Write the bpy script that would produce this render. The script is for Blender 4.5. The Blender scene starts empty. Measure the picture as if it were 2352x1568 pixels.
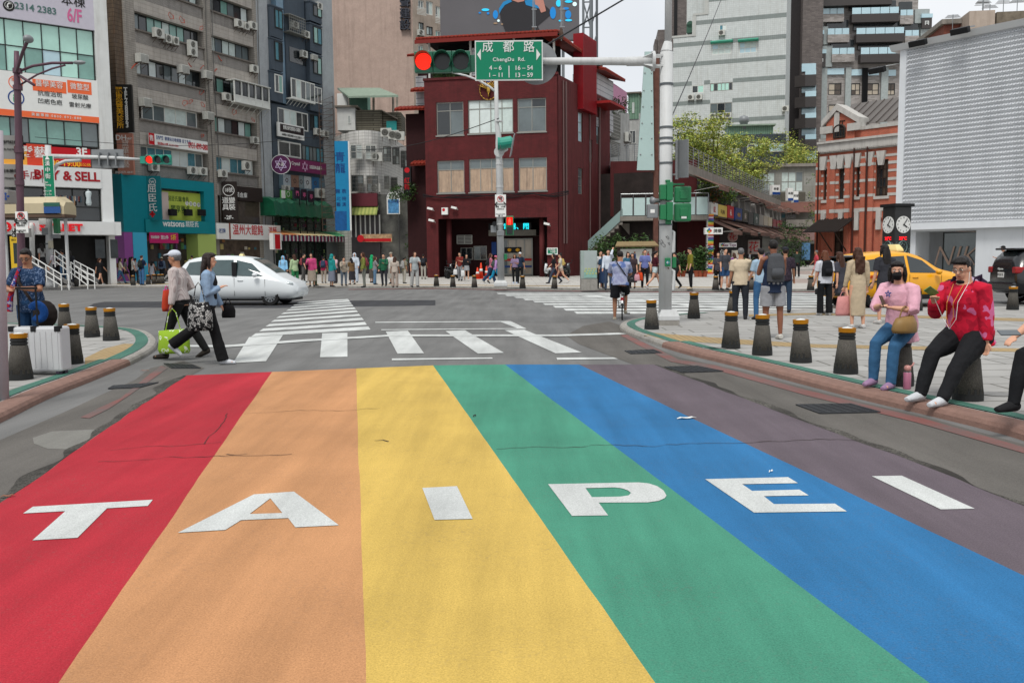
import bpy,bmesh,math,random
from mathutils import Vector as V,Matrix,noise
from mathutils.geometry import tessellate_polygon
R=math.radians
rnd=random.Random(7)
sc=bpy.context.scene
C=sc.collection
# ---------------------------------------------------------------- camera
FPX=2100.0
EYE=1.62
cd=bpy.data.cameras.new('camera')
cam=bpy.data.objects.new('camera',cd)
C.objects.link(cam)
cd.sensor_width=36.0
cd.lens=FPX/2352*36
cd.clip_start=0.1
cd.clip_end=3000
cam.matrix_world=Matrix.Translation((0,0,EYE))@Matrix.Rotation(R(90-5.33),4,'X')@Matrix.Rotation(-0.0095,4,'Z')
sc.camera=cam
CM=cam.matrix_world.to_3x3()
# ---------------------------------------------------------------- sky and sun
w=bpy.data.worlds.new('World')
sc.world=w
w.use_nodes=True
nt=w.node_tree
bg=nt.nodes['Background']
sky=nt.nodes.new('ShaderNodeTexSky')
sky.sky_type='NISHITA'
sky.sun_disc=False
sky.sun_elevation=R(58)
sky.sun_rotation=R(200)
sky.dust_density=4
tc=nt.nodes.new('ShaderNodeTexCoord')
cl=nt.nodes.new('ShaderNodeTexNoise')
cl.inputs['Scale'].default_value=2.2
cl.inputs['Detail'].default_value=4
nt.links.new(tc.outputs['Generated'],cl.inputs['Vector'])
cr=nt.nodes.new('ShaderNodeValToRGB')
cr.color_ramp.elements[0].color=(7.3,7.6,8.0,1)
cr.color_ramp.elements[1].color=(9.8,9.9,10.0,1)
cr.color_ramp.elements[0].position=0.3
cr.color_ramp.elements[1].position=0.7
nt.links.new(cl.outputs['Fac'],cr.inputs['Fac'])
mx=nt.nodes.new('ShaderNodeMix')
mx.data_type='RGBA'
mx.inputs[0].default_value=0.88
nt.links.new(sky.outputs[0],mx.inputs[6])
nt.links.new(cr.outputs[0],mx.inputs[7])
nt.links.new(mx.outputs[2],bg.inputs['Color'])
bg.inputs['Strength'].default_value=0.09
sd=bpy.data.lights.new('sun','SUN')
sd.energy=2.0
sd.angle=R(18)
sd.color=(1,0.97,0.92)
sun=bpy.data.objects.new('sun',sd)
C.objects.link(sun)
sun.rotation_euler=(R(32),0,R(-20))
sc.view_settings.view_transform='Standard'
sc.view_settings.look='None'
sc.view_settings.exposure=0.32
sc.view_settings.gamma=1.0
# ---------------------------------------------------------------- geometry helpers
def ray(px,py):
 return CM@V(((px-1176)/FPX,-(py-784)/FPX,-1))
def G(px,py,z=0.0):
 d=ray(px,py)
 t=(z-EYE)/d.z
 return V((d.x*t,d.y*t,z))
def AT(px,py,Y):
 d=ray(px,py)
 t=Y/d.y
 return V((d.x*t,Y,EYE+d.z*t))
def hexc(h):
 h=h.lstrip('#')
 c=[int(h[i:i+2],16)/255 for i in(0,2,4)]
 return tuple(x/12.92 if x<=0.04045 else((x+0.055)/1.055)**2.4 for x in c)
class MB:
 """collects shapes and links them as ONE mesh object"""
 def __init__(s):
  s.v=[];s.f=[];s.m=[];s.cur=0
 def _add(s,vs,fs):
  o=len(s.v)
  s.v+=[tuple(v)for v in vs]
  s.f+=[tuple(i+o for i in f)for f in fs]
  s.m+=[s.cur]*len(fs)
  return s
 def mat(s,i):
  s.cur=i;return s
 def box(s,x0,x1,y0,y1,z0,z1,M=None):
  vs=[V((x,y,z))for z in(z0,z1)for y in(y0,y1)for x in(x0,x1)]
  if M is not None:vs=[M@v for v in vs]
  return s._add(vs,[(0,2,3,1),(4,5,7,6),(0,1,5,4),(2,6,7,3),(0,4,6,2),(1,3,7,5)])
 def quad(s,a,b,c,d):
  return s._add([a,b,c,d],[(0,1,2,3)])
 def poly(s,pts,holes=()):
  loops=[[V(p)for p in pts]]+[[V(p)for p in h]for h in holes]
  flat=[p for l in loops for p in l]
  return s._add(flat,[tuple(t)for t in tessellate_polygon(loops)])
 def prism(s,pts,h,holes=()):
  """pts: 3D loop, extruded by vector h"""
  h=V(h)
  loops=[[V(p)for p in pts]]+[[V(p)for p in q]for q in holes]
  flat=[p for l in loops for p in l]
  n=len(flat)
  tri=tessellate_polygon(loops)
  fs=[tuple(t)for t in tri]+[tuple(i+n for i in reversed(t))for t in tri]
  o=0
  for l in loops:
   k=len(l)
   fs+=[(o+i,o+(i+1)%k,n+o+(i+1)%k,n+o+i)for i in range(k)]
   o+=k
  return s._add(flat+[p+h for p in flat],fs)
 def loft(s,rings,caps=True):
  n=len(rings[0])
  vs=[v for r in rings for v in r]
  fs=[]
  for k in range(len(rings)-1):
   a=k*n;b=a+n
   fs+=[(a+i,a+(i+1)%n,b+(i+1)%n,b+i)for i in range(n)]
  if caps:
   fs.append(tuple(reversed(range(n))))
   e=(len(rings)-1)*n
   fs.append(tuple(range(e,e+n)))
  return s._add(vs,fs)
 def tube(s,pts,r,n=8,ref=None,flat=1.0,caps=True):
  """round tube along pts; r a number or one per point; flat squashes one axis"""
  pts=[V(p)for p in pts]
  rs=r if isinstance(r,(list,tuple))else[r]*len(pts)
  rings=[]
  up=V(ref)if ref else V((0.013,0.02,1))
  prev=None
  for i,p in enumerate(pts):
   a=pts[max(i-1,0)];b=pts[min(i+1,len(pts)-1)]
   t=(b-a)
   t=t.normalized()if t.length>1e-9 else V((0,0,1))
   if prev is None:
    u=up if abs(t.dot(up.normalized()))<0.95 else V((1,0,0.01))
    x=u.cross(t).normalized()
   else:
    x=(prev-t*prev.dot(t)).normalized()
   prev=x
   y=t.cross(x)
   rx,ry=rs[i]if isinstance(rs[i],(tuple,list))else(rs[i],rs[i]*flat)
   rings.append([p+x*(rx*math.cos(2*math.pi*k/n))+y*(ry*math.sin(2*math.pi*k/n))for k in range(n)])
  return s.loft(rings,caps)
 def cyl(s,a,b,r0,r1=None,n=12):
  return s.tube([a,b],[r0,r0 if r1 is None else r1],n)
 def lathe(s,prof,n=20,c=(0,0,0),ph=0.0,caps=True):
  c=V(c)
  rings=[[c+V((max(r,1e-4)*math.cos(2*math.pi*k/n+ph),max(r,1e-4)*math.sin(2*math.pi*k/n+ph),z))for k in range(n)]for r,z in prof]
  return s.loft(rings,caps)
 def ell(s,c,r,n=12,M=None):
  c=V(c);rx,ry,rz=r
  rings=[]
  k=max(4,n//2)
  for i in range(k+1):
   t=-math.pi/2+math.pi*i/k
   ct=max(math.cos(t),0.02)
   ring=[V((rx*ct*math.cos(2*math.pi*j/n),ry*ct*math.sin(2*math.pi*j/n),rz*math.sin(t)))for j in range(n)]
   if M is not None:ring=[M@v for v in ring]
   rings.append([c+v for v in ring])
  return s.loft(rings)
 def build(s,name,mat=None,parent=None,smooth=False,bevel=0,remesh=0,loc=None):
  me=bpy.data.meshes.new(name)
  me.from_pydata(s.v,[],s.f)
  ms=mat if isinstance(mat,(list,tuple))else[mat]
  for m in ms:
   if m:me.materials.append(m)
  if len(ms)>1:
   me.polygons.foreach_set('material_index',s.m)
  if smooth:
   me.polygons.foreach_set('use_smooth',[True]*len(me.polygons))
  o=bpy.data.objects.new(name,me)
  C.objects.link(o)
  if parent:o.parent=parent
  if loc is not None:o.location=loc
  if bevel:
   b=o.modifiers.new('bevel','BEVEL');b.width=bevel;b.segments=2;b.limit_method='ANGLE';b.angle_limit=R(40)
  if remesh:
   r_=o.modifiers.new('remesh','REMESH');r_.mode='VOXEL';r_.voxel_size=remesh;r_.use_smooth_shade=True
   q=o.modifiers.new('smooth','SMOOTH');q.factor=0.6;q.iterations=3
  return o
def tag(o,label=None,cat=None,group=None,kind=None):
 if label:o['label']=label
 if cat:o['category']=cat
 if group:o['group']=group
 if kind:o['kind']=kind
 return o
def thing(name,label,cat,loc=(0,0,0),rz=0.0,group=None):
 o=bpy.data.objects.new(name,None)
 C.objects.link(o)
 o.location=loc
 o.rotation_euler=(0,0,rz)
 o.empty_display_size=0.2
 return tag(o,label,cat,group)
def kids(o):return list(o.children)
def copy_tree(o,parent=None):
 c=o.copy();C.objects.link(c)
 c.parent=parent
 for ch in kids(o):copy_tree(ch,c)
 return c
 # ---------------------------------------------------------------- materials
MATS={}
def mat(name,col,rough=0.7,metal=0.0,var=0.0,vs=3.0,bump=0.0,bs=40.0,emit=0.0,spec=0.5,dirt=None,dirt_amt=0.4,ds=0.6,alpha=None,trans=0.0):
 """plain procedural material: colour with noise variation, optional dark streaks (dirt, or painted shade of curtain folds), fine bump"""
 if name in MATS:return MATS[name]
 m=bpy.data.materials.new(name);m.use_nodes=True
 N=m.node_tree.nodes;L=m.node_tree.links
 b=N['Principled BSDF']
 c=hexc(col)if isinstance(col,str)else col
 b.inputs['Roughness'].default_value=rough
 b.inputs['Metallic'].default_value=metal
 b.inputs['Specular IOR Level'].default_value=spec if rough<.45 or spec!=.5 else .22
 b.inputs['Base Color'].default_value=(*c,1)
 if trans:b.inputs['Transmission Weight'].default_value=trans
 if emit:
  b.inputs['Emission Color'].default_value=(*c,1)
  b.inputs['Emission Strength'].default_value=emit
 t=N.new('ShaderNodeTexCoord')
 src=None
 if var or dirt:
  n1=N.new('ShaderNodeTexNoise');n1.inputs['Scale'].default_value=vs;n1.inputs['Detail'].default_value=6;n1.inputs['Roughness'].default_value=0.65
  L.new(t.outputs['Object'],n1.inputs['Vector'])
  r=N.new('ShaderNodeMapRange');r.inputs[1].default_value=0.25;r.inputs[2].default_value=0.75
  r.inputs[3].default_value=1-var;r.inputs[4].default_value=1+var
  L.new(n1.outputs['Fac'],r.inputs[0])
  h=N.new('ShaderNodeHueSaturation');h.inputs['Color'].default_value=(*c,1)
  L.new(r.outputs[0],h.inputs['Value'])
  src=h.outputs['Color']
 if dirt:
  mp=N.new('ShaderNodeMapping');mp.inputs['Scale'].default_value=(2.2*ds,2.2*ds,0.22*ds)
  L.new(t.outputs['Object'],mp.inputs['Vector'])
  n2=N.new('ShaderNodeTexNoise');n2.inputs['Scale'].default_value=2.0;n2.inputs['Detail'].default_value=7;n2.inputs['Roughness'].default_value=0.7
  L.new(mp.outputs[0],n2.inputs['Vector'])
  r2=N.new('ShaderNodeMapRange');r2.inputs[1].default_value=0.48;r2.inputs[2].default_value=0.78;r2.inputs[3].default_value=0;r2.inputs[4].default_value=dirt_amt
  L.new(n2.outputs['Fac'],r2.inputs[0])
  x=N.new('ShaderNodeMix');x.data_type='RGBA'
  L.new(r2.outputs[0],x.inputs[0]);L.new(src,x.inputs[6]);x.inputs[7].default_value=(*hexc(dirt),1)
  src=x.outputs[2]
 if src is not None:
  L.new(src,b.inputs['Base Color'])
  if emit:L.new(src,b.inputs['Emission Color'])
 if bump:
  n3=N.new('ShaderNodeTexNoise');n3.inputs['Scale'].default_value=bs;n3.inputs['Detail'].default_value=3
  L.new(t.outputs['Object'],n3.inputs['Vector'])
  bp=N.new('ShaderNodeBump');bp.inputs['Strength'].default_value=bump;bp.inputs['Distance'].default_value=0.02
  L.new(n3.outputs['Fac'],bp.inputs['Height']);L.new(bp.outputs[0],b.inputs['Normal'])
 MATS[name]=m
 return m
def tile_mat(name,c1,c2,mortar,tw,th,msz=0.012,rough=0.6,offset=0.5,dirt='#3a3632',dirt_amt=0.35,var=0.12,bump=0.25,ds=0.5,uv=False):
 """bricks or tiles of tw x th metres laid on the wall's own axes, with streaky dirt"""
 if name in MATS:return MATS[name]
 m=bpy.data.materials.new(name);m.use_nodes=True
 N=m.node_tree.nodes;L=m.node_tree.links
 b=N['Principled BSDF'];b.inputs['Roughness'].default_value=rough;b.inputs['Specular IOR Level'].default_value=.22
 t=N.new('ShaderNodeTexCoord')
 sx=N.new('ShaderNodeSeparateXYZ');L.new(t.outputs['Object'],sx.inputs[0])
 ad=N.new('ShaderNodeMath');ad.operation='ADD'
 L.new(sx.outputs[0],ad.inputs[0]);L.new(sx.outputs[1],ad.inputs[1])
 cb=N.new('ShaderNodeCombineXYZ')
 if uv:
  L.new(sx.outputs[0],cb.inputs[0]);L.new(sx.outputs[1],cb.inputs[1])
 else:
  L.new(ad.outputs[0],cb.inputs[0]);L.new(sx.outputs[2],cb.inputs[1])
 br=N.new('ShaderNodeTexBrick')
 br.offset=offset
 br.inputs['Color1'].default_value=(*hexc(c1),1);br.inputs['Color2'].default_value=(*hexc(c2),1);br.inputs['Mortar'].default_value=(*hexc(mortar),1)
 br.inputs['Scale'].default_value=1.0
 br.inputs['Mortar Size'].default_value=msz
 br.inputs['Mortar Smooth'].default_value=0.2
 br.inputs['Brick Width'].default_value=tw
 br.inputs['Row Height'].default_value=th
 L.new(cb.outputs[0],br.inputs['Vector'])
 n1=N.new('ShaderNodeTexNoise');n1.inputs['Scale'].default_value=0.9;n1.inputs['Detail'].default_value=8;n1.inputs['Roughness'].default_value=0.7
 L.new(t.outputs['Object'],n1.inputs['Vector'])
 r=N.new('ShaderNodeMapRange');r.inputs[1].default_value=0.3;r.inputs[2].default_value=0.7;r.inputs[3].default_value=1-var;r.inputs[4].default_value=1+var
 L.new(n1.outputs['Fac'],r.inputs[0])
 h=N.new('ShaderNodeHueSaturation');L.new(br.outputs['Color'],h.inputs['Color']);L.new(r.outputs[0],h.inputs['Value'])
 mp=N.new('ShaderNodeMapping');mp.inputs['Scale'].default_value=(2.5*ds,2.5*ds,(2.5 if uv else 0.2)*ds)
 L.new(t.outputs['Object'],mp.inputs['Vector'])
 n2=N.new('ShaderNodeTexNoise');n2.inputs['Scale'].default_value=2.0;n2.inputs['Detail'].default_value=8;n2.inputs['Roughness'].default_value=0.72
 L.new(mp.outputs[0],n2.inputs['Vector'])
 r2=N.new('ShaderNodeMapRange');r2.inputs[1].default_value=0.5;r2.inputs[2].default_value=0.8;r2.inputs[3].default_value=0;r2.inputs[4].default_value=dirt_amt
 L.new(n2.outputs['Fac'],r2.inputs[0])
 x=N.new('ShaderNodeMix');x.data_type='RGBA'
 L.new(r2.outputs[0],x.inputs[0]);L.new(h.outputs['Color'],x.inputs[6]);x.inputs[7].default_value=(*hexc(dirt),1)
 L.new(x.outputs[2],b.inputs['Base Color'])
 if bump:
  bp=N.new('ShaderNodeBump');bp.inputs['Strength'].default_value=bump;bp.inputs['Distance'].default_value=0.01;bp.invert=True
  L.new(br.outputs['Fac'],bp.inputs['Height']);L.new(bp.outputs[0],b.inputs['Normal'])
 MATS[name]=m
 return m
def paint_mat(name,col,wear='#5a5856',wear_amt=0.5,thr=0.62,rough=0.75,sc2=1.0):
 """road paint: fine grain, blotchy fading, hairline cracks and tyre-dark smears"""
 if name in MATS:return MATS[name]
 m=bpy.data.materials.new(name);m.use_nodes=True
 N=m.node_tree.nodes;L=m.node_tree.links
 b=N['Principled BSDF'];b.inputs['Roughness'].default_value=rough
 b.inputs['Specular IOR Level'].default_value=0.12
 t=N.new('ShaderNodeTexCoord')
 def nz(scale,det,ro,vec=None):
  n=N.new('ShaderNodeTexNoise');n.inputs['Scale'].default_value=scale;n.inputs['Detail'].default_value=det;n.inputs['Roughness'].default_value=ro
  L.new(vec or t.outputs['Object'],n.inputs['Vector']);return n
 def mr(src,a,b_,c,d):
  r=N.new('ShaderNodeMapRange');r.inputs[1].default_value=a;r.inputs[2].default_value=b_;r.inputs[3].default_value=c;r.inputs[4].default_value=d
  L.new(src,r.inputs[0]);return r.outputs[0]
 def mth(op,a,bv):
  q=N.new('ShaderNodeMath');q.operation=op
  for i,z in enumerate((a,bv)):
   if isinstance(z,(int,float)):q.inputs[i].default_value=z
   else:L.new(z,q.inputs[i])
  return q.outputs[0]
 big=nz(0.55*sc2,7,0.6)
 mp=N.new('ShaderNodeMapping');mp.inputs['Rotation'].default_value=(0,0,R(-10));mp.inputs['Scale'].default_value=(2.6,0.22,1)
 L.new(t.outputs['Object'],mp.inputs['Vector'])
 streak=nz(1.0,6,0.6,mp.outputs[0])
 fine=nz(110,4,0.8)
 val=mth('MULTIPLY',mr(big.outputs['Fac'],0.3,0.7,0.86,1.1),mr(streak.outputs['Fac'],0.3,0.7,0.78,1.12))
 val=mth('MULTIPLY',val,mr(fine.outputs['Fac'],0.3,0.7,0.66,1.28))
 h=N.new('ShaderNodeHueSaturation');h.inputs['Color'].default_value=(*hexc(col),1)
 L.new(val,h.inputs['Value'])
 # worn spots: grit showing through
 sp=nz(55,5,0.8);big2=nz(1.3,5,0.6)
 wr=mth('MULTIPLY',mr(sp.outputs['Fac'],thr,thr+0.1,0,1),mr(big2.outputs['Fac'],0.38,0.68,0,wear_amt))
 fac=wr
 x=N.new('ShaderNodeMix');x.data_type='RGBA'
 L.new(fac,x.inputs[0]);L.new(h.outputs['Color'],x.inputs[6]);x.inputs[7].default_value=(*hexc(wear),1)
 L.new(x.outputs[2],b.inputs['Base Color'])
 bp=N.new('ShaderNodeBump');bp.inputs['Strength'].default_value=0.35;bp.inputs['Distance'].default_value=0.004
 L.new(fine.outputs['Fac'],bp.inputs['Height']);L.new(bp.outputs[0],b.inputs['Normal'])
 MATS[name]=m
 return m
def asphalt_mat():
 m=paint_mat('asphalt','#70706f',wear='#454443',wear_amt=0.5,thr=0.55,rough=0.85)
 return m
FONT_BOLD=0.012
def text(body,mat_,parent,x,z,size,y=-0.02,align='CENTER',rot=(90,0,0),name='lettering',bold=0.0,vert=False,sx=1.0,ext=0.006,space=1.0,line=1.0):
 """raised lettering in the parent's local x-z plane (face towards -y)"""
 cu=bpy.data.curves.new(name,'FONT')
 cu.body='\n'.join(body)if vert else body
 cu.size=size;cu.align_x=align;cu.align_y='CENTER'
 if any(ord(ch)>0x2e80 for ch in body):bold=min(bold,0.006)
 cu.offset=bold*size;cu.extrude=ext
 cu.space_character=space;cu.space_line=line
 cu.resolution_u=3
 cu.materials.append(mat_)
 o=bpy.data.objects.new(name,cu)
 C.objects.link(o)
 o.parent=parent
 o.location=(x,y,z)if rot[0]==90 and rot[2]==0 else(x,y,z)
 o.rotation_euler=tuple(R(a)for a in rot)
 o.scale=(sx,1,1)
 return o
W_=mat('white_paint','#d9dbd8',0.5,var=0.05)
# ================================================================ ground
ASP=asphalt_mat()
def pg(pts,z=0.0):
 return[G(x,y,z)for x,y in pts]
def sheet(name,pts3,m,kind='structure',h=0.0,parent=None):
 b=MB()
 if h:b.prism(pts3,(0,0,-h))
 else:b.poly(pts3)
 o=b.build(name,m,parent)
 if kind:o['kind']=kind
 return o
b=MB();b.quad((-400,-60,0),(400,-60,0),(400,700,0),(-400,700,0))
tag(b.build('road',ASP),kind='structure')
# darker resurfaced strips and patches in the road
dk=paint_mat('asphalt_dark','#3f4043',wear='#565554',wear_amt=0.5,thr=0.55,rough=0.85)
lt=paint_mat('asphalt_light','#625f5b',wear='#4a4948',wear_amt=0.6,thr=0.52,rough=0.88)
sheet('road_patch',pg([(215,697),(240,693),(1000,689),(1000,701),(640,707),(200,706)],0.004),dk)
sheet('gutter_apron',pg([(-300,1180),(0,1010),(150,945),(235,905),(310,872),(345,845),(420,828),(470,845),(430,866),(400,925),(300,985),(225,1042),(110,1115),(50,1158),(-250,1370)],0.004),lt)
sheet('gutter_apron',pg([(1300,770),(1340,748),(1400,738),(1440,752),(1470,782),(1560,820),(1700,850),(1860,893),(2000,928),(2130,958),(2352,1020),(2700,1120),(2700,1350),(2352,1210),(2150,1110),(2000,1040),(1700,935),(1560,880),(1470,842),(1330,790)],0.004),lt)
sheet('road_patch',pg([(75,1005),(120,990),(230,985),(268,980),(215,1020),(180,1032),(110,1030),(78,1018)],0.006),paint_mat('patch_grey','#767570',wear='#5d5b57',thr=0.5))
# ---- rainbow crossing
PAINTS=[('red_paint','#a62c37'),('orange_paint','#b8875f'),('yellow_paint','#c3a557'),('green_paint','#478972'),('blue_paint','#2f6c9c'),('purple_paint','#61585f')]
PM=[paint_mat(n,c,wear='#5b5652',wear_amt=0.6,thr=0.55,rough=0.85)for n,c in PAINTS]
WM=paint_mat('road_white','#bfc2c0',wear='#77767a',wear_amt=0.55,thr=0.58)
bnd=[[(430,863),(300,948),(165,1043),(0,1160)],[(625,855),(480,1065),(135,1568)],[(818,847),(828,1170),(840,1568)],[(995,840),(1165,1080),(1300,1283),(1503,1568)],[(1160,838),(1442,1050),(1640,1199),(2130,1568)],[(1330,838),(1735,1031),(2352,1325)],[(1500,838),(1705,915),(2010,1030),(2352,1165)]]
lines=[]
for k,q in enumerate(bnd):
 P=[G(*p)for p in q]
 if 0<k<6:P=[P[0],P[-1]]
 d=(P[-1]-P[0]).normalized()
 n=V((-d.y,d.x,0))
 end=P[-1]+d*((P[-1].y+6)/-d.y)
 full=P+[end]
 out=[]
 for i in range(len(full)-1):
  L=(full[i+1]-full[i]).length
  st=max(2,int(L/0.25))
  for j in range(st):
   p=full[i].lerp(full[i+1],j/st)
   amp=(0.008 if 0<k<6 else 0.05)
   out.append(p+n*amp*(noise.noise(V((p.y*0.8,k*7.3,0)))+0.4*noise.noise(V((p.y*4,k*3.1,5)))))
 out.append(end)
 lines.append(out)
def seam(L,side,w0,w1,m,nm):
 b=MB();prev=None
 for i,(p,q)in enumerate(zip(L,L[1:])):
  d=(q-p).normalized();n=V((-d.y,d.x,0))*side
  a=p+n*(w0*(.2+noise.noise(p*2.1)));c=p+n*(w0+(w1-w0)*(.55+.9*noise.noise(p*1.7+V((9,0,0)))))
  if prev:b.quad(*[V((v.x,v.y,.0068))for v in(prev[0],a,c,prev[1])])
  prev=(a,c)
 o=b.build(nm,m);o['kind']='structure'
RS=paint_mat('asphalt_seam','#33312e',wear='#77746d',wear_amt=.8,thr=.45)
for k,sd_ in((0,-1),(6,1)):
 fine_=[lines[k][i].lerp(lines[k][i+1],j/3)for i in range(len(lines[k])-1)for j in range(3)if lines[k][i].y>1]
 seam(fine_,sd_,0.02,0.16,RS,'asphalt_seam')
cm=mat('crack_dark','#3a3230',.9)
for q,w_ in(([(560,950),(640,944),(720,941),(800,939),(880,938)],.006),([(250,1035),(330,1027),(400,1022),(470,1017),(512,1014)],.007),([(220,1062),(300,1057),(380,1053),(470,1049),(560,1046),(680,1043)],.007),([(470,1018),(482,1000),(498,988),(512,968),(520,948)],.01),([(1140,1026),(1300,1025),(1450,1024),(1540,1022),(1700,1018),(1850,1013),(2000,1008)],.007),([(520,1042),(545,1043),(570,1041)],.012),([(860,1011),(878,1010),(894,1013)],.012)):
 P=smooth_line([G(x,y,.0128)for x,y in q],2)if False else[G(x,y,.0128)for x,y in q];pts=[]
 for a,c in zip(P,P[1:]):
  for j in range(10):p=a.lerp(c,j/10);pts.append(p+V((0,.16*noise.noise(p*1.9)+.06*noise.noise(p*8),0)))
 b=MB()
 for a,c in zip(pts,pts[1:]):
  u_=.5+.9*abs(noise.noise(a*4));b.quad(a-V((0,w_*u_,0)),c-V((0,w_*u_,0)),c+V((w_*.4,w_*u_,0)),a+V((w_*.4,w_*u_,0)))
 o=b.build('road_crack',cm);o['kind']='structure'
rc=bpy.data.objects.new('rainbow_crossing',None);C.objects.link(rc);rc['kind']='structure'
for k in range(6):
 a,c=lines[k],lines[k+1]
 pts=[V((p.x,p.y,0.008))for p in a]+[V((p.x,p.y,0.008))for p in reversed(c)]
 sheet('stripe',pts,PM[k],kind=None,parent=rc)
def zl(pts,k,ox,oy):return[G(ox+x*k,oy+y*k,0.012)for x,y in pts]
k1,k2=(0.328125,36.75,1090.25),(0.572917,931,1065.75)
for nm,pts,hole,kk in(('t',[(50,268),(118,221),(958,172),(922,215),(637,232),(430,438),(115,456),(345,252)],None,k1),('a',[(1133,403),(1665,135),(1945,115),(2260,350),(1955,365),(1905,300),(1575,315),(1465,383)],[(1780,162),(1865,265),(1635,272)],k1),('i',[(68,94),(207,87),(270,218),(117,222)],None,k2),('p',[(572,79),(935,72),(975,76),(1010,87),(1035,104),(1047,125),(1040,135),(1015,146),(970,152),(775,153),(813,204),(668,206)],[(722,95),(840,92),(870,96),(892,104),(905,114),(895,124),(860,129),(748,131)],k2),('e',[(1202,59),(1535,51),(1574,75),(1350,79),(1390,106),(1580,101),(1617,124),(1437,127),(1478,159),(1722,157),(1770,188),(1398,193)],None,k2),('i',[(1870,47),(1990,45),(2283,177),(2147,180)],None,k2)):
 MB().poly(zl(pts,*kk),[zl(hole,*kk)]if hole else()).build('road_letter',WM,rc)
 # ---- white markings
mk=MB()
zb=[(582,769,848,753),(600,757.5,840,742.5),(614,747,833,732),(626,737,826,723),(638,728,820,714.5),(649,719.5,815,707.5),(660,712,810,701),(668,706,806,696),(676,700,803,691.5),(684,695,800,687.8)]
def bar(b,x0,y0,x1,y1,t,sk):
 b.poly(pg([(x0+sk,y0-t/2),(x1-sk*0.4,y1-t/2),(x1+sk*0.6,y1+t/2),(x0-sk,y1*0+y0+t/2)],0.008))
for i,(x0,y0,x1,y1)in enumerate(zb):
 u=(y0+y1)/2-588
 bar(mk,x0,y0,x1,y1,u*u*0.000245,u*0.03)
tag(mk.build('zebra_crossing',WM),kind='structure')
mk=MB()
for i,y in enumerate((674,678.2,682.8,687.5,692.6,698.2,704.4,711,718)):
 u=y-583
 x0=1140+i*19.5+i*i*0.35
 mk.poly(pg([(x0,y-u*u*0.00014),(1990,y-0.5-u*u*0.00014),(1995,y-0.5+u*u*0.00014),(x0+u*0.05,y+u*u*0.00014)],0.008))
tag(mk.build('zebra_crossing',WM),kind='structure')
mk=MB()
for q in([(572,774),(650,769),(611,829),(535,833)],[(740,765),(798,764),(798,819),(735,820)],[(886,761),(937,759),(974,811),(913,812)],[(1023,760),(1068,758),(1158,810),(1098,812)],[(1159,758),(1204,757),(1336,809),(1276,811)]):
 mk.poly(pg(q,0.008))
tag(mk.build('crossing_blocks',WM),kind='structure')
mk=MB()
mk.poly(pg([(862,739),(1160,737),(1173,737.2),(1210,755),(876,758),(875,756),(1188,753.5),(1150,739),(862,741.2)],0.0085))
mk.poly(pg([(392,792),(520,792),(700,779),(900,768),(1280,768),(1420,764),(1440,766),(1420,768),(1280,772),(900,772),(700,784),(520,797),(392,796)],0.0125))
mk.poly(pg([(1278,821),(1410,820.5),(1420,824),(1280,826)],0.008))
mk.poly(pg([(900,823),(1130,820.5),(1132,823.5),(900,827)],0.008))
mk.poly(pg([(1330,676),(1380,680),(1880,726),(1850,727),(1330,679)],0.0125))
tag(mk.build('road_lines',WM),kind='structure')
RL=paint_mat('red_line','#7f5450',wear='#605c5a',wear_amt=1.0,thr=0.38)
mk=MB()
mk.poly(pg([(185,958),(230,935),(275,915),(345,858),(370,840),(385,845),(300,905),(250,938),(205,960)],0.009))
mk.poly(pg([(1440,768),(1480,787),(1560,826),(1640,838),(1860,897),(2120,960),(2352,1026),(2352,1040),(2100,968),(1850,907),(1640,848),(1540,830),(1462,790),(1425,770)],0.009))
mk.poly(pg([(800,663.5),(1000,661.5),(1300,667.3),(1560,669.5),(1900,669.5),(1900,671.5),(1560,671.5),(1300,669),(1000,663.2),(800,665.2)],0.008))
tag(mk.build('red_kerb_line',RL),kind='structure')
# ---- pavements
KH=0.09
PAVE=tile_mat('paving','#9c9b98','#908f8c','#65645f',1.2,0.62,0.02,0.85,0.37,dirt='#726e67',dirt_amt=0.4,var=0.09,bump=0.4,uv=True)
PAVE2=tile_mat('far_paving','#b3b1ab','#a29f9a','#8a8782',0.9,0.9,0.02,0.85,0.5,dirt='#8a7f78',dirt_amt=0.35,var=0.08,bump=0.3,uv=True)
CON=mat('concrete','#8f8c86',0.9,var=0.22,vs=6,bump=0.4,bs=60,dirt='#4a4640',dirt_amt=0.5)
PK=mat('pink_kerb','#80655b',0.85,var=0.2,vs=9,bump=0.5,bs=70)
GRN=paint_mat('green_line','#456f62',wear='#8b8a85',wear_amt=0.6,thr=0.55)
TAC=tile_mat('tactile','#b39a6e','#a98f62','#8b7858',0.11,0.11,0.03,0.85,0.0,dirt='#8a8377',dirt_amt=0.5,bump=0.6,uv=True)
def offs(pts,d):
 out=[]
 for i,p in enumerate(pts):
  a=pts[max(i-1,0)];c=pts[min(i+1,len(pts)-1)]
  t=(c-a).normalized()
  out.append(p+V((-t.y,t.x,0))*d)
 return out
def smooth_line(pts,it=2):
 for _ in range(it):
  o=[pts[0]]
  for a,c in zip(pts,pts[1:]):
   o+=[a.lerp(c,0.25),a.lerp(c,0.75)]
  pts=o+[pts[-1]]
 return pts
def ribbon(name,line,d0,d1,z,m):
 a,c=offs(line,d0),offs(line,d1)
 b=MB()
 for i in range(len(a)-1):
  b.quad(V((a[i].x,a[i].y,z)),V((c[i].x,c[i].y,z)),V((c[i+1].x,c[i+1].y,z)),V((a[i+1].x,a[i+1].y,z)))
 o=b.build(name,m);o['kind']='structure'
 return o
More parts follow.
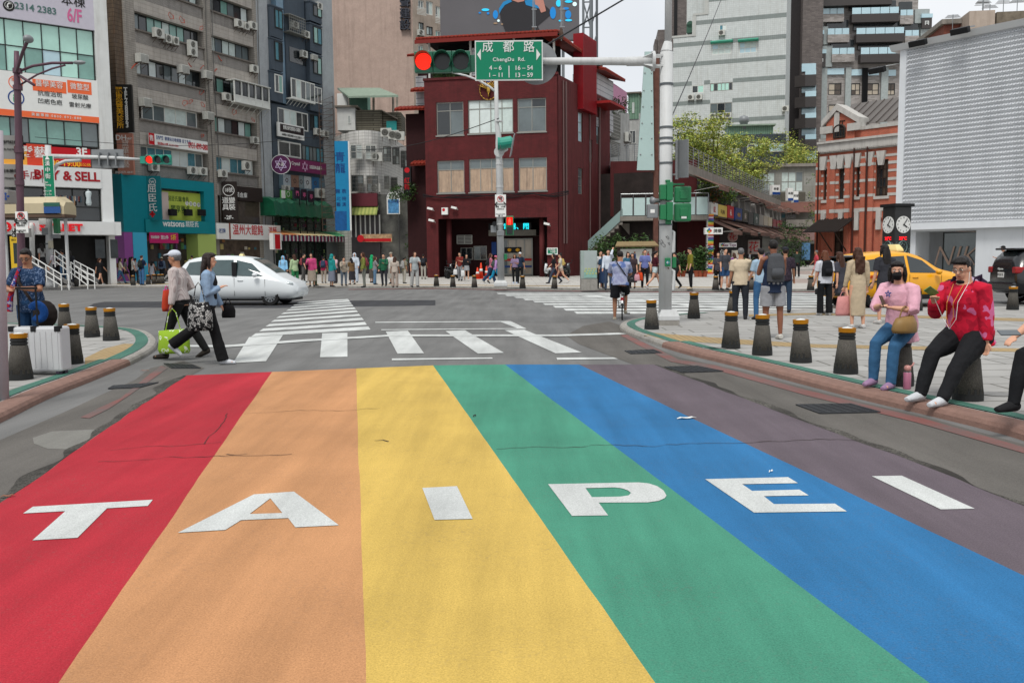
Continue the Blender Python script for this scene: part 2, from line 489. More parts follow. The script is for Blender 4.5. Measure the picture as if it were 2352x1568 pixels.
def kerb(name,line,wd,m):
 """rounded kerb stones along a line, wd metres wide to the left of travel"""
 b=MB()
 prof=[(0.0,0.0),(0.005,0.05),(0.03,0.085),(0.07,KH+0.006),(wd,KH+0.006),(wd,0.0)]
 rings=[[V((q.x,q.y,z))for q,z in zip([offs(line,d)[i]for d,_ in prof],[z for _,z in prof])]for i in range(len(line))]
 b.loft(rings)
 o=b.build(name,m);o['kind']='structure'
 return o
 # right corner: outer edge runs from the corner's back, round the tip, along the rainbow road towards us
rl=[G(2700,706,0),G(2352,711,0),G(1870,716,0),G(1700,720.5,0),G(1610,724.5,0),G(1560,728,0),G(1486,735,0),G(1445,741,0),G(1422,750,0),G(1424,758,0),G(1440,768,0),G(1478,782,0),G(1520,797,0)]
rl2=[G(1520,797,0),G(1570,813,0),G(1700,844,0),G(1862,888,0),G(1995,922,0),G(2128,953,0),G(2287,992,0),G(2352,1012,0),G(2640,1110,0),G(3000,1260,0)]
end_r=rl2[-1]+(rl2[-1]-rl2[-2]).normalized()*3
rl=smooth_line(rl);rl2=smooth_line(rl2+[end_r])
allr=rl+rl2[1:]
out=[V((p.x,p.y,KH))for p in offs(allr,0.1)]
out+=[V((60,out[-1].y,KH)),V((60,out[0].y,KH))]
sheet('pavement_right',out,PAVE,h=KH+0.05)
kerb('kerb_right',rl,0.12,CON)
kerb('kerb_right',rl2,0.28,PK)
ribbon('green_line',rl[18:],0.16,0.34,KH+0.008,GRN)
ribbon('green_line',rl2,0.32,0.5,KH+0.010,GRN)
sheet('tactile_strip',pg([(1478,770),(1500,764),(1640,775),(1870,790),(2352,800),(2352,808),(1870,798),(1640,788),(1530,781)],KH+0.004),TAC)
sheet('tactile_strip',pg([(1720,722),(1870,718.5),(2352,731),(2352,738),(1870,722.5),(1720,726.5)],KH+0.004),TAC)
# left corner
ll=[G(-900,1500,0),G(-300,1120,0),G(0,972,0),G(117,912,0),G(211,876,0),G(300,838,0)]
ll2=[G(300,838,0),G(345,815,0),G(364,796,0),G(356,778,0),G(328,764,0),G(269,758,0),G(164,752.5,0),G(0,748,0),G(-500,742,0)]
ll=smooth_line([V((ll[0].x-3,ll[0].y-3,0))]+ll);ll2=smooth_line(ll2)
alll=ll+ll2[1:]
out=[V((p.x,p.y,KH))for p in offs(alll,0.1)]
out+=[V((-60,out[-1].y,KH)),V((-60,out[0].y,KH))]
sheet('pavement_left',out,PAVE,h=KH+0.05)
kerb('kerb_left',ll,0.26,PK)
kerb('kerb_left',ll2,0.12,CON)
ribbon('green_line',ll,0.3,0.46,KH+0.010,GRN)
ribbon('green_line',ll2,0.16,0.38,KH+0.008,GRN)
sheet('tactile_strip',pg([(195,842),(235,828),(290,817),(300,806),(330,790),(285,789),(240,800),(195,822)],KH+0.004),TAC)
# far pavement and square
fl=[G(-1500,668,0),G(-400,662,0),G(172,660,0),G(600,661,0),G(1000,661,0),G(1300,666.3,0),G(1560,668.6,0),G(1900,668.8,0),G(2352,672,0),G(3200,690,0)]
fl=list(reversed(smooth_line(fl)))
out=[V((p.x,p.y,KH))for p in offs(fl,0.0)]
out=[V((p.x,p.y,KH))for p in fl]+[V((-250,fl[-1].y,KH)),V((-250,500,KH)),V((250,500,KH)),V((250,fl[0].y,KH))]
sheet('pavement_far',out,PAVE2,h=KH+0.05)
fo=[V((p.x,p.y-0.005,0))for p in fl]
b=MB()
for p,q in zip(fo,fo[1:]):
 b.prism([p,q,q+V((0,0.3,0)),p+V((0,0.3,0))],(0,0,KH+0.006))
tag(b.build('kerb_far',CON),kind='structure')
sheet('tactile_strip',pg([(150,651),(700,652),(1000,653.3),(1640,659),(1640,661),(1000,654.8),(700,653.5),(150,652.8)],KH+0.004),TAC)
# plaza bands
PL=tile_mat('plaza_pink','#a3938c','#978a83','#7d746e',0.3,0.3,0.02,0.85,0.5,dirt='#7a716a',uv=True)
sheet('plaza_band',pg([(1640,640),(1880,640),(1890,650),(1640,650)],KH+0.004),PL)
sheet('plaza_band',pg([(1650,622),(1860,622),(1865,630),(1650,630)],KH+0.004),PL)
# drains and covers
DG=mat('drain_steel','#3b3d40',0.6,metal=0.6,var=0.2)
def grate(q,label,n=6,z=0.006):
 P=[G(x,y,z)for x,y in q]
 b=MB();b.prism(P,(0,0,0.004))
 o=b.build('drain_grate',mat('drain_pit','#17181a',0.9));tag(o,label,'drain grate','drain grates in the gutters')
 g=MB()
 for i in range(n+1):
  a=P[0].lerp(P[1],i/n);c=P[3].lerp(P[2],i/n)
  d=(P[1]-P[0]).normalized()*0.012
  g.prism([a-d,a+d,c+d,c-d],(0,0,0.012))
 m=18
 for i in range(m+1):
  a=P[0].lerp(P[3],i/m);c=P[1].lerp(P[2],i/m)
  d=(P[3]-P[0]).normalized()*0.008
  g.prism([a-d,c-d,c+d,a+d],(0,0,0.010))
 g.build('grid',DG,o)
grate([(1528,843),(1600,841),(1660,853),(1570,856)],'dark steel drain grate beside the start of the pink kerb on the right')
grate([(1830,930),(1952,928),(2020,947),(1885,950)],'dark steel drain grate nearer the camera, beside the purple stripe')
grate([(377,835),(441,838),(460,846),(395,846)],'perforated drain cover under the walking old man')
grate([(262,886),(362,879),(318,891),(250,893)],'dark steel drain grate by the red stripe and the left kerb')
grate([(1436,806),(1500,803),(1520,811),(1450,813)],'drain grate at the tip of the right corner',5)
# small litter on the road
for px,py,L_,a,m,lb in((1577,961,.2,12,W_,'bent white paper stick lying on the blue stripe'),(1771,1084,.05,40,W_,'scrap of white paper above the letter E'),(18,1141,.09,25,mat('dry_leaf','#8a5b45',.8),'brown dry leaf at the left edge of the red stripe'),(1090,956,.07,70,mat('dark_scrap','#2b2b29',.8),'dark scrap on the edge between yellow and green'),(2255,966,.12,15,mat('dark_scrap','#2b2b29',.8),'dark flattened scrap in the right gutter'),(332,852,.12,10,mat('dry_leaf','#8a5b45',.8),'dry leaf by the left kerb end')):
 b=MB();n_=5
 b.loft([[V((L_*(i/n_-.5),s1*L_*.14*math.sin(.3+2.6*i/n_),.004+.012*math.sin(i*1.9)**2+s2))for s1,s2 in((-1,0),(1,0),(1,.003),(-1,.003))]for i in range(n_+1)])
 o=b.build('paper_scrap' if m is W_ else 'dry_leaf' if 'leaf' in m.name else 'dark_scrap',m);o.location=G(px,py,.009);o.rotation_euler.z=R(a);tag(o,lb,'litter','litter on the road')
for px,py,r_,lb in((2290,905,.16,'small round steel cover in the paving behind the seated pair'),(1640,800,.2,'round steel cover in the paving near the kerbside bollards')):
 t=thing('round_cover',lb,'manhole cover',G(px,py,KH+.004));MB().lathe([(r_,0),(r_,.005),(r_*.9,.006),(.01,.006)],24).build('plate',mat('cover_steel','#7d7c7a',.6,metal=.3,var=.2,vs=9),t)
 # ================================================================ building tools
GL={'dark':mat('glass_dark','#23282b',0.08,spec=0.8,var=0.3,vs=0.8),'green':mat('glass_green','#6f9a90',0.1,spec=0.8,var=0.25,vs=0.7),'mint':mat('glass_mint','#a9d3c6',0.12,spec=0.7,var=0.15,vs=0.5),'pale':mat('curtain_pale','#b9c7c3',0.4,var=0.2,vs=2.5),'white':mat('curtain_white','#c8d2d0',0.45,var=0.1,vs=2),'grey':mat('glass_grey','#5d6769',0.1,spec=0.8,var=0.3,vs=0.6),'blue':mat('curtain_blue','#4f7f8c',0.5,var=0.3,vs=4),'tan':mat('curtain_tan','#a68d75',0.12,var=0.2,vs=2.4,spec=.8,dirt='#5d4a3a',dirt_amt=0.9,ds=0.9),'sky':mat('glass_sky','#a9c6d0',0.08,spec=0.9,var=0.06),'beige':mat('glass_beige','#a89c8a',0.1,spec=0.8,var=0.1),'brown':mat('glass_brown','#4a4038',0.15,var=0.3),}  # tan curtain: the dirt streaks here paint the shade of its folds
FR={'dark':mat('frame_dark','#2b2d2c',0.5),'white':mat('frame_white','#c9cbc6',0.45,var=0.08),'grey':mat('frame_grey','#8a8a84',0.4,metal=0.4),'wood':mat('frame_wood','#2f231d',0.6),'green':mat('frame_green','#4e6b64',0.5),}
BLK=mat('black_plastic','#17181a',0.5)
STEEL=mat('steel','#8d9091',0.35,metal=0.9,var=0.1)
RUST=mat('rusty_steel','#4f3f36',0.85,var=0.4,vs=6)
class Fac:
 """a wall plane standing on the ground from pixel column pl (at distance Y) along direction dr to pixel column pr"""
 def __init__(s,name,label,pl,Y,dr,pr,root=True,cat='building'):
  s.name=name
  p=AT(pl,588-0.0095*(pl-1176),Y)
  s.O=V((p.x,p.y,0))
  s.e=V((dr[0],dr[1],0)).normalized()
  s.n=V((-s.e.y,s.e.x,0))
  s.rz=math.atan2(s.e.y,s.e.x)
  s.W=s.px(pr,588)[0]
  s.root=thing(name,label,cat,s.O,s.rz)if root else None
 def px(s,px,py,y=0.0):
  d=ray(px,py);c=s.O+s.n*y
  t=(c.x*s.n.x+c.y*s.n.y)/(d.x*s.n.x+d.y*s.n.y)
  p=V((d.x*t,d.y*t,EYE+d.z*t))
  return((p-s.O).dot(s.e),p.z)
 def m(s,px,y=0.0):
  """metres per pixel at a pixel column of the wall"""
  d=ray(px,588);c=s.O+s.n*y
  t=(c.x*s.n.x+c.y*s.n.y)/(d.x*s.n.x+d.y*s.n.y)
  return d.y*t/FPX
 def r(s,pl,pt,pr,pb,y=0.0):
  q=pl if pl>=0 else pr
  x0=s.px(pl,pt,y)[0];z1=s.px(q,pt,y)[1];z0=s.px(q,pb,y)[1];x1=s.px(pr,pt,y)[0]
  return(x0,x1,z0,z1)
 def world(s,x,y,z):return s.O+s.e*x+s.n*y+V((0,0,z))
def wall_holes(b,x0,x1,z0,z1,holes,y=0.0,dep=0.18):
 """front wall face with openings and their reveals"""
 hs=[]
 for h in holes:
  a,c,d,e=max(h[0],x0),min(h[1],x1),max(h[2],z0),min(h[3],z1)
  if c-a>0.02 and e-d>0.02:hs.append((a,c,d,e))
 zs=sorted({z0,z1}|{h[2]for h in hs}|{h[3]for h in hs})
 for a,c in zip(zs,zs[1:]):
  if c-a<1e-4:continue
  xs=x0
  row=sorted([h for h in hs if h[2]<(a+c)/2<h[3]])
  for h in row:
   if h[0]>xs+1e-4:b.quad((xs,y,a),(h[0],y,a),(h[0],y,c),(xs,y,c))
   xs=max(xs,h[1])
  if x1>xs+1e-4:b.quad((xs,y,a),(x1,y,a),(x1,y,c),(xs,y,c))
 for a,c,d,e in hs:
  Y=y+dep
  b.quad((a,y,d),(a,Y,d),(a,Y,e),(a,y,e));b.quad((c,Y,d),(c,y,d),(c,y,e),(c,Y,e))
  b.quad((a,y,d),(c,y,d),(c,Y,d),(a,Y,d));b.quad((a,Y,e),(c,Y,e),(c,y,e),(a,y,e))
def shell(b,x0,x1,z0,z1,dep,holes=(),y=0.0,rd=0.18):
 """a building block: pierced front, plain sides, back and roof"""
 wall_holes(b,x0,x1,z0,z1,holes,y,rd)
 D=y+dep
 b.quad((x0,D,z0),(x0,y,z0),(x0,y,z1),(x0,D,z1));b.quad((x1,y,z0),(x1,D,z0),(x1,D,z1),(x1,y,z1))
 b.quad((x1,D,z0),(x0,D,z0),(x0,D,z1),(x1,D,z1));b.quad((x0,y,z1),(x1,y,z1),(x1,D,z1),(x0,D,z1))
def window(root,q,fr='white',gl='dark',nx=2,nz=1,zsplit=None,y=0.13,t=0.05,xs=None,sill=None,sun=False,name='window'):
 """a framed window set in an opening: the frame is the part, its panes one sub-part"""
 x0,x1,z0,z1=q
 fb=MB()
 fb.box(x0,x1,y-0.03,y+0.04,z0,z0+t);fb.box(x0,x1,y-0.03,y+0.04,z1-t,z1)
 fb.box(x0,x0+t,y-0.029,y+0.039,z0+t,z1-t);fb.box(x1-t,x1,y-0.029,y+0.039,z0+t,z1-t)
 xs=xs or[x0+(x1-x0)*i/nx for i in range(1,nx)]
 for x in xs:fb.box(x-t*0.4,x+t*0.4,y-0.026,y+0.036,z0+t,z1-t)
 zs=zsplit or[z0+(z1-z0)*i/nz for i in range(1,nz)]
 for z in zs:fb.box(x0+t,x1-t,y-0.023,y+0.033,z-t*0.4,z+t*0.4)
 if sill:fb.box(x0-0.06,x1+0.06,-sill,y,z0-0.09,z0-0.004)
 o=fb.build(name,FR[fr],root)
 gs=gl if isinstance(gl,(list,tuple))else[gl]
 pb=MB()
 ex=[x0+t*0.5]+list(xs)+[x1-t*0.5];ez=[z0+t*0.5]+list(zs)+[z1-t*0.5]
 for i in range(len(ex)-1):
  for j in range(len(ez)-1):
   pb.mat(rnd.randrange(len(gs))if len(gs)>1 else 0)
   jy=y+0.01+rnd.uniform(-0.004,0.004)
   tl=rnd.uniform(-0.006,0.006)
   pb.quad((ex[i],jy,ez[j]),(ex[i+1],jy+tl,ez[j]),(ex[i+1],jy+tl,ez[j+1]),(ex[i],jy,ez[j+1]))
 pb.build('pane',[GL[g]for g in gs],o)
 return o
AC_W=mat('ac_white','#b9bab4',0.5,var=0.15,vs=5,dirt='#6a6458',dirt_amt=0.4,ds=2)
def aircon(f,px,py,label,w=0.82,h=0.62,y=0.0,fans=1,box=False,group='air conditioners on the facades'):
 x,z=f.px(px,py,y-0.25)
 root=thing('air_conditioner',label,'air conditioner',f.world(x,y-0.04,z-h/2),f.rz,group)
 d=0.42 if not box else 0.6
 MB().box(-w/2,w/2,-d,-0.06,0,h).build('casing',AC_W,root,bevel=0.02)
 g=MB()
 if box:
  for i in range(6):
   g.box(-w/2+0.05,w/2-0.05,-d-0.015,-d+0.01,0.06+i*(h-0.1)/6,0.06+i*(h-0.1)/6+0.035)
 else:
  for k in range(fans):
   c=((-w*0.1),-d-0.008,h*(0.5 if fans==1 else(0.26+0.48*k)))
   r=min(w,h/fans)*0.38
   for rr in(1.0,0.72,0.42):
    pts=[(c[0]+r*rr*math.cos(a*math.pi/10),c[1],c[2]+r*rr*math.sin(a*math.pi/10))for a in range(21)]
    g.tube(pts,0.014,4)
 g.build('fan_grille',FR['grey'],root)
 if not box:
  k=MB()
  for i in range(fans):
   zz=h*(0.5 if fans==1 else(0.26+0.48*i));r=min(w,h/fans)*0.36
   k.tube([(-w*0.1,-d-0.004,zz),(-w*0.1,-d+0.02,zz)],r,16)
  k.build('fan',mat('fan_dark','#4a4a46',0.7),root)
 br=MB()
 for sx in(-w*0.36,w*0.36):
  br.box(sx-0.02,sx+0.02,-d,0.03,-0.05,-0.002)
  br.cyl((sx,-d+0.05,-0.05),(sx,0.02,-0.38),0.018,n=5)
 br.build('bracket',RUST,root)
 return root
class Sign:
 """a sign board on a wall plane; its writing is placed on its face"""
 def __init__(s,f,label,pl,pt,pr,pb,m,y=0.0,th=0.12,name='signboard',group=None,cat='sign',bev=0.0,edge=None,world_box=None):
  x0,x1,z0,z1=f.r(pl,pt,pr,pb,y)
  s.f=f;s.y=y;s.cx=(x0+x1)/2;s.cz=(z0+z1)/2;s.w=x1-x0;s.h=z1-z0
  s.root=thing(name,label,cat,f.world(s.cx,y,s.cz),f.rz,group)
  MB().box(-s.w/2,s.w/2,0,th,-s.h/2,s.h/2).build('board',m,s.root,bevel=bev)
  if edge:
   b=MB();w,h,t=s.w/2+0.03,s.h/2+0.03,0.06
   b.box(-w,w,-0.02,th*0.8,h-t,h);b.box(-w,w,-0.02,th*0.8,-h,-h+t);b.box(-w,-w+t,-0.019,th*0.79,-h+t,h-t);b.box(w-t,w,-0.019,th*0.79,-h+t,h-t)
   b.build('frame',edge,s.root)
 def p(s,px,py):
  x,z=s.f.px(px,py,s.y)
  return x-s.cx,z-s.cz
 def t(s,body,px,py,hpx,m,y=-0.012,**k):
  x,z=s.p(px,py)
  sz=hpx*s.f.m(px,s.y)
  if any(ord(c)>0x2e80 for c in body):sz*=1.08
  else:sz*=1.36
  return text(body,m,s.root,x,z,sz,y,**k)
 def patch(s,pl,pt,pr,pb,m,name='panel',y=-0.008,th=0.006):
  x0,z1=s.p(pl,pt);_,z0=s.p(pl,pb);x1,_=s.p(pr,pt)
  return MB().box(x0,x1,y,y+th,z0,z1).build(name,m,s.root)
 def disc(s,px,py,rpx,m,name='disc',y=-0.012,n=24,ring=0.0):
  x,z=s.p(px,py);r=rpx*s.f.m(px,s.y)
  b=MB()
  o=[(x+r*math.cos(2*math.pi*k/n),y,z+r*math.sin(2*math.pi*k/n))for k in range(n)]
  if ring:
   i=[(x+r*(1-ring)*math.cos(2*math.pi*k/n),y,z+r*(1-ring)*math.sin(2*math.pi*k/n))for k in range(n)]
   b.prism(o,(0,0.008,0),[i])
  else:b.prism(o,(0,0.008,0))
  return b.build(name,m,s.root)
def col(n,c,r=0.55,**k):return mat(n,c,r,**k)
RED=col('sign_red','#b3141f');CRIM=col('letters_crimson','#9a1a22');ORG=col('sign_orange','#e2683c');BLKI=col('ink_black','#22211f');WHT=col('sign_white','#d8d9d6',var=0.04);GLD=col('sign_gold','#e0a528');NAVY=col('sign_navy','#1d3f7d')
TEAL=col('sign_teal','#0f7078');MAG=col('sign_magenta','#b52263');PNK=col('ink_pink','#c2628c');YEL=col('sign_yellow','#e3c62f');GRNS=col('street_sign_green','#0c7657',0.45);SILV=col('sign_silver','#c9cdca',0.35)
# ---------------------------------------------------------------- A: glass corner building with the second-hand shop
DS=(0.40,0.917)
fA=Fac('glass_building','glass fronted commercial building with white pillar and second-hand clothes shop',-330,49.5,(0.756,0.655),283)
LA=fA.W
zf={k:fA.px(*v)[1]for k,v in{'top':(255,-160),'wt':(205,68),'wb':(222,186),'s_t':(222,186),'s_b':(228,283),'g_b':(230,340),'b_t':(210,352),'b_b':(262,382),'f_b':(262,510),'ch_b':(278,540)}.items()}
xp0=fA.px(219,100)[0];xp1=fA.px(249,100)[0];xe=fA.px(262,440)[0]
m_wp=mat('white_panel','#c6c8c6',0.4,var=0.08,vs=1.5,dirt='#8c857a',dirt_amt=0.5)
b=MB()
b.box(xp0,xp1,0,1.2,zf['b_t']+0.2,zf['top'])
b.build('pillar',m_wp,fA.root)
b=MB();b.box(0,xp1,0.6,10,5,zf['top']);b.build('wall',mat('grey_wall','#5b5a57',0.8,var=0.2),fA.root)
# curtain wall: upper glass, lower glass
def curtain(f,x0,x1,z0,z1,nx,nz,gl,y=0.25,fr='dark',t=0.07):
 return window(f.root,(x0,x1,z0,z1),fr,gl,nx,nz,y=y,t=t,name='curtain_wall')
w0,wz1,wz0=0.0,fA.px(205,68)[1],zf['wb']
curtain(fA,w0,xp0-0.02,wz0,wz1,13,2,['mint','mint','mint','green','sky'])
curtain(fA,w0,xp0-0.02,zf['g_b'],zf['s_b'],13,1,['grey','green','grey'])
curtain(fA,w0,xp0-0.02,zf['top']-0.5,zf['top'],13,1,['mint','green'])
Y0=0.02
S=Sign(fA,'pale lilac banner across the top glass with phone number and 6/F',-330,-60,214,70,col('banner_lilac','#b7b3be',var=0.06),y=Y0,th=0.2,name='window_banner')
S.t('2314 2383',82,21,15,col('ink_teal','#4c6a66'),bold=0.02);S.t('6/F',171,38,30,PNK,bold=0.02,sx=0.62);S.t('本棟',168,5,24,BLKI,bold=0.02)
S.disc(20,14,12,BLKI);S.t('✆',20,14,14,WHT,y=-0.02)
S=Sign(fA,'white and orange clinic banner listing treatments between two glass bands',-330,186,225,283,WHT,y=Y0,th=0.2,name='window_banner')
MB().box(-S.w/2,S.w/2,-0.01,0,-S.h/2,-S.h/2+S.h*0.14).build('stripe',ORG,S.root)
S.patch(74,181,151,208,ORG);S.patch(154,184,209,213,ORG)
S.t('醫學美容',113,195,15,WHT,y=-0.02,sx=0.9);S.t('微整型',183,201,15,WHT,y=-0.02,sx=0.85)
S.t('抗痘治斑',115,217,12,BLKI);S.t('凹疤色疤',115,235,12,BLKI);S.t('玻尿酸',184,224,11,BLKI);S.t('雷射光療',184,243,11,BLKI)
S.t('美麗專線:0800-892-888',130,268,7,WHT,y=-0.02,space=1.5)
S.disc(36,190,15,ORG,ring=0.12);S.t('本棟',36,184,9,ORG);S.t('4F',36,197,9,ORG);S.disc(37,225,17,NAVY,ring=0.16);S.disc(34,220,3.5,col('logo_green','#3d9a6a'),y=-0.014);S.patch(30,223,38,234,col('logo_green','#3d9a6a'))
S=Sign(fA,'red and yellow hair salon banner reading 3F and 19:00',-330,343,207,384,RED,y=Y0,th=0.15,name='shop_banner')
S.patch(-120,326,60,380,col('banner_amber','#d99a3c'));S.patch(60,330,118,382,col('banner_orange2','#c4402a'),y=-0.01)
S.t('韋髮藝',62,350,25,WHT,y=-0.02,bold=0.03);S.t('3F',187,350,18,WHT,bold=0.03);S.t('10:00-19:00',140,376,13,GLD,y=-0.02,bold=0.01);S.t('週日公休',190,379,8,GLD)
# second-hand shop front (projects a little)
YS=-0.5
m_sw=mat('shop_white','#d3d5d4',0.35,var=0.04)
xr=fA.px(259,440,YS)[0];xw=fA.px(233,440,YS)[0]
def zA(px,py):return fA.px(px,py,YS)[1]
zs1,zs2,zs3,zs4=zA(230,388),zA(233,434),zA(235,510),zA(265,541)
b=MB()
b.box(-2,xr,YS,0.55,zs2,zs1);b.box(xw,xr,YS,0.55,zs3,zs2-0.003);b.box(xw+0.3,xr-0.003,YS+0.02,0.5,KH,zs4)
b.build('shop_fascia',m_sw,fA.root)
xr2=fA.px(278,520,YS-0.6)[0]
b=MB();b.box(-2,xr2,YS-0.6,0.5,zs4,zs3-0.003);b.build('canopy_band',m_sw,fA.root)
window(fA.root,(-2,xw,zs3+0.01,zs2-0.01),'dark',['dark','dark','brown'],9,1,zsplit=[zs3+0.9],y=YS+0.25,t=0.09,name='shop_window')
# clothes on the rail in the shop window
rk=MB();cmats=[col('cloth_%d'%i,c,0.9)for i,c in enumerate(['#20252d','#3b4a52','#6d7f86','#8b6f57','#a8a49a','#2e3f5a','#55585c','#743c3a'])]
for i in range(34):
 x=fA.px(92,450)[0]+i*(xw-fA.px(92,450)[0]-1.2)/34
 rk.mat(i%8);rk.box(x,x+0.09,YS+0.02,YS+0.2,zs3+0.95+rnd.uniform(0,0.35),zs2-0.5)
rk.build('clothes_rail',cmats,fA.root)
MB().lathe([(0.12,0),(0.17,0.15),(0.13,0.45),(0.19,0.75),(0.16,0.85),(0.05,0.9),(0.05,1.0)],14,(xw-0.75,YS+0.1,zs3+1.0)).build('mannequin',col('mannequin_white','#bcc7c9'),fA.root,smooth=True)
# entrance under the band: dark recess, steps side wall, posters
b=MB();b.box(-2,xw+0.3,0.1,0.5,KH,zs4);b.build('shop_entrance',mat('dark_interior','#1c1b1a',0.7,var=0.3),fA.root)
for pl,pr in((218,240),(253,270)):
 MB().box(*(lambda q:(q[0],q[1],YS-0.02,YS+0.01,q[2],q[3]))(fA.r(pl,550,pr,593,YS-0.02))).build('poster',mat('poster_dark','#30373a',0.3,var=0.6,vs=3),fA.root)
S=Sign(fA,'white fascia lettering in dark red reading second-hand shop BUY & SELL',-200,392,232,432,m_sw,y=YS-0.03,th=0.02,name='shop_sign')
S.root.location.z=(zs1+zs2)/2;S.cz=(zs1+zs2)/2
for v in S.root.children[0].data.vertices:v.co.z=(1 if v.co.z>0 else-1)*(zs1-zs2-0.05)/2
S.t('大二手店',44,403,20,CRIM,bold=0.01);S.t('|',97,405,20,col('ink_grey','#8a8480'));S.t('BUY & SELL',155,405,21,CRIM,bold=0.035,sx=0.98)
S=Sign(fA,'white band over the shop entrance with bright red shop name',-200,507,262,540,m_sw,y=YS-0.64,th=0.02,name='shop_sign')
S.root.location.z=(zs3+zs4)/2;S.cz=S.root.location.z
for v in S.root.children[0].data.vertices:v.co.z=(1 if v.co.z>0 else-1)*(zs3-zs4-0.06)/2
REDL=col('letters_red','#cf1a22',emit=0.25)
S.t('2nd STREET',112,523,16,REDL,y=-0.05,bold=0.05,ext=0.03,sx=1.15,space=1.15);S.disc(14,521,11,REDL,y=-0.04);S.t('2',14,521,11,WHT,y=-0.06,bold=0.05)
b=MB();
# ---------------------------------------------------------------- B: grey tiled apartment block
fB=Fac('tiled_apartment_building','grey tiled apartment building stained with soot, window strips and red spray marks',262,66,DS,606)
TB=tile_mat('grey_tile','#98938b','#8d8881','#6a655f',0.35,0.16,0.01,0.75,0.0,dirt='#45403b',dirt_amt=0.5,var=0.14)
TBr=tile_mat('grey_brick','#9c9893','#8f8b86','#686561',0.22,0.07,0.012,0.8,0.5,dirt='#38332f',dirt_amt=0.6,var=0.12)
TBb=tile_mat('grey_band','#aaa49c','#a09b94','#7c7770',0.6,0.3,0.008,0.75,0.0,dirt='#4a443e',dirt_amt=0.55,var=0.14)
TBd=tile_mat('rust_tile','#6a5a49','#5d5248','#3d342c',0.12,0.3,0.02,0.8,0.0,dirt='#4e2f1c',dirt_amt=0.8,var=0.2)
zl_a=fB.px(314,67)[1];zl_c=fB.px(322,272)[1];per=(zl_a-zl_c)/2
ledges=[zl_c-1*per]+[zl_c+per*i for i in range(0,5)]
ztop=ledges[-1]+per
X={k:fB.px(v,200)[0]for k,v in dict(p0=291,b0=315,b0e=472,b1=489,b1e=586,p3=603).items()}
zshop=fB.px(330,400)[1]+0.35
b=MB();b.box(0,fB.W,0.75,12,KH,ztop);b.build('wall',TB,fB.root)
b=MB()
for x0,x1 in((X['p0'],X['b0']),(X['b0e'],X['b1']),(X['b1e'],X['p3'])):b.box(x0,x1,-0.05,0.749,KH,ztop)
b.build('pier',TB,fB.root)
b=MB();b.box(fB.px(271,200)[0],X['p0']-0.002,0.1,0.748,KH,ztop);b.build('rusty_pier',TBd,fB.root)
spandrel,band,ledge=MB(),MB(),MB()
bays=[(X['b0'],X['b0e']),(X['b1'],X['b1e'])]
for z in ledges:
 for x0,x1 in bays:
  zz=max(z-0.38*per,zshop if z==ledges[0]else-9)
  if z>zshop:ledge.box(x0+0.01,x1-0.01,-0.12,0.6,z-0.12,z)
  if z-0.13>zz:spandrel.box(x0+0.003,x1-0.003,0.08,0.7,z-0.29*per,z-0.121)
  band.box(x0+0.004,x1-0.004,0.02,0.7,z-0.6*per,z-0.30*per)
spandrel.build('spandrel',TBr,fB.root);band.build('band',TBb,fB.root);ledge.build('ledge',mat('ledge_grey','#6b655f',0.8,var=0.3,vs=4,dirt='#33302d',dirt_amt=0.6),fB.root)
sets=[['green','pale','dark','grey','green'],['dark','grey','pale','green','brown'],['green','white','dark','grey']]
for i,z in enumerate(ledges):
 if i==5:continue
 for j,(x0,x1)in enumerate(bays):
  if i==0:
   window(fB.root,(x0+0.25,x1-0.2,z+0.02,z+0.4*per),'white',['blue','white','grey','blue'],8 if j==0 else 5,1,y=0.45,t=0.07)
  elif i==1 and j==0:
   window(fB.root,(x0+0.7,x1-0.7,z+0.02,z+0.4*per),'white',['pale','pale','grey'],5,1,y=0.42,t=0.1)
  else:
   window(fB.root,(x0+0.15,x1-0.15,z+0.02,z+0.4*per),'dark',sets[(i+j)%3],(9 if j==0 else 6),1,y=0.5,t=0.07)
   # white enclosed balcony on the second bay
q=fB.r(533,184,612,232,-0.6)
q=(q[0],q[1],q[2],q[3])
b=MB();zb_,zt_=q[2],q[3]
for i in range(6):
 x=q[0]+(q[1]-q[0])*i/5
 b.box(x-0.05,x+0.05,-0.85,-0.75,zb_,zt_)
b.box(q[0]-0.05,q[1]+0.05,-0.9,0,zb_-0.08,zb_);b.box(q[0]-0.1,q[1]+0.1,-1.0,0,zt_,zt_+0.06);b.box(q[0],q[1],-0.84,-0.78,zb_+0.45,zb_+0.55)
b.box(q[0],q[1],-0.82,-0.8,zb_,zb_+0.44)
for i in range(7):
 x=q[0]+(q[1]-q[0])*i/6
 b.cyl((x,-0.8,zb_-0.06),(x,0,zb_-0.7),0.025,n=5)
o=b.build('enclosed_balcony',FR['white'],fB.root)
MB().box(q[0]+0.05,q[1]-0.05,-0.74,-0.72,zb_+0.55,zt_-0.02).build('pane',GL['dark'],o)
# red spray marks, drawn by repairers on the tiles
for px,py,s in((395,37,1),(420,46,1),(465,65,.8),(427,237,1),(440,234,.8),(468,240,.8),(438,149,.6),(466,155,.8),(497,162,.7),(507,134,.8),(540,258,1),(583,275,.7),(309,152,1.1),(465,212,1),(467,312,.6)):
 x,z=fB.px(px,py,-0.07)
 pts=[(x+s*0.3*math.cos(a*1.1),-0.075 if not(X['b0']<x<X['b0e']or X['b1']<x<X['b1e'])else 0.012,z+s*0.25*math.sin(a*1.3+px))for a in range(7)]
 MB().tube(pts,0.02,4).build('spray_mark',col('spray_orange','#b9482f'),fB.root)
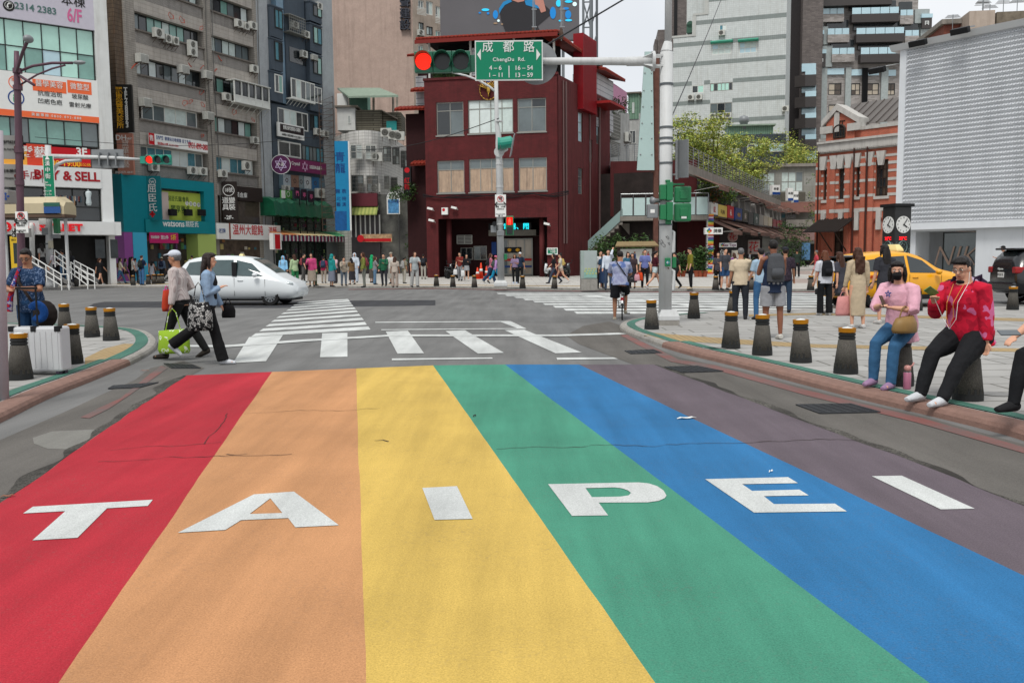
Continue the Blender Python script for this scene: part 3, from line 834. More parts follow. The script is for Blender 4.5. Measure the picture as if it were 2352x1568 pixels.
 # pipes and cables down the front
b=MB()
for px in(478,492,596):
 x=fB.px(px,200)[0];b.tube([(x+0.1*math.sin(k),-0.12,4+k*(ztop-4)/8)for k in range(9)],0.035,5)
b.build('drain_pipe',mat('pipe_grey','#5f5e5b',0.6),fB.root)
for px,py,lb,kw in((363,77,'large white outdoor AC unit, first of three in a row under the upper windows',{'w':0.95,'h':0.7}),(384,90,'second of three AC units in a row, with black fan',{'w':0.6}),(401,95,'third and smallest of three AC units in a row under the upper windows',{'w':0.55}),(441,112,'tall double-fan AC unit on the grey tiled building',{'h':1.2,'fans':2}),(323,135,'old box AC at the left end of the window strip below the three units',{'box':True}),(418,160,'old box AC between two curtained windows of the grey building',{'box':True}),(473,173,'box AC against the middle pier, below the double-fan unit',{'box':True}),(331,236,'grey louvred box AC left of the white framed windows',{'box':True}),(476,267,'grey louvred box AC right of the white framed windows',{'box':True}),(548,55,'AC unit, first of three below the second bay top windows',{}),(564,61,'narrow AC unit, second of three on the second bay',{'w':0.55}),(580,60,'AC unit, third of three beside the outer pier',{}),(583,159,'AC unit hung alone at the right end of the second bay',{}),(520,223,'AC unit below the left corner of the white enclosed balcony',{}),(584,323,'AC unit at the outer pier above the costume shop sign',{}),(353,384,'AC unit just below the far traffic light, over the teal shop',{}),(441,392,'AC unit, left of a pair over the teal shop',{}),(464,394,'AC unit, right of a pair over the teal shop',{}),(511,399,'AC unit under the brown curtained window of the second bay',{}),(565,381,'white AC unit standing in a window of the second bay',{'h':0.75})):
 aircon(fB,px,py,lb,**kw)
 # signs on B
def blade(f,label,px,pt,pb,wpx,m,side,y0=-1.2,name='blade_sign',th=0.35):
 """box sign standing out from a wall, its face turned to the camera side of the street"""
 Yd=f.world(f.px(px,300,y0)[0],y0,0)
 p=AT(px,(pt+pb)/2,Yd.y)
 s=Sign.__new__(Sign)
 F2=Fac('x','',px-wpx/2,p.y,(1,side),px+wpx/2,root=False)
 return Sign(F2,label,px-wpx/2,pt,px+wpx/2,pb,m,y=0,th=th,name=name,edge=None)
S=blade(fB,'tall black clinic sign with gold characters and white telephone number',283,194,303,36,BLKI,0.1)
S.t('麗\n思\n醫\n美\n診\n所',275,249,15.2,GLD,line=0.93,y=-0.03,bold=0.02);S.t('T\nE\nL\n2\n3\n8\n8\n8\n8\n6\n3',290.5,248,9.4,WHT,line=0.62,y=-0.03,bold=0.03)
S=blade(fB,'faded salmon hair salon sign hanging below the black clinic sign',285,306,401,36,col('faded_salmon','#a5705f',var=0.15),0.1)
S.t('DH',278,317,12,WHT,y=-0.03,bold=0.01);S.t('hair',296,318,7,WHT,y=-0.03);S.t('黛\n華\n髮\n藝',289,355,15,col('ink_cream','#cfc5bd'),line=0.95,y=-0.03);S.t('(02)2371-0641',286,396,5,WHT,y=-0.03)
S=Sign(fB,'white for-sale banner with blue characters and red phone number',341,305,476,332,WHT,y=-0.25,th=0.05,name='banner')
S.patch(341,305,354,331,RED);S.t('售',347.5,318,13,WHT,y=-0.02,bold=0.03);S.t('【西門】捷運站日收租賣 洽丁先生',398,322,8.5,NAVY,sx=0.8);S.t('登記約63.19坪  02-2311-5353',386,333,6,RED,sx=0.8,bold=0.02);S.t('0931-899-080',455,337,13,RED,sx=0.62,bold=0.02)
# teal drugstore front
YW=-0.9
zt1=fB.px(300,401,YW)[1]
m_teal=mat('teal_front','#0d7884',0.45,var=0.05);m_cy=col('cyan_front','#41a9c9');m_pur=col('purple_front','#8c4b8e');m_lime=col('lime_front','#a3b765')
xa,xb=fB.px(283,500,YW)[0],fB.px(494,500,YW)[0]
xo0,xo1=fB.px(372,480,YW)[0],fB.px(470,480,YW)[0]
xq0=fB.px(334,480,YW)[0]
zo0,zo1=fB.px(372,508,YW)[1],fB.px(372,432,YW)[1]
zdoor=fB.px(336,534,YW)[1]
b=MB()
wall_holes(b,xa,xb,zdoor,zt1,[(xo0,xo1,zo0,zo1)],YW,0.5)
b.quad((xa,YW,zdoor),(xa,YW,zt1),(xa,0.7,zt1),(xa,0.7,zdoor));b.quad((xb,YW,zdoor),(xb,YW,zt1),(xb,0.7,zt1),(xb,0.7,zdoor));b.quad((xa,YW,zt1),(xb,YW,zt1),(xb,0.7,zt1),(xa,0.7,zt1));b.quad((xa,YW,zdoor),(xb,YW,zdoor),(xb,0.7,zdoor),(xa,0.7,zdoor))
b.build('shop_surround',m_teal,fB.root)
MB().box(fB.px(306,560,YW)[0],xq0,YW,0.6,KH,zdoor-0.003).build('cyan_column',m_cy,fB.root)
MB().box(xa,fB.px(305.5,560,YW)[0],YW+0.02,0.6,KH,zdoor-0.004).build('purple_column',m_pur,fB.root)
MB().box(fB.px(455,560,YW)[0],xb,YW,0.6,KH,zdoor-0.003).build('lime_column',m_lime,fB.root)
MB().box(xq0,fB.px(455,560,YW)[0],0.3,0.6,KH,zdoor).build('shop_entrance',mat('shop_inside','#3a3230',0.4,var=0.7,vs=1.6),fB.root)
S=Sign(fB,'lime green poster panel for a member offer set in the teal shop front',372,438,470,510,col('poster_lime','#a9b94e'),y=YW+0.4,th=0.05,name='poster')
S.t('屈臣氏寵i會員',410,458,12,col('ink_green','#37552b'),sx=0.8);S.t('獨享更多',415,482,17,col('ink_green','#37552b'),bold=0.02,sx=0.85)
S.patch(370,440,386,505,col('poster_skin','#c4b3ac'))
for i,t_ in enumerate(('1','$','6','9')):S.disc(429+i*9,467+i*1.2,5,WHT);S.t(t_,429+i*9,467+i*1.2,6,col('ink_green','#37552b'),y=-0.03)
b=MB()
for px in(388,424,455):
 x,z=S.p(px,496);b.box(x-0.35,x+0.35,-0.5,-0.25,z,z+0.5,None)
b.build('floodlight',BLK,S.root)
S=Sign(fB,'teal fascia board with white rounded drugstore lettering',334,503,482,533,col('sign_teal2','#0e7a82'),y=YW-0.12,th=0.1,name='shop_sign')
S.t('watsons',399,514,15,WHT,bold=0.02);S.t('屈臣氏',441,516,13,WHT,bold=0.02)
S=blade(fB,'tall teal drugstore sign with white characters and small red cross',350,404,506,34,TEAL,0.15,y0=-1.5)
S.t('屈\n臣\n氏',350,456,19,WHT,line=1.05,y=-0.03,bold=0.02);S.disc(350,417,7.5,WHT,ring=0.15);S.t('w',350,417,9,WHT,y=-0.03);S.patch(347.5,485,352.5,499,RED);S.patch(344,489.5,356,494.5,RED)
S=Sign(fB,'magenta sale banner over the drugstore door',343,532,409,558,MAG,y=YW-0.1,th=0.04,name='banner')
S.t('第2件',378,546,9,WHT,bold=0.03);S.t('5折',398,546,13,YEL,bold=0.04,sx=0.8);S.t('姐妹感謝季',356,545,7,WHT,sx=0.7)
# costume shop and noodle shop
S=blade(fB,'dark brown costume shop sign with white ring logo and 2F',526,417,507,34,col('sign_brown','#241c19'),0.15,y0=-0.9)
S.disc(525,437,13,WHT,ring=0.1);S.t('18號',525,437,11,WHT,y=-0.03,sx=0.8);S.t('道\n具',518,469,14,WHT,y=-0.03,bold=0.02);S.t('變\n裝',533,469,14,WHT,y=-0.03,bold=0.02);S.t('-2F-',526,500,9,WHT,y=-0.03,bold=0.02)
S=Sign(fB,'dark fascia board with costume warehouse characters',543,427,602,460,col('sign_brown2','#2a211e'),y=-0.5,th=0.1,name='shop_sign')
S.t('裝倉庫',555,449,12,WHT)
MB().box(X['b1']+0.3,fB.W,0.0,0.3,fB.px(545,512)[1],fB.px(545,462)[1]).build('shop_window',GL['brown'],fB.root)
S=Sign(fB,'white noodle shop signboard with large red brush characters',499,512,644,549,WHT,y=-1.0,th=0.2,name='shop_sign')
S.t('温州大餛飩',570,530,23,RED,bold=0.03,sx=0.85);S.patch(525.5,512,529,549,col('sign_brown3','#7d3a26'));S.t('老牌',510,531,11,NAVY);S.t('湯麵',626,533,20,RED,sx=0.7)
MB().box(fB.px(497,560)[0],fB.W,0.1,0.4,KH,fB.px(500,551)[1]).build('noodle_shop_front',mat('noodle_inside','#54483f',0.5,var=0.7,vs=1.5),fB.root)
# goods seen inside the drugstore and the noodle shop
for i in range(64):
 far_=i%3==0;x0_,x1_=(fB.px(500,560)[0],fB.W-.6)if far_ else(xq0+.2,fB.px(452,560)[0]);x=rnd.uniform(x0_,x1_);z=rnd.choice((.5,1.1,1.7,2.4,3.0));s_=rnd.uniform(.15,.45)
 MB().box(x,x+s_,.08 if far_ else .2,.32,z,z+rnd.uniform(.15,.5)).build('shop_goods',col('goods_%d'%(i%7),['#a94a52','#b3a46a','#3c6f7d','#b7b2a5','#5e8a55','#94643f','#6b4a72'][i%7],.5),fB.root)
 # ================================================================ C: dark blue-grey block
fC=Fac('slate_office_building','narrow slate blue building with projecting window boxes and pale mosaic piers',606,fB.world(fB.W,0,0).y,DS,775)
mSl=mat('slate_wall','#434d57',0.6,var=0.12,vs=2,dirt='#22262b',dirt_amt=0.4)
mSl2=mat('slate_light','#858a8d',0.7,var=0.14,vs=2,dirt='#4a4b4b',dirt_amt=0.5)
mMo=tile_mat('mosaic_grey','#a9aeb0','#a1a6a9','#8b8f92',0.09,0.09,0.012,0.6,0.0,dirt='#5c5d5c',dirt_amt=0.5)
mMb=tile_mat('mosaic_blue','#5e86a3','#6f93ac','#7f8d96',0.12,0.12,0.02,0.4,0.0,dirt='#46545f',dirt_amt=0.4)
zT=fC.px(740,-200)[1]
def xc(px):return fC.px(px,300)[0]
holes=[]
b=MB();b.box(0,fC.W,0.8,14,KH,zT);b.build('wall',mSl2,fC.root)
b=MB();b.box(0,xc(621),-0.1,0.799,KH,zT);b.box(xc(741),fC.W,-0.15,0.799,KH,zT);b.build('pier',mMo,fC.root)
b=MB();b.box(xc(648),xc(664),0.2,0.798,fC.px(650,236)[1],zT);b.build('mosaic_strip',mMb,fC.root)
b=MB();b.box(xc(664),xc(709),0.1,0.797,fC.px(665,250)[1],zT);b.build('centre_bay',mSl,fC.root)
for pl,pr,rows in((621,648,((13,82),(88,158),(164,230))),(711,738,((4,46),(54,116),(123,186),(193,253)))):
 for pt,pb in rows:
  q=fC.r(pl,pt,pr,pb,-0.35)
  bb=MB();bb.box(q[0],q[1],-0.35,0.79,q[2],q[3])
  bb.box(q[0]-0.06,q[1]+0.06,-0.42,0.7,q[3]-0.003,q[3]+0.12)
  o=bb.build('window_box',mSl,fC.root)
  hgt=q[3]-q[2]
  window(fC.root,(q[0]+0.5,q[1]-0.05,q[2]+hgt*0.32,q[3]-0.12),'white' if pt in(164,193)else 'dark',['green','dark','blue'],2,1,y=-0.4,t=0.09)
  # enclosed balcony with white windows, caged AC
q=fC.r(668,178,722,223,-0.5)
window(fC.root,q,'white',['grey','dark','pale'],5,1,y=-0.5,t=0.1,name='enclosed_balcony')
b=MB();b.box(q[0],q[1],-0.55,0.1,q[2]-0.12,q[2]-0.003)
for i in range(8):
 x=q[0]+(q[1]-q[0])*i/7;b.cyl((x,-0.45,q[2]-0.1),(x,0.1,q[2]-0.6),0.03,n=5)
b.build('balcony_bracket',FR['white'],fC.root)
q=fC.r(664,106,709,140,0.0)
MB().box(q[0]+0.1,q[1]-0.1,0.05,0.09,q[2],q[3]).build('loggia',GL['dark'],fC.root)
q=fC.r(664,32,700,70,-0.7)
b=MB()
for i in range(9):
 x=q[0]+(q[1]-q[0])*i/8;b.box(x-0.015,x+0.015,-0.72,-0.69,q[2],q[3])
for i in range(7):
 z=q[2]+(q[3]-q[2])*i/6;b.box(q[0],q[1],-0.725,-0.695,z-0.015,z+0.015)
b.box(q[0],q[1],-0.7,0.1,q[2]-0.05,q[2]);b.box(q[0],q[1],-0.7,0.1,q[3],q[3]+0.05)
b.build('window_cage',FR['grey'],fC.root)
for px,py,lb,kw in((676,58,'AC unit inside the mesh cage of the slate building',{}),(702,80,'AC unit below and right of the mesh cage of the slate building',{}),(697,125,'AC unit in the open loggia of the slate building',{}),(717,133,'box AC jutting from the corner of the projecting window box',{'box':True,'h':0.5}),(732,15,'AC unit in a cage near the top of the slate building',{}),(728,303,'AC unit, left of two in a cage right of the white office sign',{}),(746,308,'AC unit, right of two in a cage by the pale pier',{}),(656,434,'AC unit under the jewellery posters',{}),(734,444,'pale AC unit right of the posters, above the green canopy',{'w':1.2,'h':0.9})):
 aircon(fC,px,py,lb,**kw)
 # lower storeys
b=MB();b.box(xc(625),xc(742),0.0,0.796,KH,fC.px(640,240)[1]);b.build('lower_wall',mSl,fC.root)
window(fC.root,fC.r(637,246,706,289,-0.03),'white',['white','dark','grey','pale'],5,1,y=-0.03,t=0.1)
window(fC.root,fC.r(712,262,738,298,-0.03),'dark',['blue','dark'],3,1,y=-0.03,t=0.08)
window(fC.root,fC.r(638,321,690,357,-0.03),'white',['brown','dark'],2,1,y=-0.03,t=0.14)
window(fC.root,fC.r(693,333,742,367,-0.03),'dark',['blue','grey','blue'],6,1,y=-0.03,t=0.07)
S=Sign(fC,'white office signboard with dark band and pale characters on the slate building',638,280,698,312,WHT,y=-0.4,th=0.15,name='office_sign',group=None)
S.patch(643,284,697,302,col('sign_dark','#2b2224'));S.t('智權記帳代理業務人事務所',670,297,9,WHT,y=-0.03,sx=0.55,bold=0.04);S.t('水電營造/工商登記/稅務 Tel:2331-8298 5F',670,313,5,BLKI,sx=0.75)
mPur=col('sign_purple','#4b1d45');mMag2=col('sign_plum','#6d2350')
S=Sign(fC,'plum coloured crystal shop signboard with star emblem',662,362,749,391,mMag2,y=-0.6,th=0.2,name='shop_sign')
S.t('Crystal',679,376,8,WHT);S.t('五能量水晶礦石',725,386,8,WHT,sx=0.8)
def star(s,px,py,r,m):
 b=MB();x,z=s.p(px,py);R_=r*s.f.m(px,s.y)
 for k in range(2):
  pts=[(x+R_*math.sin(2*math.pi*i/3+k*math.pi),-0.03,z+R_*math.cos(2*math.pi*i/3+k*math.pi))for i in range(4)]
  for p,q_ in zip(pts,pts[1:]):b.cyl(p,q_,R_*0.055,n=4)
 b.build('star_emblem',m,s.root)
star(S,700,383,11,col('ink_pinkish','#c09bb8'))
S=blade(fC,'round magenta crystal shop sign with white star',645,357,399,42,mPur,0.2,y0=-1.2)
bd=S.root.children[0];bpy.data.objects.remove(bd)
S.disc(645,378,21.5,mPur,y=-0.01);S.disc(645,378,21.8,SILV,ring=0.05,y=-0.016);star(S,645,378,14,col('ink_lilac','#c7b4d6'));S.t('水晶',645,378,8,WHT,y=-0.03)
S=Sign(fC,'row of jewellery photo posters in the slate building window',641,398,747,433,col('poster_blue','#5b707c'),y=-0.08,th=0.05,name='window_posters')
for i,(a,c,cc)in enumerate(((650,667,'#a3adb4'),(668,686,'#8a6b5c'),(687,696,'#7f8a8d'),(698,714,'#b3b8bb'),(716,732,'#2d6390'))):
 S.patch(a,400+i*1.5,c,428+i*1.5,col('poster_%d'%i,cc,var=0.4,vs=6));S.disc((a+c)/2,414+i*1.8,5,col('bead','#4a3d3d'),ring=0.35,y=-0.02)
 # cafe with green canopy and striped awnings at street level (crowded front)
S=Sign(fC,'green and white cafe signboard beside the black poles',646,436,671,455,col('cafe_green','#4b8a3f'),y=-0.7,th=0.15,name='shop_sign')
S.patch(646,437,655,455,WHT);S.disc(662,446,6,WHT,ring=0.2)
for i,t_ in enumerate(('門','亭','亭')):
 S=Sign(fC,('first','second','third')[i]+' thin dark post sign with pink character over the green canopy',678+i*16,430+i*4,688+i*16,456+i*4,col('sign_ink','#231a26'),y=-1.6,th=0.15,name='post_sign')
 S.t(t_,683+i*16,445+i*4,11,col('ink_rose','#c25a86'),bold=0.03)
 x,z=S.p(690+i*16,456)
 MB().cyl((x,0.1,KH-S.cz),(x,0.1,S.h/2),0.05,n=6).build('post',BLK,S.root)
cq=fC.r(634,452,768,494,-1.8)
can=thing('canopy','dark green curved shop canopy above the crowded cafe front','canopy',fC.world(cq[0],0,0),fC.rz)
b=MB();L_=cq[1]-cq[0]
rings=[]
for i in range(25):
 x=L_*i/24;dz=0.12*math.sin(i*1.7)
 rings.append([V((x,0.3,cq[3]+dz)),V((x,-0.9,cq[3]+dz-0.05)),V((x,-1.5,cq[3]-0.4+dz)),V((x,-1.7,cq[2]+dz*0.5)),V((x,0.3,cq[2]+dz*0.5))])
b.loft(rings);b.build('cover',mat('canopy_green','#0f4a33',0.35,var=0.4,vs=2.5),can,smooth=False)
aw=thing('striped_awning','long striped shop awning with white fringe running across two fronts','awning',fC.world(cq[0],0,0),fC.rz)
zq=fC.r(634,534,770,553,-2.2);LL=16.5
cs=['#b3774a','#c9b487','#c4b98f','#4f9a6c','#76b07f','#b8c7c9']
b=MB()
for i in range(30):
 x=LL*i/30;b.mat(i*6//30);b.prism([V((x,0.3,zq[3]+0.4)),V((x,-2.2,zq[3]-0.15)),V((x+LL/30,-2.2,zq[3]-0.15)),V((x+LL/30,0.3,zq[3]+0.4))],(0,0,-0.06))
b.build('cover',[col('awn_%d'%i,c,0.8,var=0.2)for i,c in enumerate(cs)],aw)
b=MB()
for i in range(90):
 x=LL*i/90;b.mat(i%3);b.box(x,x+LL/95,-2.23,-2.2,zq[2],zq[3]-0.15-0.1*(i%2))
b.build('fringe',[col('fringe_a','#b9bcb8'),col('fringe_b','#3a2b45'),col('fringe_c','#7d2340')],aw)
# shop fronts under the canopy
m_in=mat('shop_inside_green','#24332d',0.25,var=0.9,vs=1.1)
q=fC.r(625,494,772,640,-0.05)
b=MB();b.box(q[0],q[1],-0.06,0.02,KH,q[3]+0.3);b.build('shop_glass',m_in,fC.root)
b=MB()
for i in range(9):
 x=q[0]+(q[1]-q[0])*i/8;b.box(x-0.06,x+0.06,-0.14,-0.061,KH,q[3])
for z in(q[3]-0.6,3.2):b.box(q[0],q[1],-0.13,-0.062,z-0.05,z+0.05)
b.build('shop_mullion',FR['dark'],fC.root)
for i in range(60):
 x=q[0]+rnd.random()*(q[1]-q[0]);z=rnd.choice((0.9,1.5,2.1,4.0,4.5,5.1));s_=rnd.uniform(0.15,0.4)
 MB().box(x,x+s_,-0.10,-0.065,z,z+rnd.uniform(0.15,0.5)).build('display_item',col('disp_%d'%(i%6),['#3f8a4a','#8aa36a','#7a2f3c','#a89c8c','#2c6b66','#5b3f59'][i%6],0.6),fC.root)
for px,lb in((634,'striped red and white lightbox sign at the left end of the striped awning'),):
 S=Sign(fC,lb,627,535,646,573,WHT,y=-2.3,th=0.4,name='lightbox_sign');S.patch(631,538,643,572,RED)
 # tall blue banner on a rusty lattice
SB=blade(fC,'tall blue vertical banner with dark blue characters on a rusty lattice mast',783.5,324,530,31,col('banner_blue','#1b7fae',var=0.08),0.1,y0=-5.0,name='banner_sign')
SB.t('青\n龍',781,375,22,NAVY,line=1.05,bold=0.02);SB.t('舞 表',783,440,10,NAVY);SB.t('北 特',784,457,9,NAVY);SB.t('藝 演',784,470,9,NAVY)
SB.patch(769,485,796,529,col('banner_deep','#17558f',var=0.3,vs=3))
MB().box(SB.w/2,SB.w/2+0.14,-0.02,0.3,-SB.h/2,SB.h/2).build('edge_strip',WHT,SB.root)
b=MB()
x0,x1=-SB.w/2-1.3,-SB.w/2-0.05
for x in(x0,x1):b.cyl((x,0.2,-SB.h/2),(x,0.2,SB.h/2+4),0.03,n=4)
for i in range(22):
 z=-SB.h/2+i*(SB.h+4)/22;b.cyl((x0,0.2,z),(x1,0.2,z),0.02,n=4);b.cyl((x0,0.2,z),(x1,0.2,z+(SB.h+4)/22),0.015,n=4)
b.build('lattice',RUST,SB.root)
# ================================================================ D: pink tiled high-rise
fD=Fac('pink_tiled_tower','tall pinkish tiled high-rise with blank stained wall and big vertical characters',750,106,(1,-0.12),958)
mPk=tile_mat('pink_tile','#b49f93','#ae988d','#a48f84',0.14,0.14,0.01,0.75,0.0,dirt='#5f524b',dirt_amt=0.6,var=0.12,ds=0.25)
zD=fD.px(900,-160)[1]
b=MB();b.box(0,fD.W,0,14,KH,zD);b.build('wall',mPk,fD.root)
for i,(t_,py)in enumerate((('聲',6),('建',33),('設',59))):
 x,z=fD.px(930,py,-0.3);text(t_,col('ink_slate','#3c3f48'),fD.root,x,z,25*fD.m(930),-0.25,bold=0.03,ext=0.2)
fD2=Fac('x','',958,fD.world(fD.W,0,0).y,(0.75,0.66),1022,root=False)
mBe=mat('beige_wall','#a3968a',0.8,var=0.12,vs=1.5,dirt='#6b5a4c',dirt_amt=0.5)
oD2=bpy.data.objects.new('front_wing',None)
hs=[fD2.r(*q)for q in((960,0,973,20),(978,2,994,33),(1000,14,1011,40),(961,51,973,72),(979,60,994,80),(1000,70,1012,94),(960,104,972,120))]
b=MB();shell(b,0,fD2.W,KH,zD,10,hs)
wg=b.build('front_wing',mBe,fD.root)
wg.matrix_parent_inverse=Matrix();wg.location=(fD.W+0.01,0,0);wg.rotation_euler=(0,0,fD2.rz-fD.rz)
for i,h in enumerate(hs):window(wg,h,'dark' if i in(3,4)else 'white',['grey','green','pale'],2,1,y=0.1,t=0.1)
for z in(fD2.px(960,44)[1],fD2.px(960,98)[1]):pass
aircon(fD2,966,76,'small AC unit under a window of the pink tower beside the red traffic light',group=None)
aircon(fD2,1004,95,'AC unit under the outer window of the pink tower above the red tiled eave',group=None)
b=MB()
for q in(fD2.r(957,16,978,32,-0.4),fD2.r(999,34,1013,52,-0.4)):
 for i in range(6):
  z=q[2]+(q[3]-q[2])*i/5;b.box(q[0],q[1],-0.45,-0.42,z-0.03,z+0.03)
b.build('window_railing',FR['white'],wg)
# ================================================================ E: white tiled curved block with roof sheds
mWt=tile_mat('white_tile','#d0cfcb','#c6c5c1','#9c9a96',0.45,0.28,0.02,0.5,0.0,dirt='#6f675d',dirt_amt=0.6,var=0.1,ds=0.6)
E_pts=[AT(772,588,92),AT(800,588,88),AT(835,588,86.5),AT(868,588,87),AT(893,588,89),AT(915,588,94),AT(948,588,103)]
E_pts=[V((p.x,p.y,0))for p in E_pts]
E_pts=smooth_line(E_pts,1)
rE=thing('white_tiled_building','old white tiled building with rounded corner, barred windows and sheds on the roof','building',E_pts[0])
zE=AT(835,299,86.5).z
o=E_pts[0]
b=MB();loop=[p-o+V((0,0,KH))for p in E_pts]+[E_pts[-1]-o+V((0,14,KH)),E_pts[0]-o+V((0,14,KH))]
b.prism(loop,(0,0,zE-KH));b.build('wall',mWt,rE)
def e_win(px0,px1,pt,pb,Y,lb,gl,fr='dark'):
 f=Fac('x','',px0,Y,(1,0.02+max(0,(px0-860))*0.006),px1,root=False)
 q=f.r(px0,pt,px1,pb)
 n=thing('x',None,None)
 bpy.data.objects.remove(n)
 w_=window(rE,(0,q[1]-q[0],q[2],q[3]),fr,gl,2,2,y=-0.05,t=0.09)
 w_.location=f.O-o;w_.rotation_euler=(0,0,f.rz)
 g=MB()
 for i in range(10):
  x=(q[1]-q[0])*i/9;g.box(x-0.012,x+0.012,-0.32,-0.3,q[2]-0.1,q[3]+0.1)
 for i in range(5):
  z=q[2]+(q[3]-q[2])*i/4;g.box(0,q[1]-q[0],-0.325,-0.295,z-0.012,z+0.012)
 g.build('window_bars',FR['grey'],w_)
for k,(px0,px1,pt,pb,Y)in enumerate(((811,839,332,366,86.2),(845,871,333,367,86.6),(885,903,337,372,88),(906,922,340,378,91),(925,943,347,386,96),(812,840,403,440,86.2),(847,873,404,441,86.6),(886,898,405,435,88),(900,916,408,440,91))):
 e_win(px0,px1,pt,pb,Y,'',['white','grey','dark']if k<5 else['dark','brown','grey'],'white' if k<2 else 'dark')
fE=Fac('x','',800,87,(1,0.01),950,root=False)
for px,py,lb in((887,305,'AC unit, left of three on the white curved parapet'),(904,310,'AC unit, middle of three on the white curved parapet'),(917,313,'AC unit, right of three on the white curved parapet'),(866,361,'AC unit behind the bars of an upper window of the white block'),(862,432,'white AC unit behind the bars of a lower window of the white block')):
 aircon(fE,px,py,lb,w=1.0,h=0.8)
 # roof sheds
rs=thing('roof_shed','rooftop shelter with flat green-edged roof on posts over the white block','shed',AT(775,300,93))
base=AT(775,300,93)
def rel(px,py,Y):return AT(px,py,Y)-base
b=MB();b.prism([rel(775,202,93),rel(872,202,93),rel(915,219,88),rel(800,221,88)],(0,0,-0.18));b.build('roof',mat('shed_green','#7f8f80',0.6,var=0.2),rs)
for px,Y in((858,90),(903,90),(912,92)):MB().cyl(rel(px,218,Y),rel(px,300,Y),0.12,n=6).build('post',mat('rust_white','#8d857b',0.8,var=0.4),rs)
p0,p1=rel(797,212,92),rel(842,300,92)
MB().box(p0.x,p1.x,0,2,p1.z,p0.z).build('shed_wall',mat('shed_mint','#6f9486',0.7,var=0.2),rs)
p0,p1=rel(774,215,90.9),rel(797,248,90.9)
MB().box(p0.x,p1.x,-2.1,-1,p1.z,p0.z).build('white_wall',WHT,rs)
rs2=thing('roof_hut','small white rooftop hut with one window beside a timber clad shed','shed',AT(775,298,89))
base=AT(775,298,89)
p0,p1=rel(774,247,89),rel(816,299,89)
b=MB();b.box(p0.x,p1.x,0,4,p1.z,p0.z);b.build('wall',mat('hut_white','#b3b4b1',0.7,var=0.1),rs2)
MB().box(p0.x-0.2,p1.x+0.3,-0.3,4,p0.z,p0.z+0.15).build('roof',mat('hut_roof','#6e675e',0.7,var=0.2),rs2)
q0,q1=rel(799,265,89),rel(806,284,89)
window(rs2,(q0.x,q1.x,q1.z,q0.z),'white','grey',2,1,y=-0.04)
rs3=thing('timber_shed','weathered grey timber shed with turquoise tarpaulin on the white block roof','shed',AT(816,300,89.5))
base=AT(816,300,89.5)
p0,p1=rel(816,253,89.5),rel(878,301,89.5)
b=MB();b.box(p0.x,p1.x,0,4,p1.z,p0.z);b.box(p1.x,p1.x+1.8,0.3,4,p1.z,p0.z-0.2)
b.build('wall',tile_mat('old_timber','#6a665a','#5b574c','#35322c',2.5,0.22,0.03,0.9,0.3,dirt='#3c3a30',dirt_amt=0.6),rs3)
p0,p1=rel(887,278,89.4),rel(911,306,89.4)
MB().box(p0.x,p1.x,0,0.1,p1.z,p0.z).build('tarpaulin',mat('tarp_teal','#2e8d8b',0.6,var=0.15),rs3)
MB().prism([rel(876,255,89.2),rel(914,275,89.2),rel(914,275,91),rel(876,255,91)],(0,0,0.12)).build('roof',mat('hut_roof','#6e675e'),rs3)
# maroon restaurant front, arch sign etc. at the foot of the white block
S=Sign(fE,'maroon fascia panel over a yellow-green tiled eave on the white block',800,444,866,474,mat('maroon_panel','#5e2730',0.6,var=0.15),y=-1.2,th=0.6,name='shop_fascia')
b=MB()
x0,z0=S.p(800,478);x1,z1=S.p(868,492)
for i in range(16):
 x=x0+(x1-x0)*i/16;b.mat(i%2);b.prism([V((x,0.3,z0+0.2)),V((x,-0.8,z1)),V((x+(x1-x0)/16,-0.8,z1)),V((x+(x1-x0)/16,0.3,z0+0.2))],(0,0,-0.1))
b.build('eave',[col('eave_a','#9aa05a'),col('eave_b','#7e8a4a')],S.root)
q=fE.r(806,494,872,545,-0.6)
MB().box(q[0],q[1],-0.6,0.2,KH,q[3]+0.4).build('restaurant_front',mat('dark_maroon','#231a1d',0.35,var=0.8,vs=1.2),rE).location=fE.O-o
b=MB()
for i in range(7):
 x=q[0]+(q[1]-q[0])*i/6;b.box(x-0.06,x+0.06,-0.68,-0.601,q[2],q[3])
b.build('shop_mullion',WHT,rE).location=fE.O-o
S=Sign(fE,'arched white and blue signboard on a pole in front of the white block',888,455,918,492,WHT,y=-1.6,th=0.15,name='arched_sign')
S.patch(891,458,916,490,mat('poster_sea','#4d86b3',0.6,var=0.6,vs=4));S.disc(903,455,15,SILV,y=0.02);S.t('今日特價',903,464,6,NAVY,bold=0.03)
x,z=S.p(916,492);MB().cyl((x,0.05,KH-S.cz),(x,0.05,S.h/2),0.06,n=6).build('post',STEEL,S.root)
q=fE.r(872,500,950,600,0.5)
b=MB();b.box(q[0],q[1],-0.2,0.3,KH,7.5);b.build('shop_front',mat('shop_mixed','#4b4b46',0.4,var=0.9,vs=1.3),rE).location=fE.O-o
S=Sign(fE,'red and cream arcade signboard right of the striped awning end',830,538,900,556,mat('sign_mix','#a88a6a',0.6,var=0.7,vs=4),y=-2.5,th=0.2,name='shop_sign')
S.patch(832,548,898,555,RED);S.disc(829,548,8,RED,y=-0.2)
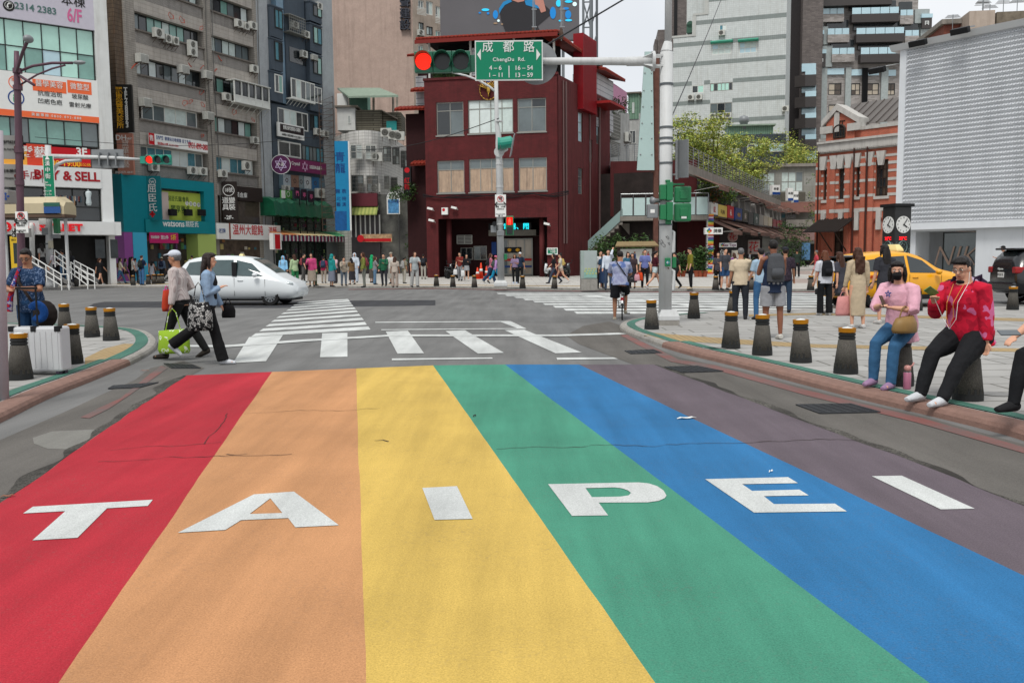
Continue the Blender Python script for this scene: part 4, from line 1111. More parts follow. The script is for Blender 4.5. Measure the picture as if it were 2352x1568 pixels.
# ================================================================ F: red brick police station on the corner
fF=Fac('red_corner_building','dark red three-storey brick corner building with gold eagle emblem and open arcade',981,68,(1,-0.2),1282)
mRB=tile_mat('red_brick_dark','#5f2023','#521b1d','#3a1413',0.24,0.07,0.012,0.65,0.5,dirt='#2b0f10',dirt_amt=0.6,var=0.24,bump=0.35,ds=0.6)
mRS=mat('red_plaster','#5b2728',0.8,var=0.2,vs=1.2,dirt='#2d1414',dirt_amt=0.7)
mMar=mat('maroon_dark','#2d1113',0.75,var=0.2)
zP=fF.px(985,186)[1]
zAr=fF.px(1007,503)[1]
h3=[fF.r(1001.5,236,1064,312),fF.r(1074.5,231,1178,308),fF.r(1188,227,1254,304)]
h2=[fF.r(1003.5,370,1066,444),fF.r(1077,366,1180,442),fF.r(1191,363,1256,439)]
xL,xR=fF.px(1007,560)[0],fF.px(1257,560)[0]
b=MB();shell(b,0,fF.W,KH,zP,12.5,h3+h2+[(xL,xR,KH,zAr)],rd=0.22)
b.box(-0.06,fF.W+0.06,-0.08,0.3,zP,zP+0.18)
b.build('wall',mRB,fF.root)
for i,h in enumerate(h3):
 zs=h[2]+(h[3]-h[2])*0.74
 window(fF.root,h,'grey',(['grey','grey','dark'],['white','white','pale'],['grey','dark'])[i],4 if i==1 else 2,1,[zs],y=0.14,t=0.07,sill=0.06)
for i,h in enumerate(h2):
 zs=h[2]+(h[3]-h[2])*0.72
 o=window(fF.root,h,'grey','tan',4 if i==1 else 2,1,[zs],y=0.14,t=0.07,sill=0.06)
 MB().box(h[0]+0.05,h[1]-0.05,0.139,0.149,zs,h[3]-0.05).build('fanlight',GL['grey'],o)
for px0,px1,rd in((1018,1029,0),(1234,1245.5,0)):
 x=(fF.px(px0,560)[0]+fF.px(px1,560)[0])/2
 MB().cyl((x,1.0,KH),(x,1.0,zAr+0.1),0.2,n=16).build('column',mRS,fF.root,smooth=True)
 # arcade interior
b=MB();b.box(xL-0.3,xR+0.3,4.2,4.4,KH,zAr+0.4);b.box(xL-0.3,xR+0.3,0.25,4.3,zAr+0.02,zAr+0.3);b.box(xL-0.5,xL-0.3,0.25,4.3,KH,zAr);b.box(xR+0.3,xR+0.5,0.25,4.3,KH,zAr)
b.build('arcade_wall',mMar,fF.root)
YI=4.1
def ri(pl,pt,pr,pb):return fF.r(pl,pt,pr,pb,YI)
window(fF.root,ri(1058,569,1086,597),'grey','dark',2,1,y=YI);window(fF.root,ri(1088,565,1118,597),'grey',['grey','dark'],2,1,y=YI)
q=ri(1050,541,1084,560);b=MB()
for i in range(7):b.box(q[0],q[1],YI-0.06,YI+0.02,q[2]+i*(q[3]-q[2])/6-0.03,q[2]+i*(q[3]-q[2])/6+0.03)
for i in range(3):b.box(q[0]+i*(q[1]-q[0])/2-0.03,q[0]+i*(q[1]-q[0])/2+0.03,YI-0.065,YI+0.02,q[2],q[3])
b.build('vent_grille',FR['white'],fF.root)
window(fF.root,ri(1148,548,1224,632),'grey',['grey','sky','beige','grey'],4,1,[2.9],y=YI-0.1,t=0.12,name='entrance_door')
q=ri(1160,568,1198,581);MB().box(q[0],q[1],YI-0.2,YI-0.15,q[2],q[3]).build('door_panel',BLK,fF.root)
for px in(1170,1189):
 x,z=fF.px(px,574,YI-0.22);MB().ell((x,YI-0.22,z),(0.16,0.03,0.13),10).build('door_emblem',GLD,fF.root)
q=ri(1160,610,1222,614);MB().box(q[0],q[1],YI-0.2,YI-0.15,q[2],q[3]).build('door_stripe',NAVY,fF.root)
q=ri(1160,594,1222,599);MB().box(q[0],q[1],YI-0.2,YI-0.15,q[2],q[3]).build('door_stripe',RED,fF.root)
q=fF.r(1122,529,1231,542,2.6);MB().box(q[0],q[1],2.6,4.1,q[2],q[3]).build('door_canopy',mat('canopy_grey','#6d6a62',0.6,var=0.2),fF.root)
q=fF.r(1122,513,1220,528,2.7);MB().box(q[0],q[1],2.7,3.0,q[2],q[3]).build('led_board',BLK,fF.root)
x,z=fF.px(1184,521,2.65);text('開電器、關',mat('led_cyan','#22d3e0',emit=1.4),fF.root,x-0.2,z,0.5,2.68,bold=0.02)
q=ri(1130,556,1141,585);MB().box(q[0],q[1],YI-0.15,YI-0.1,q[2],q[3]).build('notice_board',NAVY,fF.root)
# gold eagle emblem over the windows
em=thing('eagle_emblem','gold eagle emblem with wreath mounted high on the red brick front','emblem',fF.world(*(lambda q:(q[0],-0.12,q[1]))(fF.px(1123,205))),fF.rz)
mG=mat('gold','#b08d3e',0.35,metal=0.7,var=0.15)
b=MB();k_=fF.m(1123)
for sgn in(-1,1):
 for i in range(6):
  a=R(20+i*17);L_=(26-i*1.5)*k_
  p=V((sgn*4*k_,0,0));e=V((sgn*L_*math.cos(a),-0.03,L_*math.sin(a)*0.85+2*k_))
  b.tube([p,p.lerp(e,0.5),e],[2.2*k_,2.6*k_,0.6*k_],6,flat=0.5)
 for i in range(7):
  a=R(-80+i*20);c=V((sgn*20*k_*math.cos(a),0,22*k_*math.sin(a)-2*k_));t=V((-math.sin(a)*sgn*7*k_,0,math.cos(a)*7*k_))
  b.tube([c-t*0.5,c,c+t],[1.0*k_,2.6*k_,0.3*k_],6,flat=0.5)
b.ell((0,-0.04,-2*k_),(4.5*k_,0.06,9*k_),10);b.ell((0,-0.05,9*k_),(2.6*k_,0.06,3.2*k_),8)
b.tube([(0,0,-8*k_),(0,0,-17*k_)],[3*k_,6*k_],8,flat=0.3)
b.build('relief',mG,em,smooth=True)
MB().ell((0,-0.03,17*k_),(6*k_,0.05,6*k_),12).build('badge',mat('badge_blue','#2e3568',0.4),em)
# loose cables slung across the front, CCTV, notice plate
b=MB()
for k in range(3):
 pts=[]
 for i in range(22):
  x=-0.2+(fF.W+1.0)*i/21
  zc=fF.px(1100,450)[1]
  pts.append((x,-0.1-0.03*k,zc-0.12*math.sin(math.pi*((i/21*4)%1))+0.06*k+0.08*math.sin(i*0.9+k)))
 b.tube(pts,0.035,5)
cb=thing('cable_bundle','bundle of black cables slung across the red brick front above the arcade','cable',fF.O,fF.rz)
b.build('cables',BLK,cb)
mTe=mat('terracotta','#7d2a1d',0.7,var=0.25,vs=5,bump=0.3)
def tiled_eave(name_root,p0,p1,dirn,run,drop,m=mTe,n=None,par=None,nm='eave'):
 """tiled lean-to roof between wall points p0 and p1, sloping out along dirn"""
 p0,p1,d=V(p0),V(p1),V(dirn)
 L=(p1-p0).length;n=n or max(4,int(L/0.28));b=MB();e=(p1-p0)/n
 for i in range(n):
  a=p0+e*i
  pts=[]
  for s_ in range(4):
   f_=s_/3
   q=a+d*(run*f_)-V((0,0,drop*f_))
   pts.append(q)
  r_=e.length*0.5
  b.tube([q+e*0.5 for q in pts],r_,6,flat=0.9)
 u=V((0,0,0.07))
 b.prism([p0-u,p1-u,p1+d*run-V((0,0,drop))-u,p0+d*run-V((0,0,drop))-u],(0,0,-0.05))
 return b.build(nm,m,par,smooth=True)
 # roof terrace with its tiled canopy
zr0=fF.px(974,97,-0.8)[1];
b=MB()
for x in(0.3,3.4,6.6,fF.W-0.3):b.box(x-0.07,x+0.07,0.4,0.54,zP,zr0+0.2)
b.build('terrace_post',FR['white'],fF.root)
tiled_eave('e',(-0.35,1.6,zr0+0.75),(fF.W+0.1,1.6,zr0+0.75),(0,-1,0),2.4,0.5,par=fF.root,nm='terrace_roof')
MB().box(-0.4,fF.W+0.15,-0.86,-0.8,zr0-0.1,zr0+0.17).build('fascia',mat('fascia_red','#6e2019',0.6),fF.root)
b=MB();b.box(0.3,fF.W-0.2,3.0,3.2,zP,zr0+0.6);b.box(-0.3,fF.W,1.5,6,zr0+0.5,zr0+0.6);b.build('terrace_wall',mat('dark_loft','#1d1b1b',0.8,var=0.3),fF.root)
b=MB();q=fF.r(1080,105,1095,172,0.5);b.box(q[0],q[1]+1.5,0.55,0.65,zP,zr0-0.3)
b.build('panel',tile_mat('corrugated_white','#b9bbbd','#b2b4b6','#70757a',9,0.4,0.03,0.5,0.0),fF.root)
b=MB();rr=random.Random(3)
for i in range(160):
 x=rr.uniform(0.4,3.2);z=zP+rr.uniform(0.1,1.1);y=rr.uniform(0.3,0.8);s_=0.16
 b.quad((x,y,z),(x+s_*rr.uniform(-1,1),y-0.1,z+s_),(x+s_,y-0.05,z+s_*rr.uniform(-1,1)),(x+s_*0.5,y,z-s_))
tag(b.build('terrace_plant',mat('leaf_dark','#2c4020',0.6,var=0.4)),'leafy plants growing on the roof terrace of the red building','plant').location=fF.O
bpy.data.objects['terrace_plant'].rotation_euler=(0,0,fF.rz)
# right side wall
fS=Fac('x','',1282.5,fF.world(fF.W,0,0).y,DS,1400,root=False)
sw=bpy.data.objects.new('side_wall',None)
hs=[fS.r(1327,256,1338,324),fS.r(1369,268,1376,330),fS.r(1327,385,1338,445),fS.r(1353,320,1360,372)]
b=MB();wall_holes(b,0.02,fS.W,KH,fS.px(1290,176)[1],hs,-0.03,0.15)
sw=b.build('side_wall',mRS,fF.root)
def onto(o,f,root_f):
 d=f.O-root_f.O;c,s_=math.cos(-root_f.rz),math.sin(-root_f.rz)
 o.location=(d.x*c-d.y*s_,d.x*s_+d.y*c,0);o.rotation_euler=(0,0,f.rz-root_f.rz)
onto(sw,fS,fF)
for h in hs:window(sw,h,'grey',['sky','grey'],1,3,y=0.1,t=0.06)
b=MB()
for px,w_ in((1291,0.05),(1352,0.05),(1374,0.08),(1297,0.07)):
 x=fS.px(px,300)[0];b.cyl((x,-0.12,2.5),(x,-0.12,fS.px(1300,190)[1]),w_,n=6)
b.build('drain_pipe',mat('pipe_maroon','#6a5553',0.5),sw)
q=fS.r(1337,101,1369,250,-0.4)
b=MB();b.box(q[0],q[1],-0.45,0.3,q[2],q[3]+0.8)
for i in range(14):b.box(q[0]+i*(q[1]-q[0])/14,q[0]+(i+0.4)*(q[1]-q[0])/14,-0.5,-0.451,q[2],q[3]+0.8)
b.build('red_cladding',mat('red_cladding','#7d1019',0.45,var=0.12),sw)
tiled_eave('e',(0,1.2,fS.px(1290,82)[1]),(fS.W*0.75,1.2,fS.px(1290,82)[1]-0.3),(0,-1,0),1.6,0.35,par=sw,nm='terrace_roof')
q=fS.r(1370,166,1392,260,0)
MB().box(q[0],q[1]+2,0.0,2,q[2]-1,q[3]).build('panel',MATS['corrugated_white'],sw)
tiled_eave('e',(q[0]-0.5,1,q[3]+0.6),(q[1]+2.5,1,q[3]+0.6),(0,-1,0),1.9,0.5,par=sw,nm='eave')
q=fS.r(1371,232,1405,240,-0.5);MB().box(q[0],q[1],-1.6,0,q[3]-0.2,q[3]).build('awning',mat('awning_red','#8c1d1d',0.6),sw)
# left recessed wing with eaves and flame sign
fW=Fac('x','',938,73,(1,-0.2),985,root=False)
b=MB();b.box(0,fW.W,0,8,KH,fW.px(940,262)[1]);b.box(fW.px(955,200)[0],fW.W,0.6,8,fW.px(940,262)[1],fW.px(960,120)[1])
wgo=b.build('side_wing',mMar,fF.root);onto(wgo,fW,fF)
q=fW.r(955,176,980,251,0.5);MB().box(q[0],q[1],0.45,0.59,q[2],q[3]).build('panel',MATS['corrugated_white'],wgo)
for pl,pr,pt in((905,982,252),(942,980,208),(934,952,127),(942,982,377)):
 q=fW.r(pl,pt,pr,pt+5,-1.0)
 tiled_eave('e',(q[0],0.3,q[3]+0.35),(q[1],0.3,q[3]+0.35),(0,-1,0),1.3,0.35,par=wgo,nm='eave')
S=blade(fW,'narrow black vertical sign with red flame logo on the maroon wing',934.5,383,448,18,BLK,-0.1,y0=-1.0)
S.disc(935,391,6,RED);S.t('紅\n辣',935,423,13,RED,bold=0.05)
for q_,lb in((((1000,483),(1010,481)),'white security camera above the left pillar of the arcade'),):
 pass
def camera_unit(px,py,f,lb,sx=1):
 x,z=f.px(px,py,-0.3)
 t=thing('security_camera',lb,'security camera',f.world(x,-0.3,z),f.rz,'security cameras on the red building')
 MB().box(-0.22,0.2,-0.1,0.1,-0.06,0.1,Matrix.Rotation(R(14*sx),4,'Y')).build('housing',WHT,t,bevel=0.02)
 MB().cyl((0.2*sx,0,-0.02),(0.2*sx,0.3,-0.12),0.03,n=6).build('arm',FR['white'],t)
camera_unit(988,480,fF,'white security camera at the left edge of the red front');camera_unit(1043,478,fF,'white security camera right of the white alarm box',1);camera_unit(991,507,fF,'small white security camera low on the left pillar');camera_unit(1256,515,fF,'small white security camera on the right pillar')
S=Sign(fF,'white alarm box with small red shield on the red front',1014,477,1028,493,WHT,y=-0.25,th=0.2,name='alarm_box',cat='alarm box');S.disc(1019,482,3.5,RED)
S=Sign(fF,'small green street name plate reading 10 on the right pillar',1257,570,1280,584,GRNS,y=-0.15,th=0.05,name='street_plate',edge=WHT)
S.t('成都路',1268,573,5,WHT);S.t('10巷',1270,578.5,6,WHT,bold=0.03);S.t('Chengdu Rd.',1268,583,3,WHT)
# ================================================================ G: giant LED screen on a steel frame
fG=Fac('led_billboard','giant grey LED screen showing a dark figure and blue lights above the red building',1020,92,(1,-0.05),1332,cat='billboard')
zG0=fG.px(1100,96)[1];zG1=fG.px(1100,-260)[1]
MB().box(0,fG.W,0,0.8,zG0,zG1).build('screen',mat('led_grey','#5c5a5d',0.6,emit=0.06,var=0.06,vs=0.5),fG.root)
def blob(pts,m,nm,y):
 b=MB();b.prism([(fG.px(x,yy,y)[0],y,fG.px(x,yy,y)[1])for x,yy in pts],(0,0.02,0));return b.build(nm,m,fG.root)
blob([(1170,-60),(1212,-60),(1215,-10),(1240,2),(1262,22),(1266,34),(1235,60),(1245,84),(1165,84),(1150,45),(1147,20),(1160,6),(1172,-4)],mat('led_black','#2e2d30',emit=0.05),'figure',-0.04)
blob([(1146,34),(1146,20),(1156,5),(1172,-2),(1176,4),(1160,12),(1152,22)],mat('led_blue','#1f6d9c',emit=0.35),'jacket',-0.07)
blob([(1205,2),(1225,-2),(1240,8),(1244,22),(1222,16),(1208,12)],MATS['led_blue'],'jacket',-0.07)
blob([(1175,-60),(1206,-60),(1204,3),(1190,6),(1176,1)],mat('led_skin','#a9776a',emit=0.15),'neck',-0.06)
blob([(1223,-20),(1243,-20),(1252,16),(1254,26),(1243,30),(1236,14),(1228,10)],MATS['led_skin'],'hand',-0.08)
for px,py,w_,h_,m in((1115,23,9,3,'c'),(1102,30,3,2,'b'),(1121,31,3,3,'b'),(1138,34,6,10,'b'),(1145,48,3,3,'w'),(1138,54,5,2,'o'),(1153,56,2.5,2,'o'),(1283,8,6,8,'c'),(1270,30,7,14,'b'),(1305,34,7,10,'b'),(1306,4,9,3,'c'),(1320,10,5,5,'w'),(1287,48,4,2,'c'),(1306,47,8,2.5,'c'),(1300,20,7,3,'b')):
 mm={'c':mat('led_cyan2','#2aa7cf',emit=0.7),'b':mat('led_blue2','#1b6fae',emit=0.45),'w':mat('led_white','#bfd6d8',emit=0.5),'o':mat('led_orange','#8d7660',emit=0.2)}[m]
 blob([(px+w_*math.cos(a*math.pi/6),py+h_*math.sin(a*math.pi/6))for a in range(12)],mm,'light_spot',-0.05)
b=MB()
xa_,xb_,xc_=fG.W+0.4,fG.W+1.1,fG.px(1374,100)[0]
for x,y in((xa_,0.4),(xb_,0.2),(xc_,3),(xc_-0.6,0.6)):b.box(x-0.12,x+0.12,y-0.12,y+0.12,5,zG1)
for i in range(9):
 z=zG0-6+i*2.4
 for j,(x0,x1,y1)in enumerate(((xb_,xc_-0.6,0.6),(xa_,xb_,0.3))):
  b.cyl((x0,0.3,z),(x1,y1,z),0.07,n=5);b.cyl((x0,0.3,z),(x1,y1,z+2.4*(1 if i%2 else-1)),0.07,n=5)
 b.cyl((xb_,0.3,z),(xc_,3,z+2.4),0.07,n=5)
for x in(1,4,8,12):b.box(x-0.15,x+0.15,0.9,1.2,8,zG0+0.2)
b.build('steel_frame',mat('truss_grey','#6f7477',0.5,metal=0.5),fG.root)
for px,lb in((1225,'tall white aerial mast standing on the red roof before the screen'),(1289,'rusty based aerial mast at the roof corner before the screen')):
 p=AT(px,84,66);t=thing('aerial_mast',lb,'aerial',p)
 b=MB();b.cyl((0,0,-0.3),(0,0,5),0.045,n=6);b.cyl((0.12,0,0),(0.12,0,3.5),0.025,n=5);b.box(-0.1,0.25,-0.05,0.05,0.6,0.68);b.box(-0.1,0.25,-0.05,0.05,1.8,1.88)
 b.build('mast',STEEL,t)
 MB().lathe([(0.14,-0.2),(0.16,0.2),(0.1,0.45),(0.05,0.6)],10).build('insulator',RUST,t)
 # ================================================================ H: small old houses down the side lane
fH=Fac('lane_house','weathered white lane house with barred balconies and a pink rooftop panel',1384,82,DS,1445)
mHw=mat('lane_white','#a5a6a3',0.8,var=0.2,vs=1.2,dirt='#58534d',dirt_amt=0.7)
b=MB();b.box(-2,fH.W,0,10,KH,fH.px(1400,240)[1]);b.build('wall',mHw,fH.root)
for q in(fH.r(1404,255,1424,312,-0.9),fH.r(1402,322,1424,350,-0.9)):
 b=MB()
 for i in range(14):
  x=q[0]+(q[1]-q[0])*i/13;b.box(x-0.03,x+0.03,-0.95,-0.9,q[2],q[3])
 for i in range(8):
  z=q[2]+(q[3]-q[2])*i/7;b.box(q[0],q[1],-0.96,-0.89,z-0.03,z+0.03)
 b.box(q[0],q[1],-0.9,0,q[2]-0.1,q[2]);b.build('balcony_grille',FR['grey'],fH.root)
 MB().box(q[0],q[1],-0.1,-0.05,q[2],q[3]).build('window',GL['dark'],fH.root)
q=fH.r(1393,186,1440,262,1.0);MB().prism([(q[0],1,q[2]+3.2),(q[1],1,q[2]-1.5),(q[1],1,q[2]+3),(q[0],1,q[3])],(0,0.3,0)).build('pink_panel',mat('pink_panel','#b5809b',0.6,var=0.15),fH.root)
aircon(fH,1442,316,'AC unit on the white lane house beside the red building',w=1.1,h=0.9)
fH2=Fac('shed_house','pale house with green corrugated rooftop shed at the far end of the lane',1443,105,(1,-0.25),1475)
b=MB();b.box(0,fH2.W+1,0,9,KH,fH2.px(1445,262)[1]);b.build('wall',mHw,fH2.root)
q=fH2.r(1443,216,1467,268,-0.1);MB().box(q[0],q[1],-0.1,5,q[2]-0.3,q[3]).build('shed',tile_mat('corrugated_green','#6f8d78','#698673','#4a6154',0.3,9,0.03,0.6,0.0),fH2.root)
MB().box(q[0]-0.2,q[1]+0.3,-0.4,5.2,q[3],q[3]+0.15).build('roof',mat('hut_roof','#6e675e'),fH2.root)
window(fH2.root,fH2.r(1452,236,1457,260,-0.12),'white','pale',1,5,y=-0.12)
window(fH2.root,fH2.r(1446,300,1460,330,-0.12),'white','dark',2,1,y=-0.06);window(fH2.root,fH2.r(1463,360,1475,390,-0.12),'green','dark',2,1,y=-0.06)
# ================================================================ P: maroon stair block and balcony
fP=Fac('stair_block','maroon block with concrete stair, frosted glass balcony and grey roof railing',1402,74,(1,-0.1),1512)
mMW=mat('maroon_wall','#4a1c1d',0.75,var=0.15,vs=1.5,dirt='#2a1314',dirt_amt=0.4)
zf0=fP.px(1450,497)[1];zf1=fP.px(1450,370)[1]
b=MB();wall_holes(b,0,fP.W+3,zf0,zf1,[fP.r(1422,421,1461,452),fP.r(1480,419,1506,452)],0,0.4);b.box(0,fP.W+3,0.42,8,zf0,zf1);b.box(2.6,fP.W+5,1.5,8,KH,zf0-0.31)
b.build('wall',mMW,fP.root)
mCo=mat('raw_concrete','#827d76',0.85,var=0.2,vs=1.5,dirt='#4c4742',dirt_amt=0.55)
q=fP.r(1424,497,1627,506,-2.0)
MB().box(q[0],q[1],-2.2,0.41,q[3]-0.35,q[3]-0.003).build('balcony_slab',mCo,fP.root)
mFr=mat('frosted_glass','#b4cbc9',0.35,var=0.06)
b=MB();q2=fP.r(1426,484,1627,497,-2.15);z1_=fP.px(1440,455,-2.15)[1]
n=7
for i in range(n):
 x0=q2[0]+(q2[1]-q2[0])*i/n;x1=q2[0]+(q2[1]-q2[0])*(i+1)/n
 b.box(x0+0.06,x1-0.06,-2.17,-2.13,q[3]+0.05,z1_)
o=b.build('glass_panels',mFr,fP.root)
b=MB()
for i in range(n+1):
 x0=q2[0]+(q2[1]-q2[0])*i/n;b.cyl((x0,-2.15,q[3]),(x0,-2.15,z1_+0.3),0.035,n=6)
b.cyl((q2[0],-2.15,z1_+0.3),(q2[1],-2.15,z1_+0.3),0.045,n=6);b.build('handrail',STEEL,fP.root)
# outside stair going down to the left
st=MB();xs0=fP.px(1430,500,-2)[0];nst=14
for i in range(nst):
 x=xs0-i*0.32;z=q[3]-0.35-i*(q[3]-0.5)/nst;st.box(x-0.32,x,-2.1,-0.6,z-0.3,z)
st.build('stair',mCo,fP.root)
b=MB();b.prism([(xs0,-2.12,q[3]-0.2),(xs0,-2.12,q[3]+0.6),(xs0-4.4,-2.12,1.2),(xs0-4.4,-2.12,0.3)],(0,-0.05,0));b.build('stair_glass',mat('stair_glass','#7f9592',.3),fP.root)
b=MB();b.prism([(xs0+3.2,-0.4,0.1),(xs0+4.0,-0.4,0.1),(xs0+0.6,-0.4,q[3]-0.5),(xs0-0.2,-0.4,q[3]-0.5)],(0,0.8,0));b.build('stair_beam',mCo,fP.root)
b=MB();zt_=zf1
for i in range(8):b.cyl((0,0.1,zt_+0.16*(i+1)),(fP.W+0.2,0.1,zt_+0.16*(i+1)),0.02,n=5)
for i in range(7):b.cyl((fP.W*i/6,0.1,zt_),(fP.W*i/6,0.1,zt_+1.35),0.03,n=5)
b.build('roof_railing',STEEL,fP.root)
# tall frosted glass pylon sign
pB=AT(1483,588,62);py=thing('glass_pylon','tall tapering frosted glass pylon on a brown steel post beside the white mast','pylon',V((pB.x,pB.y,0)))
def rp(px,pyy,dy=0.0):return AT(px,pyy,62+dy)-V((pB.x,pB.y,0))
b=MB()
b.prism([rp(1463,391),rp(1503,391),rp(1499,119),rp(1481,119)],(0,0.12,0))
b.build('glass',mat('pylon_glass','#9db3b0',0.25,var=0.08,vs=0.4),py)
b=MB()
for yy in(140,168,208,245,283,318,355):
 for t_ in(0.15,0.85):
  w0=1481-(yy-119)/272*18;w1=1499+(yy-119)/272*4
  c=rp(w0+(w1-w0)*t_,yy);b.ell(c+V((0,-0.03,0)),(0.05,0.04,0.05),8)
b.build('bolt',STEEL,py)
x=rp(1508,588)
b=MB();b.box(x.x-0.16,x.x+0.16,0.3,0.6,-0.0,rp(1508,130).z);b.box(rp(1499,0).x,x.x-0.165,0.25,0.55,rp(1500,395).z,rp(1500,125).z)
b.build('post',mat('rust_post','#5b3d34',0.8,var=0.3),py)
# ================================================================ M: two-storey market row
fM=Fac('market_row','two-storey market row with brown awnings, roof railing and hanging shop signs',1622,71,DS,1806)
zg1=fM.px(1640,500)[1];zr=fM.px(1640,410)[1]
b=MB();b.box(0,fM.W,3.0,10,KH,zr+0.5);b.box(0,fM.W,0.4,3.1,zg1-0.2,zg1+0.1)
b.build('wall',mat('market_dark','#2a2321',0.7,var=0.6,vs=0.9),fM.root)
b=MB();b.box(-4.5,fM.W,0.8,1.2,zr,zr+0.7);b.build('parapet',mCo,fM.root)
b=MB()
for i in range(7):b.cyl((-4.5,0.9,zr+0.85+0.2*i),(fM.W,0.9,zr+0.85+0.2*i),0.025,n=5)
for i in range(30):b.cyl((-4.5+(fM.W+4.5)*i/29,0.9,zr+0.6),(-4.5+(fM.W+4.5)*i/29,0.9,zr+2.1),0.035,n=5)
b.build('roof_railing',STEEL,fM.root)
mAw=mat('awning_brown','#6a5148',0.85,var=0.25,vs=1.5,dirt='#3f302b',dirt_amt=0.4)
n=12
for lvl,(z,run,drop)in enumerate(((zg1,2.4,1.0),(zr-0.1,1.8,0.8))):
 for i in range(n):
  x0=(-3.0 if lvl else 0.3)+(fM.W+(2.4 if lvl else-0.6))*i/n;x1=x0+fM.W/n*0.94
  b=MB();rr_,dd=run*rnd.uniform(0.8,1.15),drop*rnd.uniform(0.8,1.25)
  b.prism([V((x0,0.4,z)),V((x1,0.4,z)),V((x1,0.4-rr_,z-dd)),V((x0,0.4-rr_,z-dd))],(0,0,-0.04));b.box(x0,x1,0.4-rr_-0.02,0.4-rr_,z-dd-0.3,z-dd)
  o=b.build('awning',mAw,fM.root)
  g=MB();g.cyl((x0,0.3,z-1.2),(x0,0.4-rr_,z-dd-0.06),0.03,n=5);g.build('arm',FR['grey'],o)
sgn=[('red and white photo signboard, nearest in the market row',1634,464,1649,495,WHT,'紅',RED),('yellow signboard reading FUN PLAZA',1650,469,1670,500,col('sign_lemon','#c9b35a'),'FUN',col('ink_brown','#5b4a2c')),('red signboard with white brush characters',1671,471,1686,503,RED,'私',WHT),('white edged navy signboard with gold letters',1689,476,1705,506,NAVY,'410',GLD),('olive green signboard in the market row',1706,481,1718,509,col('sign_olive','#3c3d2a'),'麻',col('ink_cream','#cfc5bd')),('charcoal signboard in the market row',1719,486,1731,514,col('sign_char','#2b2d2c'),'',WHT),('dark green signboard with leaf drawing',1732,489,1743,517,col('sign_leaf','#24423a'),'竹',SILV),('pale grey signboard in the market row',1744,492,1754,519,col('sign_pale','#8a877f'),'',WHT),('beige signboard in the market row',1755,495,1764,520,col('sign_beige','#a39b8a'),'',WHT),('cream signboard with blue stripe',1765,498,1774,521,col('sign_cream','#b0a68d'),'',WHT),('dark red signboard, third from the far end',1776,503,1783,522,col('sign_wine','#7a1a20'),'',WHT),('dark red signboard, second from the far end',1784,505,1790,523,col('sign_wine','#7a1a20'),'',WHT),('dark red signboard at the far end of the row',1791,506,1797,525,col('sign_wine','#7a1a20'),'',WHT)]
for lb,pl,pt,pr,pb,m,t_,tm in sgn:
 S=Sign(fM,lb,pl,pt,pr,pb,m,y=-0.2,th=0.3,group='signboards along the market row')
 if t_:S.t(t_,(pl+pr)/2,(pt+pb)/2+3,14 if len(t_)==1 else 9,tm,sx=1.8 if len(t_)==1 else 2.0,bold=0.02)
 MB().box(-S.w/2,S.w/2,-0.012,-0.001,-S.h/2,-S.h/2+0.12).build('lower_edge',BLK,S.root)
lx=[(1694,468),(1708,472),(1721,477),(1733,480),(1744,484),(1754,487),(1764,490),(1773,492),(1782,494),(1790,496)]
for k,(px_,py_)in enumerate(lx):
 x,z=fM.px(px_,py_)
 t=thing('concrete_lantern','small pale concrete lantern block on the ledge above the market signs','lantern',fM.world(x,0.2,z-0.5),fM.rz,'lantern blocks on the market ledge')
 MB().loft([[V((sx*a,sy*a,z_))for sx,sy in((-1,-1),(1,-1),(1,1),(-1,1))]for a,z_ in((0.36,0),(0.27,0.95),(0.2,1.0))]).build('block',mat('pale_concrete','#9a9a97',0.8,var=0.1),t)
for k,(pl,pt,pr,pb,lb)in enumerate(((1774,425,1792,447,'upper white lightbox sign with blue foot on the market roof'),(1810,432,1822,461,'white lightbox sign, second on the market roof edge'),(1823,439,1834,465,'white lightbox sign, third on the market roof edge'),(1838,444,1846,468,'white lightbox sign with red lower half, last on the market roof edge'))):
 f_=Fac('x','',pl,88+14*k,(1,0.25),pr,root=False)
 S=Sign(f_,lb,pl,pt,pr,pb,WHT,th=0.5);S.patch(pl,pb-6,pr,pb,RED if k==3 else NAVY);S.t('美髮',(pl+pr)/2,(pt+pb)/2-2,6,BLKI)
S=blade(fM,'white lightbox with coloured pinwheel logo and shop characters at the market corner',1640,523,538,40,WHT,0.1,y0=-1.6)
S.t('牌樂',1648,531,9,BLKI,bold=0.03)
for i,c in enumerate(('#c0392b','#d9a62e','#3a8f4d','#2f66a8')):S.disc(1629+3.2*math.cos(i*1.57),530+3.2*math.sin(i*1.57),2.8,col('pin_%d'%i,c))
# barber striped column and black shop board, flower signs
pc=G(1630,611+18,KH);t=thing('striped_post','white post with rainbow diagonal stripes and small shop characters','post',pc)
cs=['#c94a3a','#d99a3c','#d8cf5a','#4f9a5c','#3f74b0','#7a4f97','#c7c9cb']
b=MB()
for i in range(44):
 b.mat(i%7);z=i*0.105;b.box(-0.22,0.22,-0.22,0.22,z,z+0.1)
b.build('stripes',[col('rain_%d'%i,c)for i,c in enumerate(cs)],t)
MB().box(-0.26,-0.222,-0.26,0.26,0,4.7).build('edge',WHT,t)
f_=Fac('x','',1652,72,(1,0.02),1693,root=False)
S=Sign(f_,'black shop board with white header reading Sex Toys',1652,558,1692,616,BLK,th=0.3);S.patch(1652,558,1692,568,WHT);S.t('Sex Toys',1676,563,6,col('ink_plum','#6f3560'),y=-0.02,bold=0.02)
for i,c in enumerate(('#c0392b','#d9a62e','#3a8f4d','#2f66a8')):S.disc(1659+2*math.cos(i*1.57),563+2*math.sin(i*1.57),1.9,col('pin_%d'%i,c),y=-0.02)
